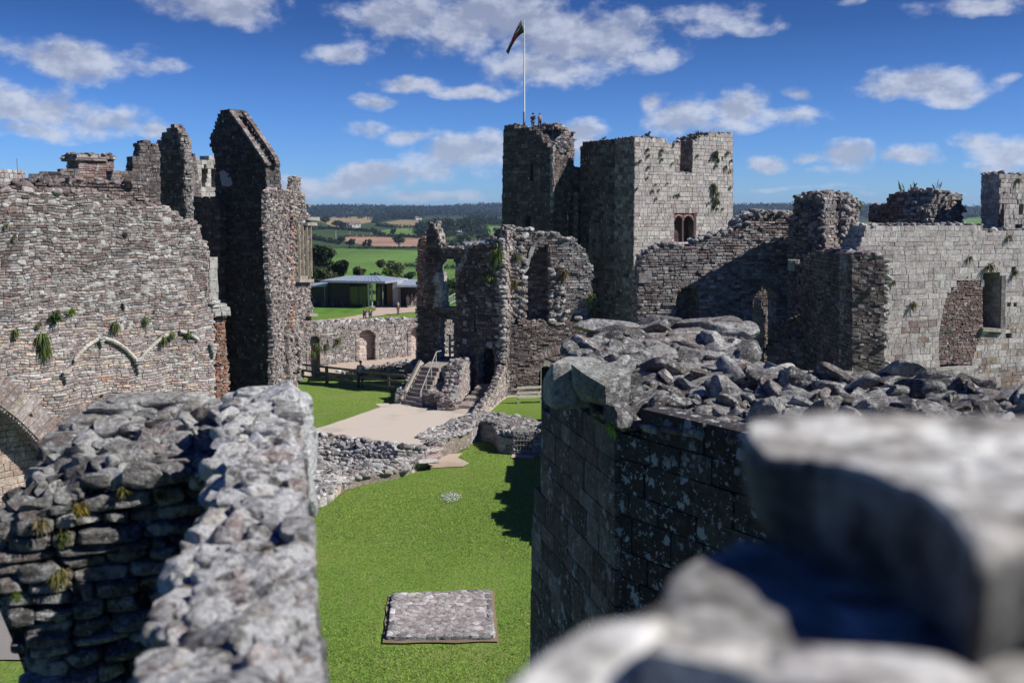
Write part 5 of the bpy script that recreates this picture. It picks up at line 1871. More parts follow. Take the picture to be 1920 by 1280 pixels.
    for x0, x1 in ((1264, 1280), (1281, 1299)):
        c = (x0 + x1) / 2; hw = (x1 - x0) / 2
        q = [B.pt(*B.uv(c - hw * math.cos(a), 413 - 9.5 * math.sin(a))) for a in np.linspace(0, math.pi, 11)]
        tube(w, q, .085, (.36, .20, .19), 6)
        q = [B.pt(*B.uv(c - hw * .55 * math.cos(a), 411 - 3.6 * math.sin(a) - 3)) for a in np.linspace(0, math.pi, 7)]
        tube(w, q, .045, (.36, .20, .19), 6)
        # spandrel above the arch
        V = [B.pt(*B.uv(c - hw * math.cos(a), 413 - 9.5 * math.sin(a)), .02) for a in np.linspace(0, math.pi, 9)] + [B.pt(*B.uv(x1, 398), .02), B.pt(*B.uv(x0, 398), .02)]
        for i in range(8):
            yy = 398
            xa, xb = c - hw * math.cos(math.pi * i / 8), c - hw * math.cos(math.pi * (i + 1) / 8)
            w.add([V[i], V[i + 1], B.pt(*B.uv(xb, yy), .02), B.pt(*B.uv(xa, yy), .02)], [[0, 1, 2, 3]], (.20, .11, .105))
    bar(w, B.pt(*B.uv(1302, 457)), B.pt(*B.uv(1302, 398)), .2, .3, (.24, .14, .13))
    bar(w, B.pt(*B.uv(1264, 457), .3), B.pt(*B.uv(1305, 457), .3), .5, .15, (.5, .47, .43))
    w.build('window_tracery', M['plaster'], r)
    # right return and roofless back so that it is a body
    PX = Plane(tuple(at(1350, 405, 99.5)[:2]), tuple(at(1330, 405, 111)[:2]), plan=True)
    mb = MB(); masonry(mb, PX, [(0, -2), (0, 18.9), (PX.L, 18.2), (PX.L, -2)], [], .8, .6, .36, 0, 'ashlar', .9, px=False, seed=134, dj=.02)
    mb.build('far_face', M['tower'], r)
    # weeds on the lit face
    wd = [(x, y, s * .55) for x, y, s in [(1340, 285, 1.1), (1345, 300, .7), (1336, 345, .9), (1338, 360, .8), (1342, 372, .9), (1345, 362, .6), (1337, 385, .7), (1344, 390, .5), (1363, 285, .6), (1360, 312, .6), (1354, 390, .4), (1307, 290, .5), (1213, 279, .6),
          (1192, 305, .5), (1215, 312, .5), (1240, 298, .5), (1238, 290, .45), (1193, 352, .5), (1222, 357, .5), (1229, 371, .5), (1265, 365, .4), (1272, 366, .4), (1270, 364, .4), (1228, 345, .35), (1260, 305, .45), (1235, 355, .4), (1368, 350, .5), (1327, 380, .4),
          (1213, 332, .4), (1250, 343, .35), (1341, 292, 1), (1338, 352, 1), (1343, 378, .9), (1336, 372, .6), (1341, 310, .6), (1330, 300, .4), (1370, 300, .5), (1368, 320, .4), (1240, 280, .7), (1215, 290, .5), (1200, 300, .5)]]
    for i, (px, py, s) in enumerate(wd):
        tuft('tower_weed', PR.pt(*PR.uv(px, py), .08), s * .9, np.array((.085, .095, .035)) * (1.0 if i % 3 else .7), 'small dark weed rooted in a joint of the keep\'s sunlit face', tuple(PR.N), 1.0, 60, group='weeds on the sunlit keep face', seed=200 + i)
    tuft('tower_weed', PL.pt(*PL.uv(1060, 316), -.3), .9, (.07, .09, .035), 'dark bush on the low link wall between turret and keep', (0, 0, 1), .2, 120, group='weeds on the keep', seed=240)
    tuft('tower_weed', PR.pt(*PR.uv(1312, 256), -.3), .7, (.06, .06, .03), 'wiry dead weeds on the keep parapet right of the notch', (0, 0, 1), 0, 24, group='weeds on the keep', seed=241)
    return PT, PM, PR


PT, PM, PR = great_tower()


def flagpole():
    b = PT.pt(*PT.uv(972, 240), -.9)
    t = b.copy(); t[2] = PT.pt(*PT.uv(972, 46))[2] + .3
    r = thing('flagpole', b, 'tall white flagpole standing on the highest turret of the keep', 'flagpole')
    mb = MB(); tube(mb, [b, b + (t - b) * .5, t], [.085, .075, .045], (.78, .78, .76), 10); mb.build('pole', M['metal'], r, smooth=True)
    mb = MB(); rock(mb, t + [0, 0, .06], (.09, .09, .09), (.7, .68, .6), 5, cuts=0, boxy=2, rough=0, tilt=0); mb.build('finial', M['metal'], r, smooth=True)
    mb = MB(); tube(mb, [b, b + [0, 0, 1.6]], [.12, .12], (.30, .32, .36), 10); mb.build('sleeve', M['metal'], r)
    mb = MB(); tube(mb, [b + [.13, 0, 1.2], b + [.10, 0, (t - b)[2] * .6], t + [.06, 0, -.2]], .012, (.7, .7, .7), 5); mb.build('halyard', M['cloth'], r)
    # limp flag: white over green with a red emblem lost in the folds
    sc = 101 / FPX
    mb = MB()
    nu, nv = 26, 12
    V, C = [], []
    g = np.random.default_rng(3)
    for i in range(nu):
        s = i / (nu - 1)
        # hoist line hangs along the pole; the fly droops away to the left
        cx = -.12 - 1.55 * s ** .85
        cz = -.35 - 2.55 * s ** 1.15
        for j in range(nv):
            q = j / (nv - 1) - .5
            wid = 1.15 * (1 - .62 * math.sin(min(1, s * 1.15) * math.pi * .55)) + .0
            fold = .16 * math.sin(q * 16 + s * 5)
            V.append(t + np.array([cx + q * wid * .55 * (.4 + .6 * s), fold, cz - q * wid * (1.0 - .35 * s)]))
            c = (.62, .62, .60) if q < -.0 else (.03, .20, .07)
            e = abs(s - .5) / .28 + abs(q + .02) / .34
            if e < 1 or (abs(math.sin(s * 19) * .3 - q) < .09 and .25 < s < .85): c = (.45, .03, .04)
            if s < .2 and q > .0: c = (.04, .22, .08)
            C.append(np.array(c) * .30)  # backlit shade put into the cloth's colours
    idx = np.arange(nu * nv).reshape(nu, nv)
    f = np.stack([idx[:-1, :-1], idx[1:, :-1], idx[1:, 1:], idx[:-1, 1:]], -1).reshape(-1, 4)
    mb.add(V, f, np.array(C))
    o = mb.build('flag', M['cloth'], base=t, smooth=True)
    md = o.modifiers.new('solid', 'SOLIDIFY'); md.thickness = .012
    tag(o, 'limp white, green and red flag drooping from the tall pole', 'flag')


flagpole()


def tower_rail():
    a = PT.pt(*PT.uv(1003, 246), -1.5); b = PT.pt(*PT.uv(1036, 240), -1.5)
    r = thing('turret_railing', a, 'thin handrail on the turret top beside the two visitors', 'railing')
    a[2] = b[2] = 19.9
    for t in (0, .5, 1):
        mb = MB(); q = a + (b - a) * t; tube(mb, [q - [0, 0, .6], q + [0, 0, .95]], .03, (.2, .2, .2), 6); mb.build('post', M['metal'], r)
    mb = MB(); tube(mb, [a + [0, 0, .95], b + [0, 0, .9]], .03, (.2, .2, .2), 6); mb.build('rail', M['metal'], r)


tower_rail()


def bird(P, px, py, label, s=1.0, w=-1.0, turn=0.0):
    b = P.pt(*P.uv(px, py), w)
    mb = MB()
    c = (.02, .02, .022)
    rock(mb, b + [0, 0, .24 * s], (.22 * s, .10 * s, .11 * s), c, 5, rz=turn, cuts=0, boxy=2.2, rough=0, tilt=.0)
    d = np.array([math.cos(turn), math.sin(turn), 0])
    rock(mb, b + d * .2 * s + [0, 0, .42 * s], (.085 * s, .075 * s, .08 * s), c, 5, rz=turn, cuts=0, boxy=2, rough=0, tilt=0)
    tube(mb, [b + d * .12 * s + [0, 0, .30 * s], b + d * .2 * s + [0, 0, .42 * s]], [.08 * s, .06 * s], c, 8)
    tube(mb, [b + d * .26 * s + [0, 0, .42 * s], b + d * .37 * s + [0, 0, .40 * s]], [.028 * s, .006 * s], c, 6)
    bar(mb, b - d * .15 * s + [0, 0, .22 * s], b - d * .42 * s + [0, 0, .14 * s], .11 * s, .03 * s, c)
    for k in (-.04, .04):
        n_ = np.array([-d[1], d[0], 0]) * k * s
        tube(mb, [b + n_ + [0, 0, .17 * s], b + n_], .012 * s, c, 5)
    tag(mb.build('crow', M['cloth'], base=b, smooth=True), label, 'bird', 'crows perched on the keep')


bird(PM, 1116, 263, 'small crow on the dark left face parapet of the keep', .8)
bird(PR, 1221, 258.5, 'large crow on the sunlit face parapet near the keep corner', 1.3, -.6, .5)
bird(PR, 1277, 272, 'crow left of the parapet notch on the keep', .9, -.5, 1.8)
bird(PR, 1302, 259, 'crow right of the parapet notch on the keep', .9, -.5, 1.4)

# ================================================================ RIGHT HAND RUINS
R1 = Plane((1194, 61), (1500, 62.8))
def right_range():
    r = thing('sloping_ruined_wall', R1.pt(3, 1, -.5), 'long rubble wall stepping up right from the keep, crossed by a diagonal shadow', 'ruined wall')
    out = [(1195, 900), (1195, 613), (1197, 520), (1200, 498), (1203, 486), (1212, 476), (1218, 472), (1226, 466), (1238, 461), (1263, 459), (1280, 462), (1296, 461), (1304, 455), (1311, 449), (1330, 444), (1349, 439),
           (1366, 434), (1384, 430), (1398, 420), (1411, 409), (1427, 401), (1450, 400), (1484, 400), (1500, 410), (1520, 440), (1520, 900)]
    holes = [[(1268, 900), (1267, 560), (1272, 546), (1284, 538), (1298, 538), (1308, 546), (1312, 562), (1312, 900)], [(1411, 900), (1411, 565), (1418, 550), (1430, 540), (1444, 540), (1454, 550), (1456, 900)]]
    mb = MB(); masonry(mb, R1, out, holes, 1.2, .36, .17, .06, 'grey', .85, dj=.06, gap=.02, cham=.03, top=(.42, .95), toppal='grey', seed=141, zmin=0,
                       tint=lambda u, z, g: pick('grey' if g.random() < .6 else 'brown', g, .95))
    mb.build('wall', M['wall'], r)
    mb = MB()
    masonry(mb, R1.back(.8), [(1255, 900), (1255, 520), (1322, 520), (1322, 900)], [], .3, .36, .17, 0, 'brown', .8, seed=142, ends=False, zmin=0)
    mb.build('recess_back', M['darkwall'], r)
    mb = MB(); masonry(mb, R1.back(2.6), [(1395, 900), (1395, 520), (1475, 520), (1475, 900)], [[(1437, 648), (1437, 576), (1452, 574), (1452, 648)]], .4, .36, .17, 0, 'brown', .75, seed=143, zmin=0)
    masonry(mb, R1.back(3.6), [(1430, 900), (1430, 560), (1462, 560), (1462, 900)], [], .3, .36, .17, 0, 'pink', 1.0, seed=144, zmin=0, ends=False)
    mb.build('doorway_inner', M['wall'], r)
    mb = MB(); arch_ring(mb, R1, [(1266, 562), (1270, 546), (1283, 537), (1298, 537), (1309, 546), (1314, 562)], .35, .12, .03, 'brown', 1.1, seed=145)
    mb.build('arch_ring', M['wall'], r)
    mb = MB()
    masonry(mb, R1.back(-.1), [(1197, 531), (1197, 518), (1222, 518), (1222, 531)], [], .3, .9, .5, 0, 'ashlar', .9, seed=146)
    mb.build('dressed_block', M['ashlar'], r)
    # rubble bank climbing behind its top right
    mb = MB()
    A = np.array([R1.pt(*R1.uv(1384, 432), -.8), R1.pt(*R1.uv(1411, 410), -.8), R1.pt(*R1.uv(1440, 402), -.8), R1.pt(*R1.uv(1490, 402), -.8)])
    B = A + np.array([[.2, 2.5, .3], [.2, 2.5, .35], [0, 2.5, .25], [0, 2.5, .1]])
    rubble_patch(mb, A, B, .4, 130, 'rubble', .95, 3, seed=147, amp=.15, skirt=1)
    mb.build('rubble_crest', M['wall'], r)


right_range()


def right_masses():
    # battered round tower stump
    P = Plane((1487, 60), (1545, 58.5)); Q = Plane((1545, 58.5), (1612, 60.5))
    r = thing('round_tower_stump', P.pt(1, 1, -2), 'battered round tower stump with a dark vertical slot, right of the keep', 'ruined tower')
    mb = MB()
    masonry(mb, P, [(1478, 700), (1478, 415), (1487, 402), (1487, 382), (1490, 376), (1497, 374), (1510, 367), (1528, 363), (1546, 363), (1546, 700)], [], 2.0, .3, .19, .06, 'brown', 1.0, dj=.08, gap=.02, top=(.45, .9), seed=151, zmin=0)
    masonry(mb, Q, [(1544, 700), (1544, 363), (1575, 364), (1600, 367), (1609, 378), (1612, 395), (1609, 420), (1606, 450), (1600, 470), (1600, 700)], [[(1565, 456), (1566, 372), (1576, 372), (1575, 456)]], 2.0, .3, .19, .06, 'grey', .92, dj=.08, gap=.02, top=(.45, .9), seed=152, zmin=0)
    mb.build('wall', M['wall'], r)
    mb = MB(); masonry(mb, Q.back(1.2), [(1555, 480), (1555, 366), (1586, 366), (1586, 480)], [], .3, .3, .2, 0, 'dark', .8, seed=153, ends=False); mb.build('slot_back', M['darkwall'], r)
    mb = MB()
    g = np.random.default_rng(6)
    for i in range(170):
        px = g.uniform(1490, 1600); py = g.uniform(385, 480)
        if 1545 < px < 1580: continue
        if px > 1545: continue
        PP = P if px < 1545 else Q
        s = g.uniform(.12, .3)
        rock(mb, PP.pt(*PP.uv(px, py), g.uniform(0, .12)), (s, s * .8, s * .6), pick('brown' if px < 1540 else 'grey', g, .95), 3, g=g)
    mb.build('rubble_face', M['wall'], r)
    mb = MB()
    for i in range(60):
        px = g.uniform(1579, 1603); py = g.uniform(375, 475); s = g.uniform(.12, .28)
        rock(mb, Q.pt(*Q.uv(px, py), g.uniform(0, .12)), (s, s * .8, s * .6), pick('grey', g, .95), 3, g=g)
    mb.build('rubble_face', M['wall'], r)
    tuft('wall_plant', Q.pt(*Q.uv(1610, 385), -.1), .5, (.16, .20, .06), 'green sprig on the right shoulder of the round tower stump', (1, 0, 0), .5, 60, seed=80)
    # lit fragment in front with slab
    F_ = Plane((1476, 56.5), (1508, 56))
    # long wall top between stump and front wall
    P = Plane((1575, 54.5), (1650, 52))
    mb = MB(); masonry(mb, P, [(1570, 700), (1578, 450), (1584, 442), (1598, 436), (1621, 428), (1650, 424), (1650, 700)], [], 2.2, .36, .2, .08, 'grey', .88, dj=.08, top=(.45, .9), seed=155, zmin=0)
    tag(mb.build('broken_wall_return', M['wall']), 'broken wall return joining the round stump to the great right wall', 'ruined wall')
    # second stump
    r = thing('square_tower_stump', at(1700, 405, 61) * [1, 1, 0] + [0, 0, 9], 'ruined stump with dark left half and sunlit jagged right half on the skyline', 'ruined tower')
    P = Plane((1628, 61.5), (1750, 57.5)); Q = Plane((1748, 57.5), (1806, 59.5))
    mb = MB(); masonry(mb, P, [(1628, 500), (1628, 416), (1630, 386), (1662, 384), (1664, 376), (1668, 366), (1692, 364), (1700, 360), (1750, 358), (1750, 500)], [], 1.5, .36, .19, .06, 'brown', .9, dj=.06, top=(.4, .9), seed=156)
    mb.build('dark_side', M['darkwall'], r)  # shaded side tinted darker than the sunlit one
    mb = MB(); masonry(mb, Q, [(1748, 500), (1744, 420), (1738, 395), (1748, 372), (1750, 358), (1768, 361), (1802, 363), (1803, 383), (1808, 387), (1807, 398), (1802, 402), (1805, 425), (1805, 500)], [], 1.5, .3, .17, .1, 'grey', .9, dj=.16, gap=.03, top=(.4, .9), seed=157, erough=.2)
    mb.build('sunlit_side', M['wall'], r)
    for i, (px, h) in enumerate([(1691, 1.1), (1700, .8), (1748, .7)]):
        tuft('skyline_weed', P.pt(*P.uv(px, 362 if px < 1740 else 358), -.4), h, (.10, .13, .04), ['tall thin weed on the left of the square stump', 'shorter weed beside the tall thin one on the square stump', 'thin weed near the middle of the square stump top'][i], (0, 0, 1.5), 0, 9, seed=90 + i)
    # great right wall
    RW = Plane((1600, 49.5), (1990, 53.5))
    r = thing('right_court_wall', RW.pt(5, 1, -.5), 'broad sunlit ashlar wall with one dark window and a red stone repair, right side', 'ruined wall')
    out = [(1606, 900), (1606, 470), (1621, 440), (1623, 428), (1660, 424), (1700, 425), (1760, 424), (1800, 424), (1835, 426), (1852, 430), (1870, 432), (1990, 434), (1990, 900)]
    def tf(u, z, g):
        p = RW.pt(u, z); d = p - CAM
        cy = d[1] * CT - d[2] * ST
        px = 960 + FPX * d[0] / cy; py = 640 - FPX * (d[1] * ST + d[2] * CT) / cy
        if py > 600 and g.random() < .12: return pick('beige', g, .68)
        if py > 600 and g.random() < .4: return pick('pink', g, .95)
        return pick('ashlar', g, 1.28, .08)
    win = [(1843, 614), (1844, 517), (1875, 516), (1874, 614)]
    rep = [(1762, 684), (1760, 640), (1764, 600), (1775, 556), (1790, 536), (1806, 520), (1842, 520), (1843, 616), (1835, 640), (1820, 684)]
    holes = [win, rep, [(1896, 509), (1896, 496), (1905, 494), (1905, 509)], [(1888, 577), (1888, 564), (1894, 563), (1894, 577)], [(1900, 577), (1900, 562), (1907, 562), (1907, 577)], [(1885, 636), (1886, 626), (1897, 626), (1897, 636)], [(1738, 550), (1738, 546), (1742, 546), (1742, 550)], [(1706, 667), (1706, 661), (1710, 661), (1710, 667)]]
    mb = MB(); masonry(mb, RW, out, holes, 1.3, .50, .28, .03, 'ashlar', 1.0, dj=.014, gap=.010, warp=.35, cham=.012, tint=tf, top=(.4, .8), toppal='rubble', seed=161, zmin=0)
    mb.build('wall', M['ashlar'], r)
    mb = MB()
    masonry(mb, RW.back(.02), rep, [], .3, .26, .10, .02, 'red', 1.0, dj=.035, gap=.016, seed=162, ends=False, tint=lambda u, z, g: pick('red' if g.random() < .6 else 'brown', g, 1.05))
    masonry(mb, RW.back(.02), [(1842, 640), (1842, 622), (1880, 628), (1880, 645)], [], .3, .26, .10, .02, 'red', 1.25, dj=.035, seed=163, ends=False) if False else None
    mb.build('red_stone_repair', M['wall'], r)
    mb = MB()
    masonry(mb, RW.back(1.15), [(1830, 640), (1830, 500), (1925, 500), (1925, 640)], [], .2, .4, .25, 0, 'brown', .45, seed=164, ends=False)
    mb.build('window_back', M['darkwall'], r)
    mb = MB()
    for x0, y0, x1, y1 in ((1879, 516, 1877, 614),):
        bar(mb, RW.pt(*RW.uv(x0, y0), .03), RW.pt(*RW.uv(x1, y1), .03), .22, .3, (.30, .25, .24))
    bar(mb, RW.pt(*RW.uv(1838, 617), .04), RW.pt(*RW.uv(1880, 619), .04), .3, .18, (.40, .34, .28))
    mb.build('window_frame', M['ashlar'], r)
    for i, (px, py, s) in enumerate([(1710, 568, .35), (1852, 497, .42), (1817, 481, .25), (1901, 508, .3), (1891, 442, .3), (1673, 527, .25)]):
        tuft('wall_plant', RW.pt(*RW.uv(px, py), .05), s, (.13, .12, .05), ['dry tuft alone in the middle of the sunlit ashlar wall', 'spreading dry weed above the dark window of the right wall', 'small dry weed above left of the dark window', 'dry tuft by the square hole right of the window',
             'weed at the foot of the far right tower', 'pale sprig near the torn wall end on the ashlar wall'][i], tuple(RW.N), 1.0, 50, seed=100 + i)
    # far right tower
    P = Plane((1846, 60), (1874, 56.2)); Q = Plane((1873.5, 56.2), (1990, 58.5))
    r = thing('corner_tower', Q.pt(1, 8, -1), 'square ashlar tower top at the right edge with cross slit', 'castle tower')
    mb = MB(); masonry(mb, P, [(1843, 470), (1844, 420), (1846, 327), (1875, 326), (1874, 470)], [], .25, .45, .28, .01, 'brown', .7, ends=False, seed=165, top=(.3, .5)); mb.build('dark_side', M['darkwall'], r)  # dark side: shade painted as browner, darker stone than the sunlit side
    mb = MB(); masonry(mb, Q, [(1873, 470), (1875, 325), (1890, 324), (1990, 326), (1990, 470)], [[(1910, 398), (1911, 372), (1914, 372), (1915, 384), (1918, 388), (1917, 398)], [(1903, 428), (1903, 417), (1918, 417), (1918, 428)]], 1.2, .40, .26, .01, 'ashlar', 1.0, seed=166, top=(.3, .6)); mb.build('sunlit_side', M['ashlar'], r)
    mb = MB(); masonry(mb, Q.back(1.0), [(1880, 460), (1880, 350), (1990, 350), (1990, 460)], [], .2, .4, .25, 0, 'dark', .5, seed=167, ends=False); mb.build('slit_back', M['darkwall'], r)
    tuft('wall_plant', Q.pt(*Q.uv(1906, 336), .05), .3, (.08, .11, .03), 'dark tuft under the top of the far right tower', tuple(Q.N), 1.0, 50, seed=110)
    tuft('wall_plant', Q.pt(*Q.uv(1880, 427), .05), .4, (.12, .11, .05), 'dry tuft at the left foot of the far right tower', tuple(Q.N), 1.0, 50, seed=111)
    # dark cross wall ending in a torn sunlit rubble edge
    E = at(1597, 405, 47.5); E2 = at(1660, 405, 48.5); D = at(1500, 405, 57)
    P = Plane(tuple(D[:2]), tuple(E[:2]), plan=True)
    r = thing('torn_cross_wall', P.pt(P.L, 1, -.8), 'dark cross wall ending in a tall torn edge of jutting stones', 'ruined wall')
    mb = MB()
    masonry(mb, P, [(1440, 900), (1440, 640), (1446, 610), (1500, 590), (1505, 500), (1512, 484), (1522, 476), (1540, 469), (1562, 472), (1598, 474), (1598, 900)], [], 1.5, .36, .17, .03, 'brown', .78, dj=.05, gap=.018, top=(.4, .9), toppal='grey', seed=171, zmin=0)
    mb.build('dark_face', M['darkwall'], r)
    Q = Plane(tuple(E[:2]), tuple(E2[:2]), plan=True)
    mb = MB()
    masonry(mb, Q, [(1597, 900), (1597, 480), (1606, 474), (1640, 478), (1655, 492), (1659, 520), (1661, 560), (1658, 620), (1655, 700), (1655, 900)], [], .8, .3, .16, .05, 'grey', .85, dj=.12, gap=.025, cham=.03, seed=172, zmin=0)
    g = np.random.default_rng(14)
    for i in range(330):
        py = g.uniform(482, 700); px = g.uniform(1598, 1658)
        s = g.uniform(.10, .24)
        rock(mb, Q.pt(*Q.uv(px, py), g.uniform(-.02, .28)), (s * 1.25, s, s * .5), pick('rubble', g, .95), 3, g=g)
    mb.build('torn_edge', M['wall'], r)
    # jutting fragments in the shaded corner
    mb = MB()
    P3 = Plane((1446, 55.5), (1512, 55))
    masonry(mb, P3, [(1478, 500), (1480, 488), (1498, 487), (1497, 494), (1490, 498), (1487, 508), (1480, 506)], [], .8, .5, .3, .0, 'pale', .9, seed=174)
    tag(mb.build('corner_fragment', M['wall']), 'pale jutting stone high in the dark corner left of the torn cross wall', 'ruined wall')
    mb = MB()
    masonry(mb, P3.back(.1), [(1440, 720), (1438, 650), (1450, 645), (1460, 640), (1500, 632), (1530, 640), (1540, 720)], [], .8, .4, .2, .05, 'brown', .9, seed=175, top=(.35, .8))
    tag(mb.build('corner_fragment', M['wall']), 'low broken wall in shade at the foot of the torn cross wall', 'ruined wall')
    mb = MB()
    masonry(mb, P3.back(-.2), [(1408, 720), (1412, 580), (1416, 560), (1424, 560), (1432, 600), (1432, 720)], [], .8, .4, .22, .04, 'brown', 1.0, seed=176)
    tag(mb.build('corner_fragment', M['wall']), 'narrow shaded door pier left of the sunlit doorway slot', 'ruined wall')
    for i, (px, py) in enumerate([(1490, 600), (1443, 640)]):
        tuft('wall_plant', P3.pt(*P3.uv(px, py), .1), .4, (.12, .16, .04), ['yellow green sprig in the dark corner', 'weed at the foot of the sunlit doorway slot'][i], (0, -1, .5), .4, 40, seed=112 + i)
    # court range casting the ragged shadow over the lawn, hidden behind the near tower
    S_ = Plane((4.6, 34.5), (5.2, 50), plan=True)
    so_ = [(0, 0), (0, 3.6), (.8, 4.7), (1.5, 4.4), (2.2, 5.0), (3.3, 5.2), (4.2, 4.5), (5.0, 4.9), (6, 5.3), (7.2, 4.6), (9.5, 5.0), (12, 4.7), (15.5, 4.9), (15.5, 0)]
    mb = MB(); masonry(mb, S_, so_, [], 1.2, .6, .3, .15, 'grey', .9, px=False, seed=177, top=(.5, .8))
    tag(mb.build('hidden_range_wall', M['wall']), 'ragged range wall behind the near tower, throwing its shadow on the lawn', 'ruined wall')


right_masses()

# ================================================================ NEAR WALLS
def stone_course_face(mb, P, out, sw, sh, depth, pal, seed, k=1.0, lvl=5, rag=.03, boxy=6, lean=0.0, gap=.01, vary=.35, holes=(), dj=.02, px=True, rough=.045, smin=.8):
    """close-up masonry: every stone its own rounded block set in courses"""
    g = np.random.default_rng(seed)
    o = [tuple(P.uv(*q)) for q in out] if px else list(out)
    z = min(p[1] for p in o); z1 = max(p[1] for p in o)
    rz = math.atan2(P.U[1], P.U[0])
    while z < z1:
        h = sh * g.uniform(.7, 1.4)
        for a, b in crossings(o, z + h / 2):
            a += g.uniform(-rag, rag); b += g.uniform(-rag, rag)
            u = a
            while u < b - .02:
                w = min(max(sw * math.exp(g.normal(0, vary)), sw * .4), sw * 2.2)
                if b - (u + w) < sw * .4: w = b - u
                c = P.pt(u + w / 2, z + h / 2, -depth * .5 + g.uniform(-dj, dj) + lean * (z1 - z))
                rock(mb, c, (w / 2 - gap * .2, depth * .5, h / 2 - gap * .2), pick(pal, g, k), lvl, rz=rz + g.normal(0, .03 if rough > .02 else .004), tilt=.025 if rough > .02 else .004, cuts=3 if rough > .02 else 0, boxy=boxy, rough=rough, g=g, smin=smin)
                u += w
        z += h


def near_left():
    r = thing('near_parapet', (-1.0, 4.0, 8.5), 'near lichened wall top at the lower left with white crusted stones', 'ruined wall')
    g = np.random.default_rng(31)
    # --- arm running away from the camera
    Rr = px3((700, 1500, 1.55)); 
    right = np.array([[-.30, 1.55, 10.95], [-.413, 2.14, 10.95], [-.575, 2.80, 10.96], [-.70, 3.35, 10.97], [-.83, 3.95, 10.98], [-.96, 4.50, 11.0], [-1.10, 5.05, 11.02], [-1.22, 5.45, 11.04]])
    wds = np.array([.42, .41, .38, .38, .34, .33, .33, .40])
    left = right.copy(); left[:, 0] -= wds; left[:, 2] -= .03; left[:, 1] -= .06
    mb = MB()
    patch(mb, right - [.01, 0, .035], left + [.02, 0, -.05], n=(220, 34), amp=.022, tint=(.42, .36, .32), seed=32, freq=22)
    # packed top stones, bedded in the mortar
    for i in range(980):
        t = g.random()
        q = .031 * math.exp(g.normal(0, .48))
        w_ = .42
        s = g.uniform(min(.45, q * 1.3 / w_), 1.0)
        p = lerp_poly(right, np.array([t]))[0] * (1 - s) + lerp_poly(left, np.array([t]))[0] * s
        rock(mb, p + [0, 0, -.045 - .02 * (s > .8)], (q * 1.35, q, q * .62), pick('rubble' if g.random() < .6 else 'pale' if g.random() < .7 else 'pink', g, 1.25), 9, g=g, tilt=.28, cuts=9, rough=.05, boxy=4, smin=.5)
    # larger stones lining the left lip
    for t in np.linspace(.0, .97, 24):
        p = lerp_poly(left, np.array([t]))[0]
        q = g.uniform(.05, .085)
        rock(mb, p + [g.uniform(-.01, .05), g.normal(0, .02), g.uniform(-.11, -.04)], (q * 1.35, q * .9, q * .62), pick('pale' if g.random() < .7 else 'rubble', g, 1.2), 16, g=g, tilt=.3, cuts=9, rough=.05, boxy=3.6, smin=.5)
    mb.build('arm_top', M['nearwhite'], r, smooth=True)
    # right face falling to the lawn
    mb = MB()
    for i in range(len(right) - 1):
        P = Plane(tuple(right[i][:2] + [.0, 0]), tuple(right[i + 1][:2] + [.0, 0]), plan=True)
        n_ = P.N if P.N[0] > 0 else -P.N
        P.N = n_
        stone_course_face(mb, P, [(0, 9.6), (0, right[i][2] - .03), (P.L, right[i + 1][2] - .03), (P.L, 9.6)], .16, .075, .12, 'rubble', 33 + i, 1.1, 5, .0, 6, px=False)
    mb.build('right_face', M['near'], r, smooth=True)
    # left face of the arm (in shadow)
    mb = MB()
    for i in range(len(left) - 1):
        P = Plane(tuple(left[i][:2]), tuple(left[i + 1][:2]), plan=True)
        P.N = -P.N if P.N[0] > 0 else P.N
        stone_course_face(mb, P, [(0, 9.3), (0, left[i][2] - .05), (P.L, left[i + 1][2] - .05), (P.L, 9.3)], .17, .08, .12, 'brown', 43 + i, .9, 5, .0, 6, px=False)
    mb.build('inner_face', M['near'], r, smooth=True)
    # tall pointed white block at the far end
    mb = MB()
    c = at(545, 790, 5.35)
    for (px, py, Y, rx, ry, rz_, an, k) in [(532, 765, 5.42, .15, .15, .14, .4, 1.25), (553, 790, 5.35, .11, .13, .17, .2, 1.25), (563, 850, 5.1, .09, .13, .16, 0, 1.15), (490, 742, 5.6, .15, .13, .055, .2, 1.1),
                                             (455, 755, 5.6, .13, .12, .06, -.2, 1.0), (520, 835, 5.2, .13, .12, .12, .5, 1.0), (575, 930, 4.6, .05, .10, .12, 0, 1.0)]:
        mb = MB()
        rock(mb, at(px, py, Y), (rx, ry, rz_), np.array((.50, .50, .48)) * k, 28, rz=an, tilt=.12, cuts=6, boxy=3.4, rough=.05, g=g, smin=.66)
        mb.build('corner_stone', M['nearwhite'], r, smooth=True)
    # --- cross wall: heap of large rounded stones sloping to the camera
    back = px3((520, 752, 5.75), (470, 752, 5.8), (400, 768, 5.8), (320, 768, 5.85), (250, 766, 5.85), (195, 785, 5.8), (140, 806, 5.7), (118, 845, 5.55), (96, 890, 5.35), (45, 950, 5.2))
    front = px3((452, 905, 5.15), (430, 905, 5.1), (360, 900, 5.05), (300, 898, 5.02), (240, 900, 5.0), (190, 905, 4.98), (150, 925, 4.95), (100, 950, 4.92), (60, 975, 4.9), (20, 1000, 4.9))
    mb = MB()
    patch(mb, back - [0, 0, .04], front - [0, 0, .04], n=(70, 24), amp=.03, tint=(.085, .08, .075), seed=50, freq=10)
    # back skirt so it has a body
    PBk = [tuple(x) for x in back]
    V = np.concatenate([back - [0, 0, .04], back - [0, 0, 3.0]]); m = len(back)
    mb.add(V, [[i, i + 1, m + i + 1, m + i] for i in range(m - 1)], (.1, .09, .085))
    rows, cols = 7, 14
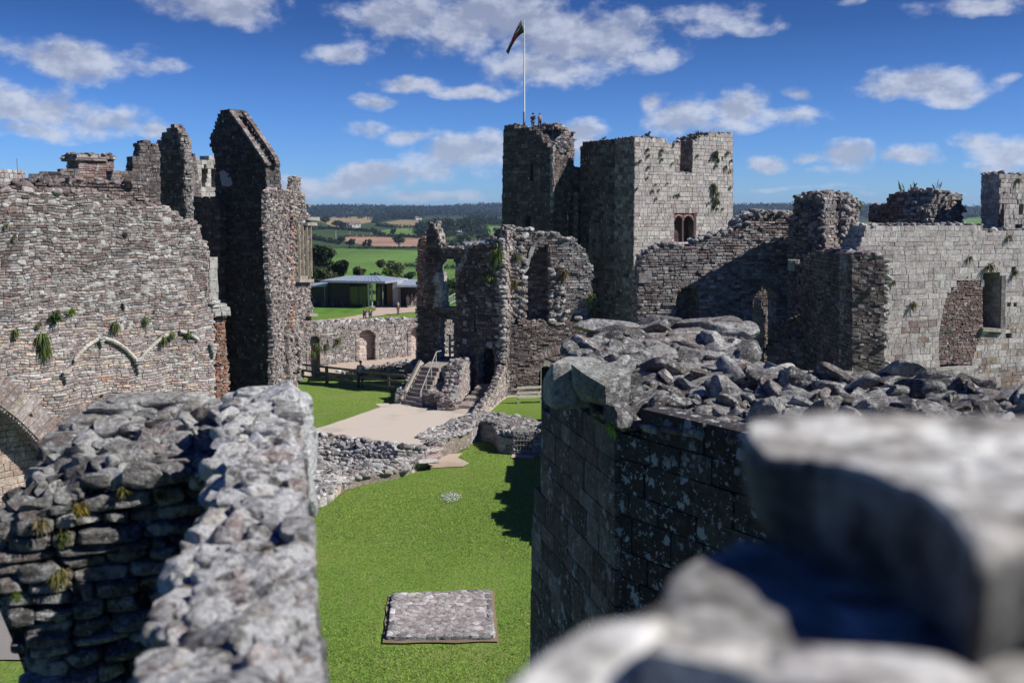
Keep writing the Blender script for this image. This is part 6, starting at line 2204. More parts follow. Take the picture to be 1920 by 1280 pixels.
    for i in range(rows):
        for j in range(cols):
            t = np.clip((j + .5 + .5 * (i % 2) + g.uniform(-.28, .28)) / cols, 0.01, .99); s = (i + .5 + g.uniform(-.3, .3)) / rows
            p = lerp_poly(back, np.array([t]))[0] * (1 - s) + lerp_poly(front, np.array([t]))[0] * s
            q = g.uniform(.055, .115) * (1.0 + .15 * (s < .3))
            rock(mb, p + [0, 0, -.01 + .02 * g.random()], (q * 1.3, q, q * .66), pick('rubble', g, .95), 16, g=g, tilt=.33, cuts=10, rough=.045, boxy=3.6, smin=.5)
    for i in range(110):
        t, s = g.random(), g.random()
        p = lerp_poly(back, np.array([t]))[0] * (1 - s) + lerp_poly(front, np.array([t]))[0] * s
        q = g.uniform(.025, .06)
        rock(mb, p - [0, 0, .015], (q * 1.3, q, q * .7), pick('rubble', g, .9), 9, g=g, tilt=.4, cuts=6, rough=.05, smin=.6)
    # light slabs crowning the crest
    for px, py, Y, rx in ((290, 752, 5.85, .30), (340, 760, 5.85, .2), (225, 765, 5.8, .18), (160, 792, 5.7, .13), (410, 765, 5.8, .15), (225, 795, 5.6, .16)):
        rock(mb, at(px, py, Y), (rx, .13, .05), pick('pale', g, .8), 16, rz=.1, tilt=.1, g=g, cuts=5, boxy=3.4, smin=.7)
    mb.build('rubble_cap', M['near'], r, smooth=True)
    # coursed face under the heap
    P = Plane(tuple(at(-10, 405, 4.84)[:2]), tuple(at(480, 405, 5.26)[:2]), plan=True)
    mb = MB()
    o = [(455, 895), (360, 895), (240, 895), (150, 920), (60, 972), (6, 1000), (-16, 1050), (-16, 1110), (2, 1150), (34, 1225), (46, 1260), (36, 1400), (480, 1400), (480, 895)]
    stone_course_face(mb, P, o, .20, .075, .2, 'rubble', 55, .85, 9, .05, 5, vary=.45, dj=.03, rough=.06, smin=.72)
    B = P.back(.10)
    q = [B.pt(*B.uv(*x)) for x in o]
    mb.add(np.array(q), [list(range(len(q)))[::-1]], (.06, .055, .05))
    mb.build('coursed_face', M['near'], r, smooth=True)
    # left end of the cross wall turning away
    mb = MB()
    P2 = Plane(tuple(P.pt(P.uv(20, 1010)[0] + .04, 0)[:2]), tuple(back[-1][:2] + [.05, .1]), plan=True)
    P2.N = -P2.N if P2.N[0] > 0 else P2.N
    stone_course_face(mb, P2, [(0, 9), (0, 10.25), (P2.L, 10.35), (P2.L, 9)], .2, .08, .2, 'rubble', 56, .9, 9, .03, 5, px=False)
    mb.build('end_face', M['near'], r, smooth=True)
    for i, (px, py, s, c, dr, lab) in enumerate([
            (255, 893, .10, (.24, .22, .05), .5, 'yellow green moss tuft under the big rounded stones, near wall'),
            (315, 905, .08, (.26, .24, .05), .5, 'yellowish moss patch near the shadow edge on the near wall'),
            (300, 925, .08, (.34, .26, .04), .5, 'orange yellow moss beside the shadow edge on the near wall'),
            (230, 915, .10, (.22, .22, .05), .6, 'green yellow moss in the top course of the near wall'),
            (150, 950, .12, (.30, .24, .05), .7, 'broad orange moss tuft at the left of the near wall'),
            (120, 1000, .11, (.14, .16, .04), .8, 'dull green tuft hanging in the middle left of the near wall'),
            (75, 975, .13, (.30, .24, .12), .9, 'straw coloured dead grass at the left end of the near wall'),
            (112, 1070, .15, (.26, .24, .08), 1.0, 'long straw grass hanging over the lower left courses'),
            (32, 1112, .08, (.18, .26, .05), .6, 'small bright green sprig low on the near wall edge')]):
        tuft('wall_moss', P.pt(*P.uv(px, py), .03), s * .5, np.array(c) * .62, lab, tuple(P.N), dr * .7, 170, group='moss and grass on the near wall', seed=300 + i)


near_left()


# --- near right tower
T0 = at(1008, 405, 12.0)[:2]; T1 = at(1150, 405, 9.3)[:2]; T2 = at(1460, 405, 7.7)[:2]; T3 = at(1990, 405, 6.3)[:2]


def near_right():
    r = thing('near_tower', (3.0, 9.5, 7.0), 'near dark ashlar tower with white lichen spots and broken rubble top', 'ruined tower')
    g = np.random.default_rng(61)
    F1 = Plane(tuple(T0), tuple(T1), plan=True); F2 = Plane(tuple(T1), tuple(T2), plan=True); F3 = Plane(tuple(T2), tuple(T3), plan=True)
    mb = MB()  # face stones tinted darker to deepen the shadow on this tower
    stone_course_face(mb, F1, [(991, 1400), (993, 1200), (996, 1000), (1000, 930), (1012, 905), (1014, 800), (1015, 756), (1036, 752), (1060, 756), (1152, 786), (1152, 1400)], .50, .26, .3, 'brown', 62, .62, 5, .0, 22, gap=.004, vary=.25, dj=.003, rough=.005, smin=.985)
    stone_course_face(mb, F2, [(1149, 1500), (1149, 786), (1165, 790), (1290, 800), (1370, 815), (1462, 832), (1462, 1500)], .50, .26, .3, 'dark', 63, .5, 5, .0, 22, gap=.004, vary=.25, dj=.003, rough=.005, smin=.985)
    stone_course_face(mb, F3, [(1459, 1500), (1459, 832), (1700, 860), (1990, 880), (1990, 1500)], .50, .26, .3, 'dark', 64, .5, 5, .0, 22, gap=.004, vary=.25, dj=.003, rough=.005, smin=.985)
    for F in (F1, F2, F3):
        zt = 10.0
        q = [F.pt(-.02, 2, -.06), F.pt(F.L + .02, 2, -.06), F.pt(F.L + .02, zt, -.06), F.pt(-.02, zt, -.06)]
        mb.add(np.array(q), [[0, 1, 2, 3]], (.05, .045, .04))
    mb.build('ashlar_face', M['nearash'], r, smooth=True)
    # corner parapet blocks
    def blk(px, py, Y, rx, ry, rz_, an, pal, k, lvl=16, tilt=.02, cuts=3, boxy=9, smin=.86, tint=None):
        mb = MB()
        rock(mb, at(px, py, Y), (rx, ry, rz_), tint if tint is not None else pick(pal, g, k), lvl, rz=an, tilt=tilt, cuts=cuts, boxy=boxy, rough=.015, g=g, smin=smin)
        return mb
    an = math.atan2(F1.U[1], F1.U[0])
    mb = blk(1072, 716, 9.75, .19, .26, .24, an, 'pale', .75); mb.build('corner_block', M['nearash'], r, smooth=True)
    mb = MB()   # splayed block with sunlit top and chamfered under side
    cc = at(1112, 718, 9.35)
    fw = F2.N * .26
    U2 = F2.U
    pts = np.array([cc + U2 * a * .85 + F2.N * b * .85 + np.array([0, 0, c * .85]) for a, b, c in
                    [(-.26, -.3, -.22), (.26, -.3, -.22), (.26, .02, -.22), (-.20, .02, -.22), (-.30, -.3, .22), (.30, -.3, .14), (.33, .10, .02), (.10, .20, .13), (-.22, .14, .20), (-.22, .12, -.05), (.18, .14, -.12)]])
    mb.add(pts, [[4, 5, 7, 8], [3, 2, 10, 9], [0, 3, 8, 4], [1, 5, 6, 2]], (.40, .40, .36))
    mb.add(pts, [[5, 6, 7], [9, 10, 8], [10, 7, 8], [10, 6, 7], [2, 6, 10], [3, 9, 8]], (.40, .40, .36))
    mb.add(pts, [[0, 1, 2, 3], [0, 4, 5, 1]], (.3, .3, .28))
    mb.build('splayed_block', M['near'], r)
    mb = blk(1160, 778, 9.0, .10, .12, .11, .5, 'rubble', .9); mb.build('jutting_stone', M['near'], r, smooth=True)
    # pale ledge along the wall head
    mb = MB()
    L = lerp_poly(px3((1150, 786, 9.3), (1205, 797, 9.0), (1290, 803, 8.6), (1370, 815, 8.2), (1460, 834, 7.75), (1700, 860, 7.1), (1990, 880, 6.4)), np.linspace(0, 1, 16))
    for i in range(15):
        d = L[i + 1] - L[i]
        rock(mb, (L[i] + L[i + 1]) / 2 + [.02, .16, -.02], (np.linalg.norm(d) * .52, .24, .045), pick('brown', g, 1.1), 9, rz=math.atan2(d[1], d[0]), tilt=.02, boxy=6, smin=.8, g=g)
    mb.build('ledge_stone', M['near'], r, smooth=True)
    # rubble: ledge up to the crest
    ledge = px3((1140, 770, 9.55), (1200, 793, 9.2), (1300, 801, 8.8), (1370, 812, 8.4), (1500, 835, 7.95), (1700, 850, 7.4), (1960, 860, 6.8))
    crest = px3((1090, 668, 10.5), (1170, 668, 10.7), (1250, 692, 10.4), (1330, 702, 10.2), (1410, 704, 9.9), (1480, 700, 9.7), (1600, 708, 9.3), (1750, 712, 8.8), (1850, 728, 8.3), (1960, 765, 7.8))
    mb = MB()
    rubble_patch(mb, ledge, crest, .24, 300, 'rubble', .80, 9, seed=66, amp=.09, flat=.42, under=(.09, .08, .075), tilt=.42, smin=.42, rough=.05, n=(70, 20), sink=.0)
    rubble_patch(mb, ledge, crest, .13, 520, 'rubble', .85, 5, seed=67, amp=.09, flat=.55, under=(.09, .08, .075), tilt=.6, smin=.42, n=(70, 20))
    mb.build('rubble_slope', M['near'], r, smooth=True)
    # crest stones, larger, tinted paler for brighter highlights
    mb = MB()
    for px, py, Y, rx, rz_, an_, tl, pal in ((1470, 694, 9.6, .30, .085, .35, .15, 'pale'), (1440, 705, 9.5, .22, .09, .5, .2, 'rubble'), (1510, 704, 9.5, .16, .075, 0, .1, 'pale'), (1570, 702, 9.4, .24, .075, .1, .1, 'pale'), (1625, 706, 9.3, .18, .07, 0, .15, 'rubble'),
                                           (1680, 708, 9.1, .17, .09, .3, .15, 'rubble'), (1715, 706, 9.0, .14, .08, 0, .2, 'rubble'), (1770, 715, 8.8, .28, .08, -.1, .12, 'rubble'), (1620, 730, 8.9, .26, .07, .1, .1, 'pale'), (1545, 738, 8.8, .15, .10, .4, .2, 'brown'),
                                           (1830, 730, 8.5, .2, .08, 0, .2, 'brown'), (1880, 745, 8.2, .2, .08, 0, .2, 'brown'), (1925, 760, 8.0, .2, .1, 0, .2, 'brown'), (1310, 705, 9.9, .16, .12, .3, .3, 'brown'), (1250, 705, 9.9, .18, .10, .8, .3, 'brown'),
                                           (1340, 692, 10.2, .2, .09, 0, .2, 'grey'), (1400, 697, 10.0, .2, .1, 0, .2, 'brown'), (1490, 770, 8.6, .14, .11, 0, .3, 'rubble'), (1625, 760, 8.4, .15, .08, 0, .25, 'rubble'), (1750, 770, 8.0, .22, .08, .3, .25, 'grey'), (1690, 745, 8.5, .2, .09, .2, .25, 'brown')):
        mb = MB()
        rock(mb, at(px, py, Y), (rx * .8, rx * .6, rz_ * .85), pick(pal, g, 1.15), 16, rz=an_, tilt=tl * 1.2, cuts=14, boxy=4, rough=.05, g=g, smin=.38)
        mb.build('crest_stone', M['near'], r, smooth=True)
    # rear masonry standing higher
    a = px3((1075, 655, 10.9), (1120, 635, 11.3), (1170, 612, 12.0), (1230, 618, 12.2), (1300, 625, 12.2), (1400, 635, 12.0))
    b = px3((1150, 690, 10.4), (1200, 690, 10.6), (1260, 692, 10.7), (1320, 692, 10.7), (1380, 690, 10.7), (1412, 690, 10.7))
    mb = MB()
    rubble_patch(mb, b, a, .30, 90, 'rubble', 1.0, 9, seed=68, amp=.05, flat=.42, under=(.20, .16, .145), tilt=.25, smin=.42, rough=.045, n=(60, 20))
    rubble_patch(mb, b, a, .14, 150, 'rubble', 1.1, 5, seed=69, amp=.05, flat=.5, under=(.2, .16, .145), tilt=.4, smin=.55, n=(60, 20))
    mb.build('rear_rubble', M['near'], r, smooth=True)
    for (px, py, Y, rx, ry, rz_, an_, k) in [(1130, 612, 12.0, .42, .3, .09, .0, 1.0), (1165, 622, 11.8, .30, .25, .10, -.1, .9), (1240, 606, 12.4, .30, .3, .13, -.1, 1.1), (1296, 612, 12.2, .33, .28, .11, .0, 1.0), (1355, 604, 12.3, .22, .2, .06, 0, .85),
                                              (1356, 618, 12.0, .30, .22, .10, .05, 1.0), (1393, 625, 11.9, .17, .22, .13, .0, 1.15), (1340, 650, 11.5, .15, .22, .18, .1, 1.15), (1375, 655, 11.6, .16, .2, .14, .0, 1.15), (1400, 662, 11.6, .12, .2, .17, .0, 1.1),
                                              (1290, 648, 11.4, .24, .2, .06, .2, 1.0), (1240, 640, 11.5, .2, .2, .06, .1, 1.0), (1290, 672, 11.0, .22, .2, .12, .2, .9), (1230, 668, 11.0, .22, .2, .09, .2, .8), (1385, 680, 11.2, .25, .2, .12, .0, 1.0)]:
        mb = MB()
        rock(mb, at(px, py, Y), (rx, ry, rz_), pick('rubble' if g.random() < .5 else 'pale', g, k * .85), 16, rz=an_, tilt=.07, cuts=11, boxy=5, rough=.05, g=g, smin=.60)
        mb.build('rear_block', M['near'], r, smooth=True)
    PR_ = Plane((1150, 12.1), (1412, 11.8))
    mb = MB(); stone_course_face(mb, PR_.back(.1), [(1180, 760), (1180, 640), (1210, 618), (1400, 632), (1408, 690), (1408, 760)], .42, .24, .5, 'rubble', 70, .95, 9, .02, 8)
    mb.build('rear_core', M['near'], r, smooth=True)
    tuft('wall_fern', at(1148, 800, 9.0), .10, (.30, .48, .08), 'tiny bright green fern under the splayed block of the near tower', (-.3, -1, .2), .6, 60, seed=320)


near_right()


def foreground():
    g = np.random.default_rng(71)
    def R_(name, c, r_, an, tilt, col, label, lvl=28, cuts=5, boxy=3.6, smin=.7, rough=.05):
        mb = MB(); rock(mb, c, r_, col, lvl, rz=an, tilt=tilt, cuts=cuts, boxy=boxy, rough=rough, g=g, smin=smin)
        o = mb.build(name, M['fore'], smooth=True)
        return tag(o, label, 'coping stone', 'blurred coping stones beside the camera')
    # flat slab whose worn outline is the wall's coping, seen almost edge on
    zt = 11.785
    def block(name, px_ring, zt, prof, n, col, label, seed, amp=.006):
        ring = np.array([gnd(*p, zt) for p in px_ring])
        ring = lerp_poly(np.vstack([ring, ring[:1]]), np.linspace(0, 1, n + 1))[:-1]
        ctr = ring.mean(0)
        mb = MB(); V = []
        for sc_, dz in [(.001, 0), (.2, 0), (.4, 0), (.6, 0), (.78, 0), (.9, 0)] + prof:
            q = ctr + (ring - ctr) * [sc_, sc_, 1]
            out = q - ctr; out /= (np.linalg.norm(out, axis=1) + 1e-6)[:, None]
            q = q + [0, 0, dz]
            q = q + out * (fnoise(q, seed, 26, 3) * amp)[:, None]
            q[:, 2] += fnoise(q * [1, 1, .3], seed + 1, 18, 4) * amp * 1.4
            V.append(q)
        V = np.concatenate(V); m = n; k = len(prof) + 6
        f = [[i * m + j, i * m + (j + 1) % m, (i + 1) * m + (j + 1) % m, (i + 1) * m + j] for i in range(k - 1) for j in range(m)]
        C_ = np.tile(np.array(col, float), (len(V), 1)); C_[(7 if name == 'coping_stone' and zt > 11.7 else 6) * m:] = (.10, .095, .09)  # stone below the rim tinted near black to stand for shade
        mb.add(V, f, C_)
        o = mb.build(name, M['fore'], smooth=True)
        return tag(o, label, 'coping stone', 'blurred coping stones beside the camera')
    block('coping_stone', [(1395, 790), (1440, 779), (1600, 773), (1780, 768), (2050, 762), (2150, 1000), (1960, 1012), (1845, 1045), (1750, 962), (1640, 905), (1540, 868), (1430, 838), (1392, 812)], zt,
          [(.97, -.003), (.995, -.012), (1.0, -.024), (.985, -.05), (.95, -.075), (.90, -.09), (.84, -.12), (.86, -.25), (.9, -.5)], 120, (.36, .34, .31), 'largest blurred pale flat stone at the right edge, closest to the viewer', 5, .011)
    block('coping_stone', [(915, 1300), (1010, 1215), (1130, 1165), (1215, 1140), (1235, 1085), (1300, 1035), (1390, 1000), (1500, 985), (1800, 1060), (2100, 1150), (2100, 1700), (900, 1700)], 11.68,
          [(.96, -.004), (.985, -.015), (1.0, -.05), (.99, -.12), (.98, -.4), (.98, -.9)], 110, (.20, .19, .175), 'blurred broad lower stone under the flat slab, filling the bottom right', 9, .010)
    R_('coping_stone', gnd(1130, 1205, 11.715) + [0, 0, -.02], (.085, .036, .028), .62, .0, (.60, .58, .54), 'blurred long pale stone running down to the lower middle', cuts=5)
    R_('coping_stone', gnd(1420, 1235, 11.73) + [0, 0, -.02], (.07, .034, .028), -.3, .04, (.58, .55, .50), 'blurred pale stone at the very bottom right of centre', cuts=5)
    R_('coping_stone', gnd(1640, 1262, 11.73) + [0, 0, -.02], (.07, .04, .026), -.2, .05, (.50, .47, .44), 'blurred stone in the bottom right corner', cuts=5)


foreground()

# ================================================================ VISITOR BUILDING, LAND BEYOND
def visitor_building():
    r = thing('visitor_building', gnd(680, 573, 0), 'low modern visitor building with flat grey metal roof and dark glazed front', 'building')
    Y = 134.0
    P = Plane((590, Y), (745, Y - 1.5))
    def wallbox(mb, x0, x1, yt, tint, d=6.0, w=0.0, zb=-.1):
        a, b = P.uv(x0, yt), P.uv(x1, yt)
        V = [P.pt(a[0], z, w - dd) for z in (zb, a[1]) for dd in (0,)]
        q = []
        for z in (zb, (a[1] + b[1]) / 2):
            q += [P.pt(a[0], z, w), P.pt(b[0], z, w), P.pt(b[0], z, w - d), P.pt(a[0], z, w - d)]
        mb.add(q, BOXF, tint)
    mb = MB()
    wallbox(mb, 615, 656, 527, (.05, .042, .038), 8, .0)
    wallbox(mb, 702, 718, 529, (.045, .04, .036), 8, -.6)
    mb.build('boarded_wall', M['wood'], r)
    mb = MB()
    for i in range(17):
        y = 534 + i * 2.2
        a, b = P.pt(*P.uv(618, y), .02), P.pt(*P.uv(654, y), .02)
        bar(mb, a, b, .05, .05, (.10, .085, .075))
    mb.build('cladding_batten', M['wood'], r)
    mb = MB(); wallbox(mb, 724, 738, 530, (.16, .085, .055), 6, -.3); mb.build('timber_panel', M['wood'], r)
    mb = MB(); wallbox(mb, 737, 746, 528, (.36, .37, .38), 5, .3); mb.build('pale_pier', M['plaster'], r)
    # glazed bay
    gm, nt, b = mat_base('tinted_glass')
    b.inputs['Base Color'].default_value = (.05, .075, .02, 1); b.inputs['Roughness'].default_value = .12; b.inputs['Specular IOR Level'].default_value = .8
    g2 = MB(); wallbox(g2, 657, 692, 537, (.05, .06, .02), .1, .02); g2.build('glazing', gm, r)
    g2 = MB(); wallbox(g2, 704, 711, 538, (.05, .06, .02), .1, -.5); g2.build('door_glazing', gm, r)
    for x in (656, 672, 692): 
        mb = MB(); wallbox(mb, x - .6, x + .6, 536, (.08, .08, .08), .25, .12); mb.build('mullion', M['metal'], r)
    for x in (694, 699.5):
        mb = MB(); wallbox(mb, x - 1.2, x + 1.2, 533, (.62, .66, .64), .3, .9); mb.build('white_column', M['metal'], r)
    for x in (721.5, 613.5):
        mb = MB(); wallbox(mb, x - .5, x + .5, 534, (.3, .3, .3), .15, 1.2); mb.build('roof_post', M['metal'], r)
    # main roof: thin oversailing slab with a shallow ridge
    def roof(name, pts, th, tint, seams=0):
        mb = MB()
        q = np.array(pts); lo = q - [0, 0, th]
        n = len(q)
        mb.add(np.concatenate([q, lo]), [[i, (i + 1) % n, n + (i + 1) % n, n + i] for i in range(n)], tint)
        mb.add(lo, [list(range(n))[::-1]], (.10, .09, .085))
        return mb, q
    f0, f1 = at(600, 525.5, Y - 3.5), at(722, 527.5, Y - 5)
    e1 = at(765, 522, Y + 3)
    b0, b1 = at(648, 517.5, Y + 9), at(706, 516.8, Y + 9)
    mb, q = roof('roof', [f0, f1, e1, b1, b0], .28, (.30, .33, .38))
    ridge = at(706, 516.6, Y + 8) + [0, 0, .05]
    mb.add([f0, f1, ridge, b0], [[0, 1, 2, 3]], (.34, .37, .42))
    mb.add([f1, e1, ridge], [[0, 1, 2]], (.34, .37, .42))
    mb.build('roof', M['slate'], r)
    mb = MB()
    for i in range(1, 16):
        t = i / 16
        bar(mb, f0 + (f1 - f0) * t + [0, 0, .03], b0 + (ridge - b0) * t + [0, 0, .03], .05, .06, (.26, .29, .33))
    mb.build('roof_seam', M['slate'], r)
    # wings
    lw = thing('building_wing', gnd(598, 573, 0), 'lower left wing of the visitor building half hidden by the torn wall', 'building')
    mb = MB(); wallbox(mb, 570, 616, 535, (.06, .055, .052), 8, .3); mb.build('wall', M['wood'], lw)
    mb, q = roof('roof', [at(566, 534.5, Y - 2.5), at(612, 534.5, Y - 2.5), at(614, 529, Y + 5), at(566, 531.5, Y + 5)], .2, (.32, .35, .40))
    mb.add(q + [0, 0, .01], [[0, 1, 2, 3]], (.34, .37, .42)); mb.build('roof', M['slate'], lw)
    rw = thing('building_wing', gnd(765, 573, 0), 'right wing of the visitor building behind the waiting visitors', 'building')
    mb = MB(); wallbox(mb, 746, 800, 535, (.045, .04, .038), 8, -1.5); mb.build('wall', M['wood'], rw)
    mb = MB()
    for i in range(9): wallbox(mb, 749 + i * 6, 750 + i * 6, 537, (.10, .07, .05), .1, -1.42)
    mb.build('cladding_batten', M['wood'], rw)
    mb, q = roof('roof', [at(744, 534.5, Y - 4), at(805, 535, Y - 4), at(800, 524, Y + 6), at(762, 523.5, Y + 6)], .25, (.32, .35, .40))
    mb.add(q + [0, 0, .01], [[0, 1, 2, 3]], (.34, .37, .42)); mb.build('roof', M['slate'], rw)
    for i, px in enumerate((588, 606, 625, 643, 660, 682)):
        p = gnd(px, 573.5 + (2 if px == 682 else 0), 0)
        t = thing('flower_pot', p, 'flowering plant pot in the row before the visitor building', 'plant pot', 'plant pots along the visitor building')
        mb = MB(); tube(mb, [p, p + [0, 0, .4]], [.16, .24], (.25, .18, .13), 10); mb.build('pot', M['plaster'], t)
        mb = MB(); leaves(mb, p + [0, 0, .6], (.4, .4, .35), 90, .07, (.30, .36, .22), np.random.default_rng(i), clumps=8); mb.build('plant', M['leaf'], t)
    for i, (px, py) in enumerate([(593, 611), (614, 609)]):
        p = gnd(px, py, 0); mb = MB(); tube(mb, [p, p + [0, 0, .8]], .03, (.2, .16, .12), 6)
        tag(mb.build('path_stake', M['wood']), ['short stake at the near edge of the path, left one', 'short stake on the lawn above the curtain wall, right one'][i], 'stake')
    # pale metal gate seen through the tall window
    A, B = gnd(838, 574, 0), gnd(866, 566, 0)
    r = thing('metal_gate', A, 'pale metal railing ramp seen through the tall ruin window', 'railing')
    for z in (.15, 1.15):
        mb = MB(); bar(mb, A + [0, 0, z], B + [0, 0, z + .5], .05, .07, (.5, .52, .53)); mb.build('rail', M['metal'], r)
    for t in np.linspace(0, 1, 9):
        mb = MB(); q = A + (B - A) * t; bar(mb, q + [0, 0, .1 + t * .5], q + [0, 0, 1.2 + t * .5], .04, .04, (.5, .52, .53)); mb.build('baluster', M['metal'], r)


visitor_building()

G = np.random.default_rng(77)


def land_tree(px, pb, pt, pw, col, label, seed, n=900, group=None, bushy=False, trunk=.2):
    """tree rooted on the land at photograph point (px, pb), as tall / wide as it measures there"""
    p = ray_terrain(px, pb)
    D = np.linalg.norm(p - CAM)
    h = (pb - pt) / FPX * D; w = pw / FPX * D
    return tree('bush' if bushy else 'tree', p, h, w, col, label, group, n=int(n * 1.6), leaf=max(w * .045, D * 1.3 / FPX), trunk=trunk, seed=seed, bushy=bushy, cat='bush' if bushy else 'tree')


def near_tree(px, py_base, Y, pt, pw, col, label, seed, n=1500, bushy=False):
    p = at(px, py_base, Y); p[2] = terrain_z(p[0], p[1])
    D = Y
    top = at(px, pt, Y)[2]
    h = top - p[2]; w = pw / FPX * D
    return tree('bush' if bushy else 'tree', p, h, w, col, label, None, n=int(n * 2.4), leaf=max(w * .036, .28), trunk=.15, seed=seed, bushy=bushy, cat='bush' if bushy else 'tree')


DK, MD, OL, BR = (.022, .038, .014), (.045, .078, .022), (.085, .105, .040), (.12, .17, .030)
near_tree(605, 560, 185, 446, 80, DK, 'big dark round tree behind the left of the visitor building', 1, 2600)
near_tree(640, 560, 180, 476, 46, DK, 'dark tree lobe right of the biggest dark tree', 2, 1500)
near_tree(575, 560, 178, 470, 60, DK, 'dark tree half hidden by the torn cross wall', 3, 1200)
near_tree(614, 560, 160, 489, 42, (.10, .12, .05), 'olive grey bushy tree right behind the left wing roof', 4, 1500)
near_tree(583, 560, 158, 503, 26, MD, 'mid green bush touching the torn wall behind the left wing', 5, 800, True)
near_tree(672, 560, 165, 495, 44, OL, 'low olive bush behind the middle of the visitor building roof', 6, 1200, True)
near_tree(648, 560, 168, 505, 34, MD, 'low green bush behind the roof between two taller bushes', 7, 900, True)
near_tree(737, 560, 160, 490, 38, BR, 'bright yellow green tree behind the roof ridge', 8, 1500)
near_tree(713, 540, 230, 466, 34, OL, 'willowy olive tree left of a matching one in the field', 9, 1300)
near_tree(738, 535, 235, 462, 44, OL, 'larger willowy olive tree in the field right of its twin', 10, 1600)
near_tree(765, 540, 225, 492, 38, MD, 'low green scrub right of the willowy trees', 11, 900, True)
near_tree(840, 545, 190, 520, 60, MD, 'dark hedge clump seen through the tall ruin window', 12, 1200, True)
near_tree(830, 545, 175, 537, 60, MD, 'clipped hedge seen low in the tall ruin window', 13, 1000, True)
land_tree(748, 466, 436, 24, MD, 'dark oval tree standing alone against the ploughed field', 14, 900)
land_tree(656, 464, 445, 20, DK, 'small dark tree at the left end of the ploughed field', 15, 600)
land_tree(684, 467, 448, 14, DK, 'small round tree, left of a close pair below the ploughed field', 16, 450)
land_tree(695, 467, 448, 15, DK, 'small round tree, right of a close pair below the ploughed field', 17, 450)
land_tree(641, 455, 443, 18, DK, 'dark bush on the far left hedge line', 18, 400)
land_tree(637, 429, 415, 34, DK, 'dark copse left of the white farmhouse', 19, 600)
land_tree(610, 420, 406, 22, DK, 'small far copse beside the torn wall skyline', 20, 350)
land_tree(738, 443, 429, 14, DK, 'small lone tree in the green far field', 21, 300)
land_tree(885, 436, 428, 18, DK, 'lone round tree in the right far field', 22, 400)
land_tree(912, 447, 436, 20, MD, 'bushy tree by the village roofs behind the ruin', 23, 400)
land_tree(868, 462, 440, 40, MD, 'green tree left of the village roofs', 24, 900)
land_tree(900, 458, 441, 26, (.06, .05, .022), 'brownish tree in front of the village roofs', 25, 500)
land_tree(844, 466, 450, 36, MD, 'leafy tree rising over the broken window head', 26, 700)
land_tree(1060, 448, 425, 50, MD, 'dark tree glimpsed through the broken keep window', 27, 600)
for i, (px, pb, pt, pw) in enumerate([(1390, 414, 405, 22), (1420, 412, 404, 30), (1822, 408, 402, 26), (1836, 407, 401, 16)]):
    land_tree(px, pb, pt, pw, DK, ['dark hedge tree right of the keep above the ruins', 'second dark hedge tree right of the keep', 'dark copse on the skyline between square stump and corner tower', 'small dark skyline tree beside the corner tower'][i], 30 + i, 300)


def hedge(pts, hpx, col, label, seed, dens=1.0, name='hedge', k=0.0, stuff=False, cat='hedge'):
    """line or band of foliage following the land"""
    g = np.random.default_rng(seed + 500)
    q = [ray_terrain(*p) for p in pts]
    mb = MB()
    for a, b in zip(q[:-1], q[1:]):
        L = np.linalg.norm(b - a); D = np.linalg.norm((a + b) / 2 - CAM)
        h = hpx / FPX * D
        n = max(3, int(L / (h * .55)))
        for i in range(n):
            t = (i + g.uniform(-.4, .4)) / n
            p = a + (b - a) * t
            p[2] = terrain_z(p[0], p[1])
            hh = h * g.uniform(.45, 1.1)
            leaves(mb, p + [0, g.normal(0, h * .5), hh * .4], (h * .55, h * .55, hh * .6), int(34 * dens), max(h * .14, D * .9 / FPX), np.array(col) * g.uniform(.75, 1.25), g, clumps=7)
    o = mb.build(name, M['leaf'])
    return tag(o, label, cat, kind='stuff' if stuff else None)


hedge([(575, 408), (640, 406), (700, 407), (760, 404), (830, 402), (948, 403)], 6, DK, 'far dark hedge line above the stubble fields', 1)
hedge([(580, 432), (620, 430), (660, 433), (700, 436), (720, 444), (790, 447)], 9, DK, 'tall dark hedge row curving between stubble and ploughed fields', 2, 1.3)
hedge([(636, 444), (700, 444), (790, 446)], 5, MD, 'hedge along the top of the ploughed field', 3)
hedge([(655, 466), (720, 466), (800, 466)], 6, DK, 'hedge along the bottom of the ploughed field', 4, 1.2)
hedge([(705, 424), (740, 428), (780, 428), (795, 434)], 8, DK, 'dark hedge above the small green field', 5, 1.2)
hedge([(700, 418), (720, 414), (750, 409), (790, 409)], 8, DK, 'hedge belt round the upper stubble field', 6, 1.2)
hedge([(893, 421), (948, 420)], 4, DK, 'thin hedge on top of the right far field', 7)
hedge([(575, 445), (600, 452), (640, 458)], 10, DK, 'dark hedge at the left below the stubble field', 8, 1.3)
hedge([(640, 548), (700, 552), (790, 548), (900, 545)], 14, MD, 'unclipped hedge at the foot of the castle slope', 9, 1.2)
hedge([(760, 500), (790, 502), (880, 505)], 9, DK, 'field hedge right of the willowy trees', 10, 1.2)
hedge([(1360, 412), (1500, 408)], 5, DK, 'distant hedge right of the keep', 11)
hedge([(1360, 425), (1450, 420)], 6, MD, 'second distant hedge right of the keep', 12)


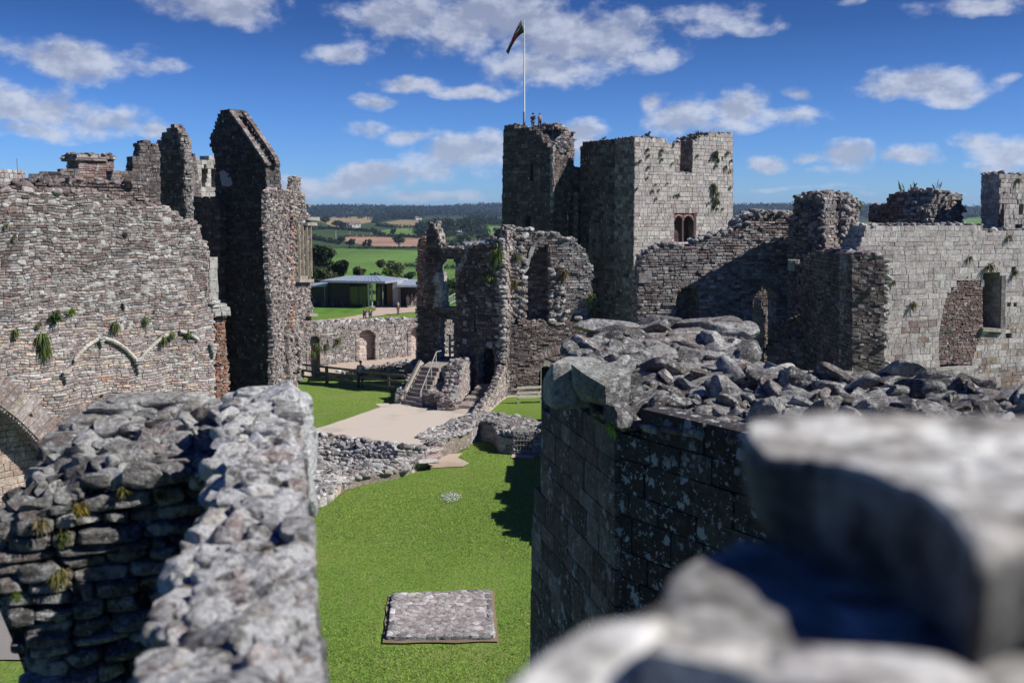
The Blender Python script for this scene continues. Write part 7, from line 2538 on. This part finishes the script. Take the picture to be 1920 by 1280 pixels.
def wood(cx, pb, pt, pw, col, label, seed, n=46, rows=4):
    g = np.random.default_rng(seed + 900)
    mb = MB()
    for i in range(n):
        u = g.uniform(-1, 1)
        v = g.random()
        px = cx + u * pw / 2
        prof = math.sqrt(max(.02, 1 - u * u))
        pyb = pb - v * (pb - pt) * .55 * prof
        p = ray_terrain(px, pb)
        D = np.linalg.norm(p - CAM)
        z = p[2] + (pb - pyb) / FPX * D
        s = pw / FPX * D * g.uniform(.07, .12)
        q = p + [0, v * 60 * prof, 0]; q[2] = z
        leaves(mb, q + [0, 0, s * .5], (s, s, s * .9), 150, max(s * .13, D * .9 / FPX), np.array(col) * g.uniform(.65, 1.4), g, clumps=14, var=.3)
    o = mb.build('woodland', M['leaf'])
    return tag(o, label, 'wood', kind='stuff')


wood(842, 444, 398, 135, (.028, .048, .018), 'dense domed hill wood left of the keep', 1, 90)
wood(905, 424, 402, 90, (.026, .045, .018), 'dark wood sloping behind the domed wood beside the keep', 2, 50)
wood(745, 412, 402, 100, (.030, .048, .020), 'dark wood behind the stubble fields', 3, 40)
wood(600, 404, 398, 80, (.026, .042, .018), 'far wood beside the torn wall', 4, 30)


def skyline_wood():
    """tree line along the far hills"""
    g = np.random.default_rng(5)
    mb = MB()
    for a in np.radians(np.linspace(-14, 28, 560)):
        if not (-12.5 < math.degrees(a) < 0 or 10 < math.degrees(a) < 27): continue
        for rr in (3300, 3650, 2950, 2600):
            rad = rr + g.normal(0, 80)
            x, y = math.sin(a) * rad, math.cos(a) * rad
            s = g.uniform(6, 13)
            leaves(mb, (x, y, terrain_z(x, y) + s * .35), (s * 1.4, s, s * .8), 26, 3.2, np.array((.022, .038, .020)) * g.uniform(.7, 1.3), g, clumps=8)
    tag(mb.build('hill_woods', M['leaf']), 'wooded crest of the blue far hills', 'wood', kind='stuff')


skyline_wood()


def house(px, py, w, h, d, wall, roofc, label, rz=0.0):
    p = ray_terrain(px, py)
    r = thing('farmhouse', p, label, 'house')
    ca, sa = math.cos(rz), math.sin(rz)
    def T(q): q = np.array(q, float); return np.stack([q[:, 0] * ca - q[:, 1] * sa, q[:, 0] * sa + q[:, 1] * ca, q[:, 2]], 1) + p
    mb = MB(); mb.add(T([(-w, -d, -1), (w, -d, -1), (w, d, -1), (-w, d, -1), (-w, -d, h), (w, -d, h), (w, d, h), (-w, d, h)]), BOXF, wall)
    mb.add(T([(-w, -d, h), (-w, d, h), (-w, 0, h * 1.55)]), [[0, 1, 2]], wall); mb.add(T([(w, -d, h), (w, d, h), (w, 0, h * 1.55)]), [[0, 1, 2]], wall)
    mb.build('wall', M['plaster'], r)
    mb = MB(); o = .5
    q = [(-w - o, -d - o, h - .3), (w + o, -d - o, h - .3), (w + o, 0, h * 1.6), (-w - o, 0, h * 1.6), (w + o, d + o, h - .3), (-w - o, d + o, h - .3)]
    mb.add(T(q), [[0, 1, 2, 3], [3, 2, 4, 5]], roofc); mb.build('roof', M['slate'], r)
    mb = MB(); mb.add(T([(-w * .5 + a, b, c) for a, b, c in [(-.5, -.5, h), (.5, -.5, h), (.5, .5, h), (-.5, .5, h), (-.5, -.5, h * 1.8), (.5, -.5, h * 1.8), (.5, .5, h * 1.8), (-.5, .5, h * 1.8)]]), BOXF, (.25, .15, .12)); mb.build('chimney', M['plaster'], r)
    for sx in (-.55, 0, .55):
        mb = MB(); x = sx * w; mb.add(T([(x - .6, -d - .05, h * .4), (x + .6, -d - .05, h * .4), (x + .6, -d - .05, h * .75), (x - .6, -d - .05, h * .75)]), [[0, 1, 2, 3]], (.04, .045, .05)); mb.build('window', M['metal'], r)


house(665, 427, 7, 5, 4, (.75, .72, .62), (.22, .17, .15), 'white farmhouse among hedges left of centre', .3)
house(657, 428, 3, 3.5, 3, (.75, .72, .62), (.22, .17, .15), 'small white annexe left of the farmhouse', .0)
house(784, 412, 6, 4, 4, (.7, .68, .62), (.2, .17, .15), 'far pale house above the stubble field', .5)
house(846, 440, 11, 3, 6, (.22, .2, .18), (.42, .44, .46), 'long barn with pale grey roof at the wood edge', .1)
house(881, 466, 6, 3.2, 5, (.4, .3, .25), (.16, .17, .19), 'village house with dark slate roof behind the ruin', .6)
house(905, 464, 7, 3.2, 5, (.4, .3, .25), (.17, .18, .20), 'second village house with slate roof nearer the keep', -.4)
for i, (px, pb, pt) in enumerate([(630, 448, 433), (656, 440, 434), (696, 443, 436), (846, 466, 445), (871, 466, 449), (892, 466, 448), (899, 465, 448)]):
    p = ray_terrain(px, pb); D = np.linalg.norm(p - CAM); h = (pb - pt) / FPX * D
    r = thing('street_lamp', p, ['far street lamp at the left among dark hedges', 'far street lamp left of the farmhouse', 'far street lamp over the ploughed field', 'street lamp nearest the ruin window head', 'street lamp left of the slate roof',
                                 'street lamp between the slate roofs', 'tallest pale lamp right of the slate roofs'][i], 'street lamp', 'street lamps along the far road')
    mb = MB(); tube(mb, [p, p + [0, 0, h]], [D * .4 / FPX, D * .32 / FPX], (.55, .57, .6), 6); mb.build('post', M['metal'], r)
    mb = MB(); box(mb, p + [D * .8 / FPX, 0, h], (D * 1.8 / FPX, .4, .3), (.6, .62, .65)); mb.build('lamp_head', M['metal'], r)


# ---------------------------------------------------------------- people
def person(px, py, z, hgt, label, top, legs, hair=(.05, .035, .03), face=0.0, stride=.15, arms='hang', base=None, extra=None, skin=(.50, .32, .25), lean=0.0, dress=False):
    b = gnd(px, py, z) if base is None else np.asarray(base, float)
    r = thing('person', b, label, 'person', None)
    s = hgt / 1.75
    ca, sa = math.cos(face), math.sin(face)      # face = heading; 0 looks along +Y
    def W(p):
        x, y, zz = p
        y = y + lean * max(0, zz - .9)
        return Vector(((x * ca - y * sa) * s, (x * sa + y * ca) * s, zz * s))
    st = stride
    J = {'pel': (0, 0, .95), 'wai': (0, 0, 1.08), 'che': (0, .0, 1.30), 'neck': (0, 0, 1.47), 'head0': (0, .02, 1.54), 'head1': (0, .03, 1.64), 'head2': (0, .01, 1.72), 'nose': (0, .115, 1.615)}
    E = [('pel', 'wai'), ('wai', 'che'), ('che', 'neck'), ('neck', 'head0'), ('head0', 'head1'), ('head1', 'head2'), ('head1', 'nose')]
    Rd = {'pel': .13, 'wai': .115, 'che': .14, 'neck': .052, 'head0': .07, 'head1': .088, 'head2': .06, 'nose': .012}
    for sd, sg in (('l', -1), ('r', 1)):
        J['hip' + sd] = (.09 * sg, 0, .90); J['kn' + sd] = (.10 * sg, st * sg * .6 + .02, .50); J['an' + sd] = (.10 * sg, st * sg - .02, .08); J['to' + sd] = (.11 * sg, st * sg + .15, .03)
        E += [('pel', 'hip' + sd), ('hip' + sd, 'kn' + sd), ('kn' + sd, 'an' + sd), ('an' + sd, 'to' + sd)]
        Rd['hip' + sd] = .088; Rd['kn' + sd] = .058; Rd['an' + sd] = .04; Rd['to' + sd] = .035
        J['sh' + sd] = (.18 * sg, 0, 1.41); Rd['sh' + sd] = .058
        if arms == 'hang' or (arms == 'mix' and sg > 0):
            J['el' + sd] = (.24 * sg, -.03 - st * sg * .3, 1.13); J['ha' + sd] = (.24 * sg, .08 - st * sg * .5, .88)
        elif arms == 'rail':
            J['el' + sd] = (.27 * sg, .06, 1.16); J['ha' + sd] = (.22 * sg, .33, 1.10)
        else:
            J['el' + sd] = (.22 * sg, .08, 1.14); J['ha' + sd] = (.08 * sg, .26, 1.20)
        Rd['el' + sd] = .042; Rd['ha' + sd] = .028
        E += [('che', 'sh' + sd), ('sh' + sd, 'el' + sd), ('el' + sd, 'ha' + sd)]
        e, hnd = np.array(J['el' + sd]), np.array(J['ha' + sd])
        d = (hnd - e) / np.linalg.norm(hnd - e)
        side = np.cross(d, (1, 0, 0)); side /= np.linalg.norm(side)
        J['pa' + sd] = tuple(hnd + d * .06); Rd['pa' + sd] = .026; E.append(('ha' + sd, 'pa' + sd))
        for k, (o, L) in enumerate(((-.03, .07), (-.01, .085), (.01, .08), (.03, .065))):
            q = hnd + d * (.08 + L) + side * o + np.array([-.012 * sg, 0, 0])
            J[f'f{k}{sd}'] = tuple(q); Rd[f'f{k}{sd}'] = .009; E.append(('pa' + sd, f'f{k}{sd}'))
        J['th' + sd] = tuple(hnd + d * .06 + side * .05); Rd['th' + sd] = .011; E.append(('ha' + sd, 'th' + sd))

    def skin_obj(name, keys, edges, inc, mat, col, mult=1.0):
        me = bpy.data.meshes.new(name)
        ks = list(keys)
        me.from_pydata([W(J[k]) for k in ks], [(ks.index(a), ks.index(c)) for a, c in edges if a in ks and c in ks], [])
        at_ = me.color_attributes.new('tint', 'FLOAT_COLOR', 'POINT')
        for q in at_.data: q.color = (*col, 1)
        o = bpy.data.objects.new(name, me); SC.collection.objects.link(o); o.parent = r
        m = o.modifiers.new('skin', 'SKIN'); m.use_smooth_shade = True
        for i, k in enumerate(ks):
            rr = (Rd[k] * mult + inc) * s
            me.skin_vertices[0].data[i].radius = (rr * (1.25 if k in ('pel', 'wai', 'che') else 1), rr * (.85 if k in ('pel', 'wai', 'che') else 1))
        me.skin_vertices[0].data[0].use_root = True
        u = o.modifiers.new('sub', 'SUBSURF'); u.levels = u.render_levels = 1
        me.materials.append(mat)
        return o
    mc = lambda nm, c: flat(nm, c)
    skin_obj('body', J.keys(), E, 0, flat('skin', skin), skin)
    tk = ['wai', 'pel', 'che', 'shl', 'shr', 'ell', 'elr', 'hal', 'har']
    if dress or extra == 'sleeveless': tk = ['wai', 'pel', 'che', 'shl', 'shr']
    skin_obj('jacket', tk, [('pel', 'wai'), ('wai', 'che'), ('che', 'shl'), ('che', 'shr'), ('shl', 'ell'), ('shr', 'elr'), ('ell', 'hal'), ('elr', 'har')], .016, flat('cloth', top), top)
    skin_obj('trousers', ['pel', 'hipl', 'hipr', 'knl', 'knr', 'anl', 'anr'], [('pel', 'hipl'), ('pel', 'hipr'), ('hipl', 'knl'), ('hipr', 'knr'), ('knl', 'anl'), ('knr', 'anr')], .014, flat('cloth', legs), legs)
    for sd in 'lr':
        a, c = J['an' + sd], J['to' + sd]
        mb = MB(); P0 = np.array(W(a)) + b; P1 = np.array(W(c)) + b
        tube(mb, [P0 - (P1 - P0) * .25 - [0, 0, .03 * s], P0 - [0, 0, .02 * s], P1 - [0, 0, 0]], [.04 * s, .055 * s, .038 * s], (.03, .028, .026), 8)
        mb.build('shoe', M['cloth'], r, smooth=True)
    mb = MB(); hp = np.array(W((0, -.018, 1.68))) + b
    rock(mb, hp, (.098 * s, .108 * s, .095 * s), hair, 9, rz=face, tilt=0, cuts=0, boxy=2.1, rough=.02)
    mb.build('hair', M['cloth'], r, smooth=True)
    for sg in (-1, 1):
        mb = MB(); rock(mb, np.array(W((.033 * sg, .098, 1.645))) + b, (.011 * s, .008 * s, .008 * s), (.03, .02, .02), 3, cuts=0, tilt=0, rough=0); mb.build('eye', M['cloth'], r)
    if extra == 'pack':
        mb = MB(); rock(mb, np.array(W((0, -.2, 1.28))) + b, (.15 * s, .10 * s, .21 * s), (.03, .03, .035), 9, rz=face, tilt=0, cuts=1, boxy=4, rough=.02); mb.build('backpack', M['cloth'], r, smooth=True)
    return r


FL = {}
def flat(kind, col):
    key = kind + str(tuple(round(c, 3) for c in col))
    if key not in FL:
        m, nt, b = mat_base(kind + '_tone')
        tc = nn(nt, 'ShaderNodeTexCoord'); n = nn(nt, 'ShaderNodeTexNoise', i_Scale=12.0, i_Detail=4.0)
        nt.links.new(tc.outputs['Object'], n.inputs[0])
        c = mixc(nt, n.outputs[0], tuple(x * .7 for x in col), tuple(min(1, x * 1.3) for x in col))
        nt.links.new(c, b.inputs['Base Color']); b.inputs['Roughness'].default_value = .8 if kind == 'cloth' else .55
        FL[key] = m
    return FL[key]


person(676, 727, CZ, 1.78, 'grey haired person in blue shirt and dark trousers leaning on the timber fence', (.16, .26, .48), (.03, .035, .06), (.12, .10, .09), -.25, .08, 'rail', lean=.12)
person(684, 604, 0, 1.68, 'person in grey jacket walking on the path, left of a pair', (.13, .11, .11), (.07, .065, .07), (.05, .035, .03), 2.6, .2, 'hang', extra='pack')
person(695, 604, 0, 1.66, 'person in dark top and blue jeans walking beside the grey jacket', (.06, .05, .09), (.07, .13, .28), (.03, .02, .018), 2.9, .2, 'mix')
person(746.5, 590, 0, 1.72, 'person in dark coat walking alone on the path edge', (.05, .045, .045), (.04, .035, .035), (.04, .03, .025), -2.9, .22, 'hang', extra='pack')
person(765, 576, 0, 1.72, 'person in pale clothes waiting by the visitor building, left of the group', (.42, .40, .38), (.35, .33, .33), (.1, .08, .06), 2.8, .1, 'front')
person(772.5, 575.5, 0, 1.70, 'person in red top and pale trousers among the waiting group', (.42, .05, .04), (.5, .48, .46), (.5, .45, .4), 3.1, .1, 'front')
person(779.5, 575, 0, 1.68, 'person in white shirt at the right of the waiting group', (.55, .53, .52), (.30, .30, .33), (.25, .06, .04), 3.0, .1, 'hang')
_a = PT.pt(*PT.uv(984, 246), -1.3); _z = 20.35
person(0, 0, 0, 1.72, 'person in blue grey jacket standing beside the flagpole on the keep', (.11, .16, .22), (.10, .11, .15), (.02, .018, .015), .5, .08, 'front', base=(_a[0], _a[1], _z), extra='pack')
_b = PT.pt(*PT.uv(997, 246), -1.3)
person(0, 0, 0, 1.64, 'person in sleeveless pink top and dark trousers on the keep turret', (.50, .30, .28), (.02, .02, .03), (.02, .018, .015), 3.0, .06, 'front', base=(_b[0], _b[1], _z), extra='sleeveless')
mb = MB(); mb.add([(_a[0] - 1.2, _a[1] - .8, _z), (_b[0] + 2.5, _b[1] - 1.2, _z), (_b[0] + 2.5, _b[1] + 1.5, _z), (_a[0] - 1.2, _a[1] + 1.8, _z)], [[0, 1, 2, 3]], (.2, .18, .16))
tag(mb.build('turret_floor', M['wall']), kind='structure', label='stone floor on the turret top', cat='floor')


# ---------------------------------------------------------------- air
def haze():
    mb = MB()
    box(mb, (0, 0, 37), (13600, 13600, 116), (1, 1, 1))
    m = bpy.data.materials.new('thin_air_haze'); m.use_nodes = True
    nt = m.node_tree; nt.nodes.clear()
    out = nn(nt, 'ShaderNodeOutputMaterial'); v = nn(nt, 'ShaderNodeVolumePrincipled')
    v.inputs['Color'].default_value = (.50, .70, 1.0, 1)
    v.inputs['Density'].default_value = .00010
    v.inputs['Anisotropy'].default_value = .2
    nt.links.new(v.outputs[0], out.inputs['Volume'])
    o = mb.build('haze', m, base=(0, 0, 0))
    tag(o, 'thin blue haze over the far hills', 'haze', kind='stuff')


haze()

for o in bpy.data.objects:
    if '_b' in o: del o['_b']
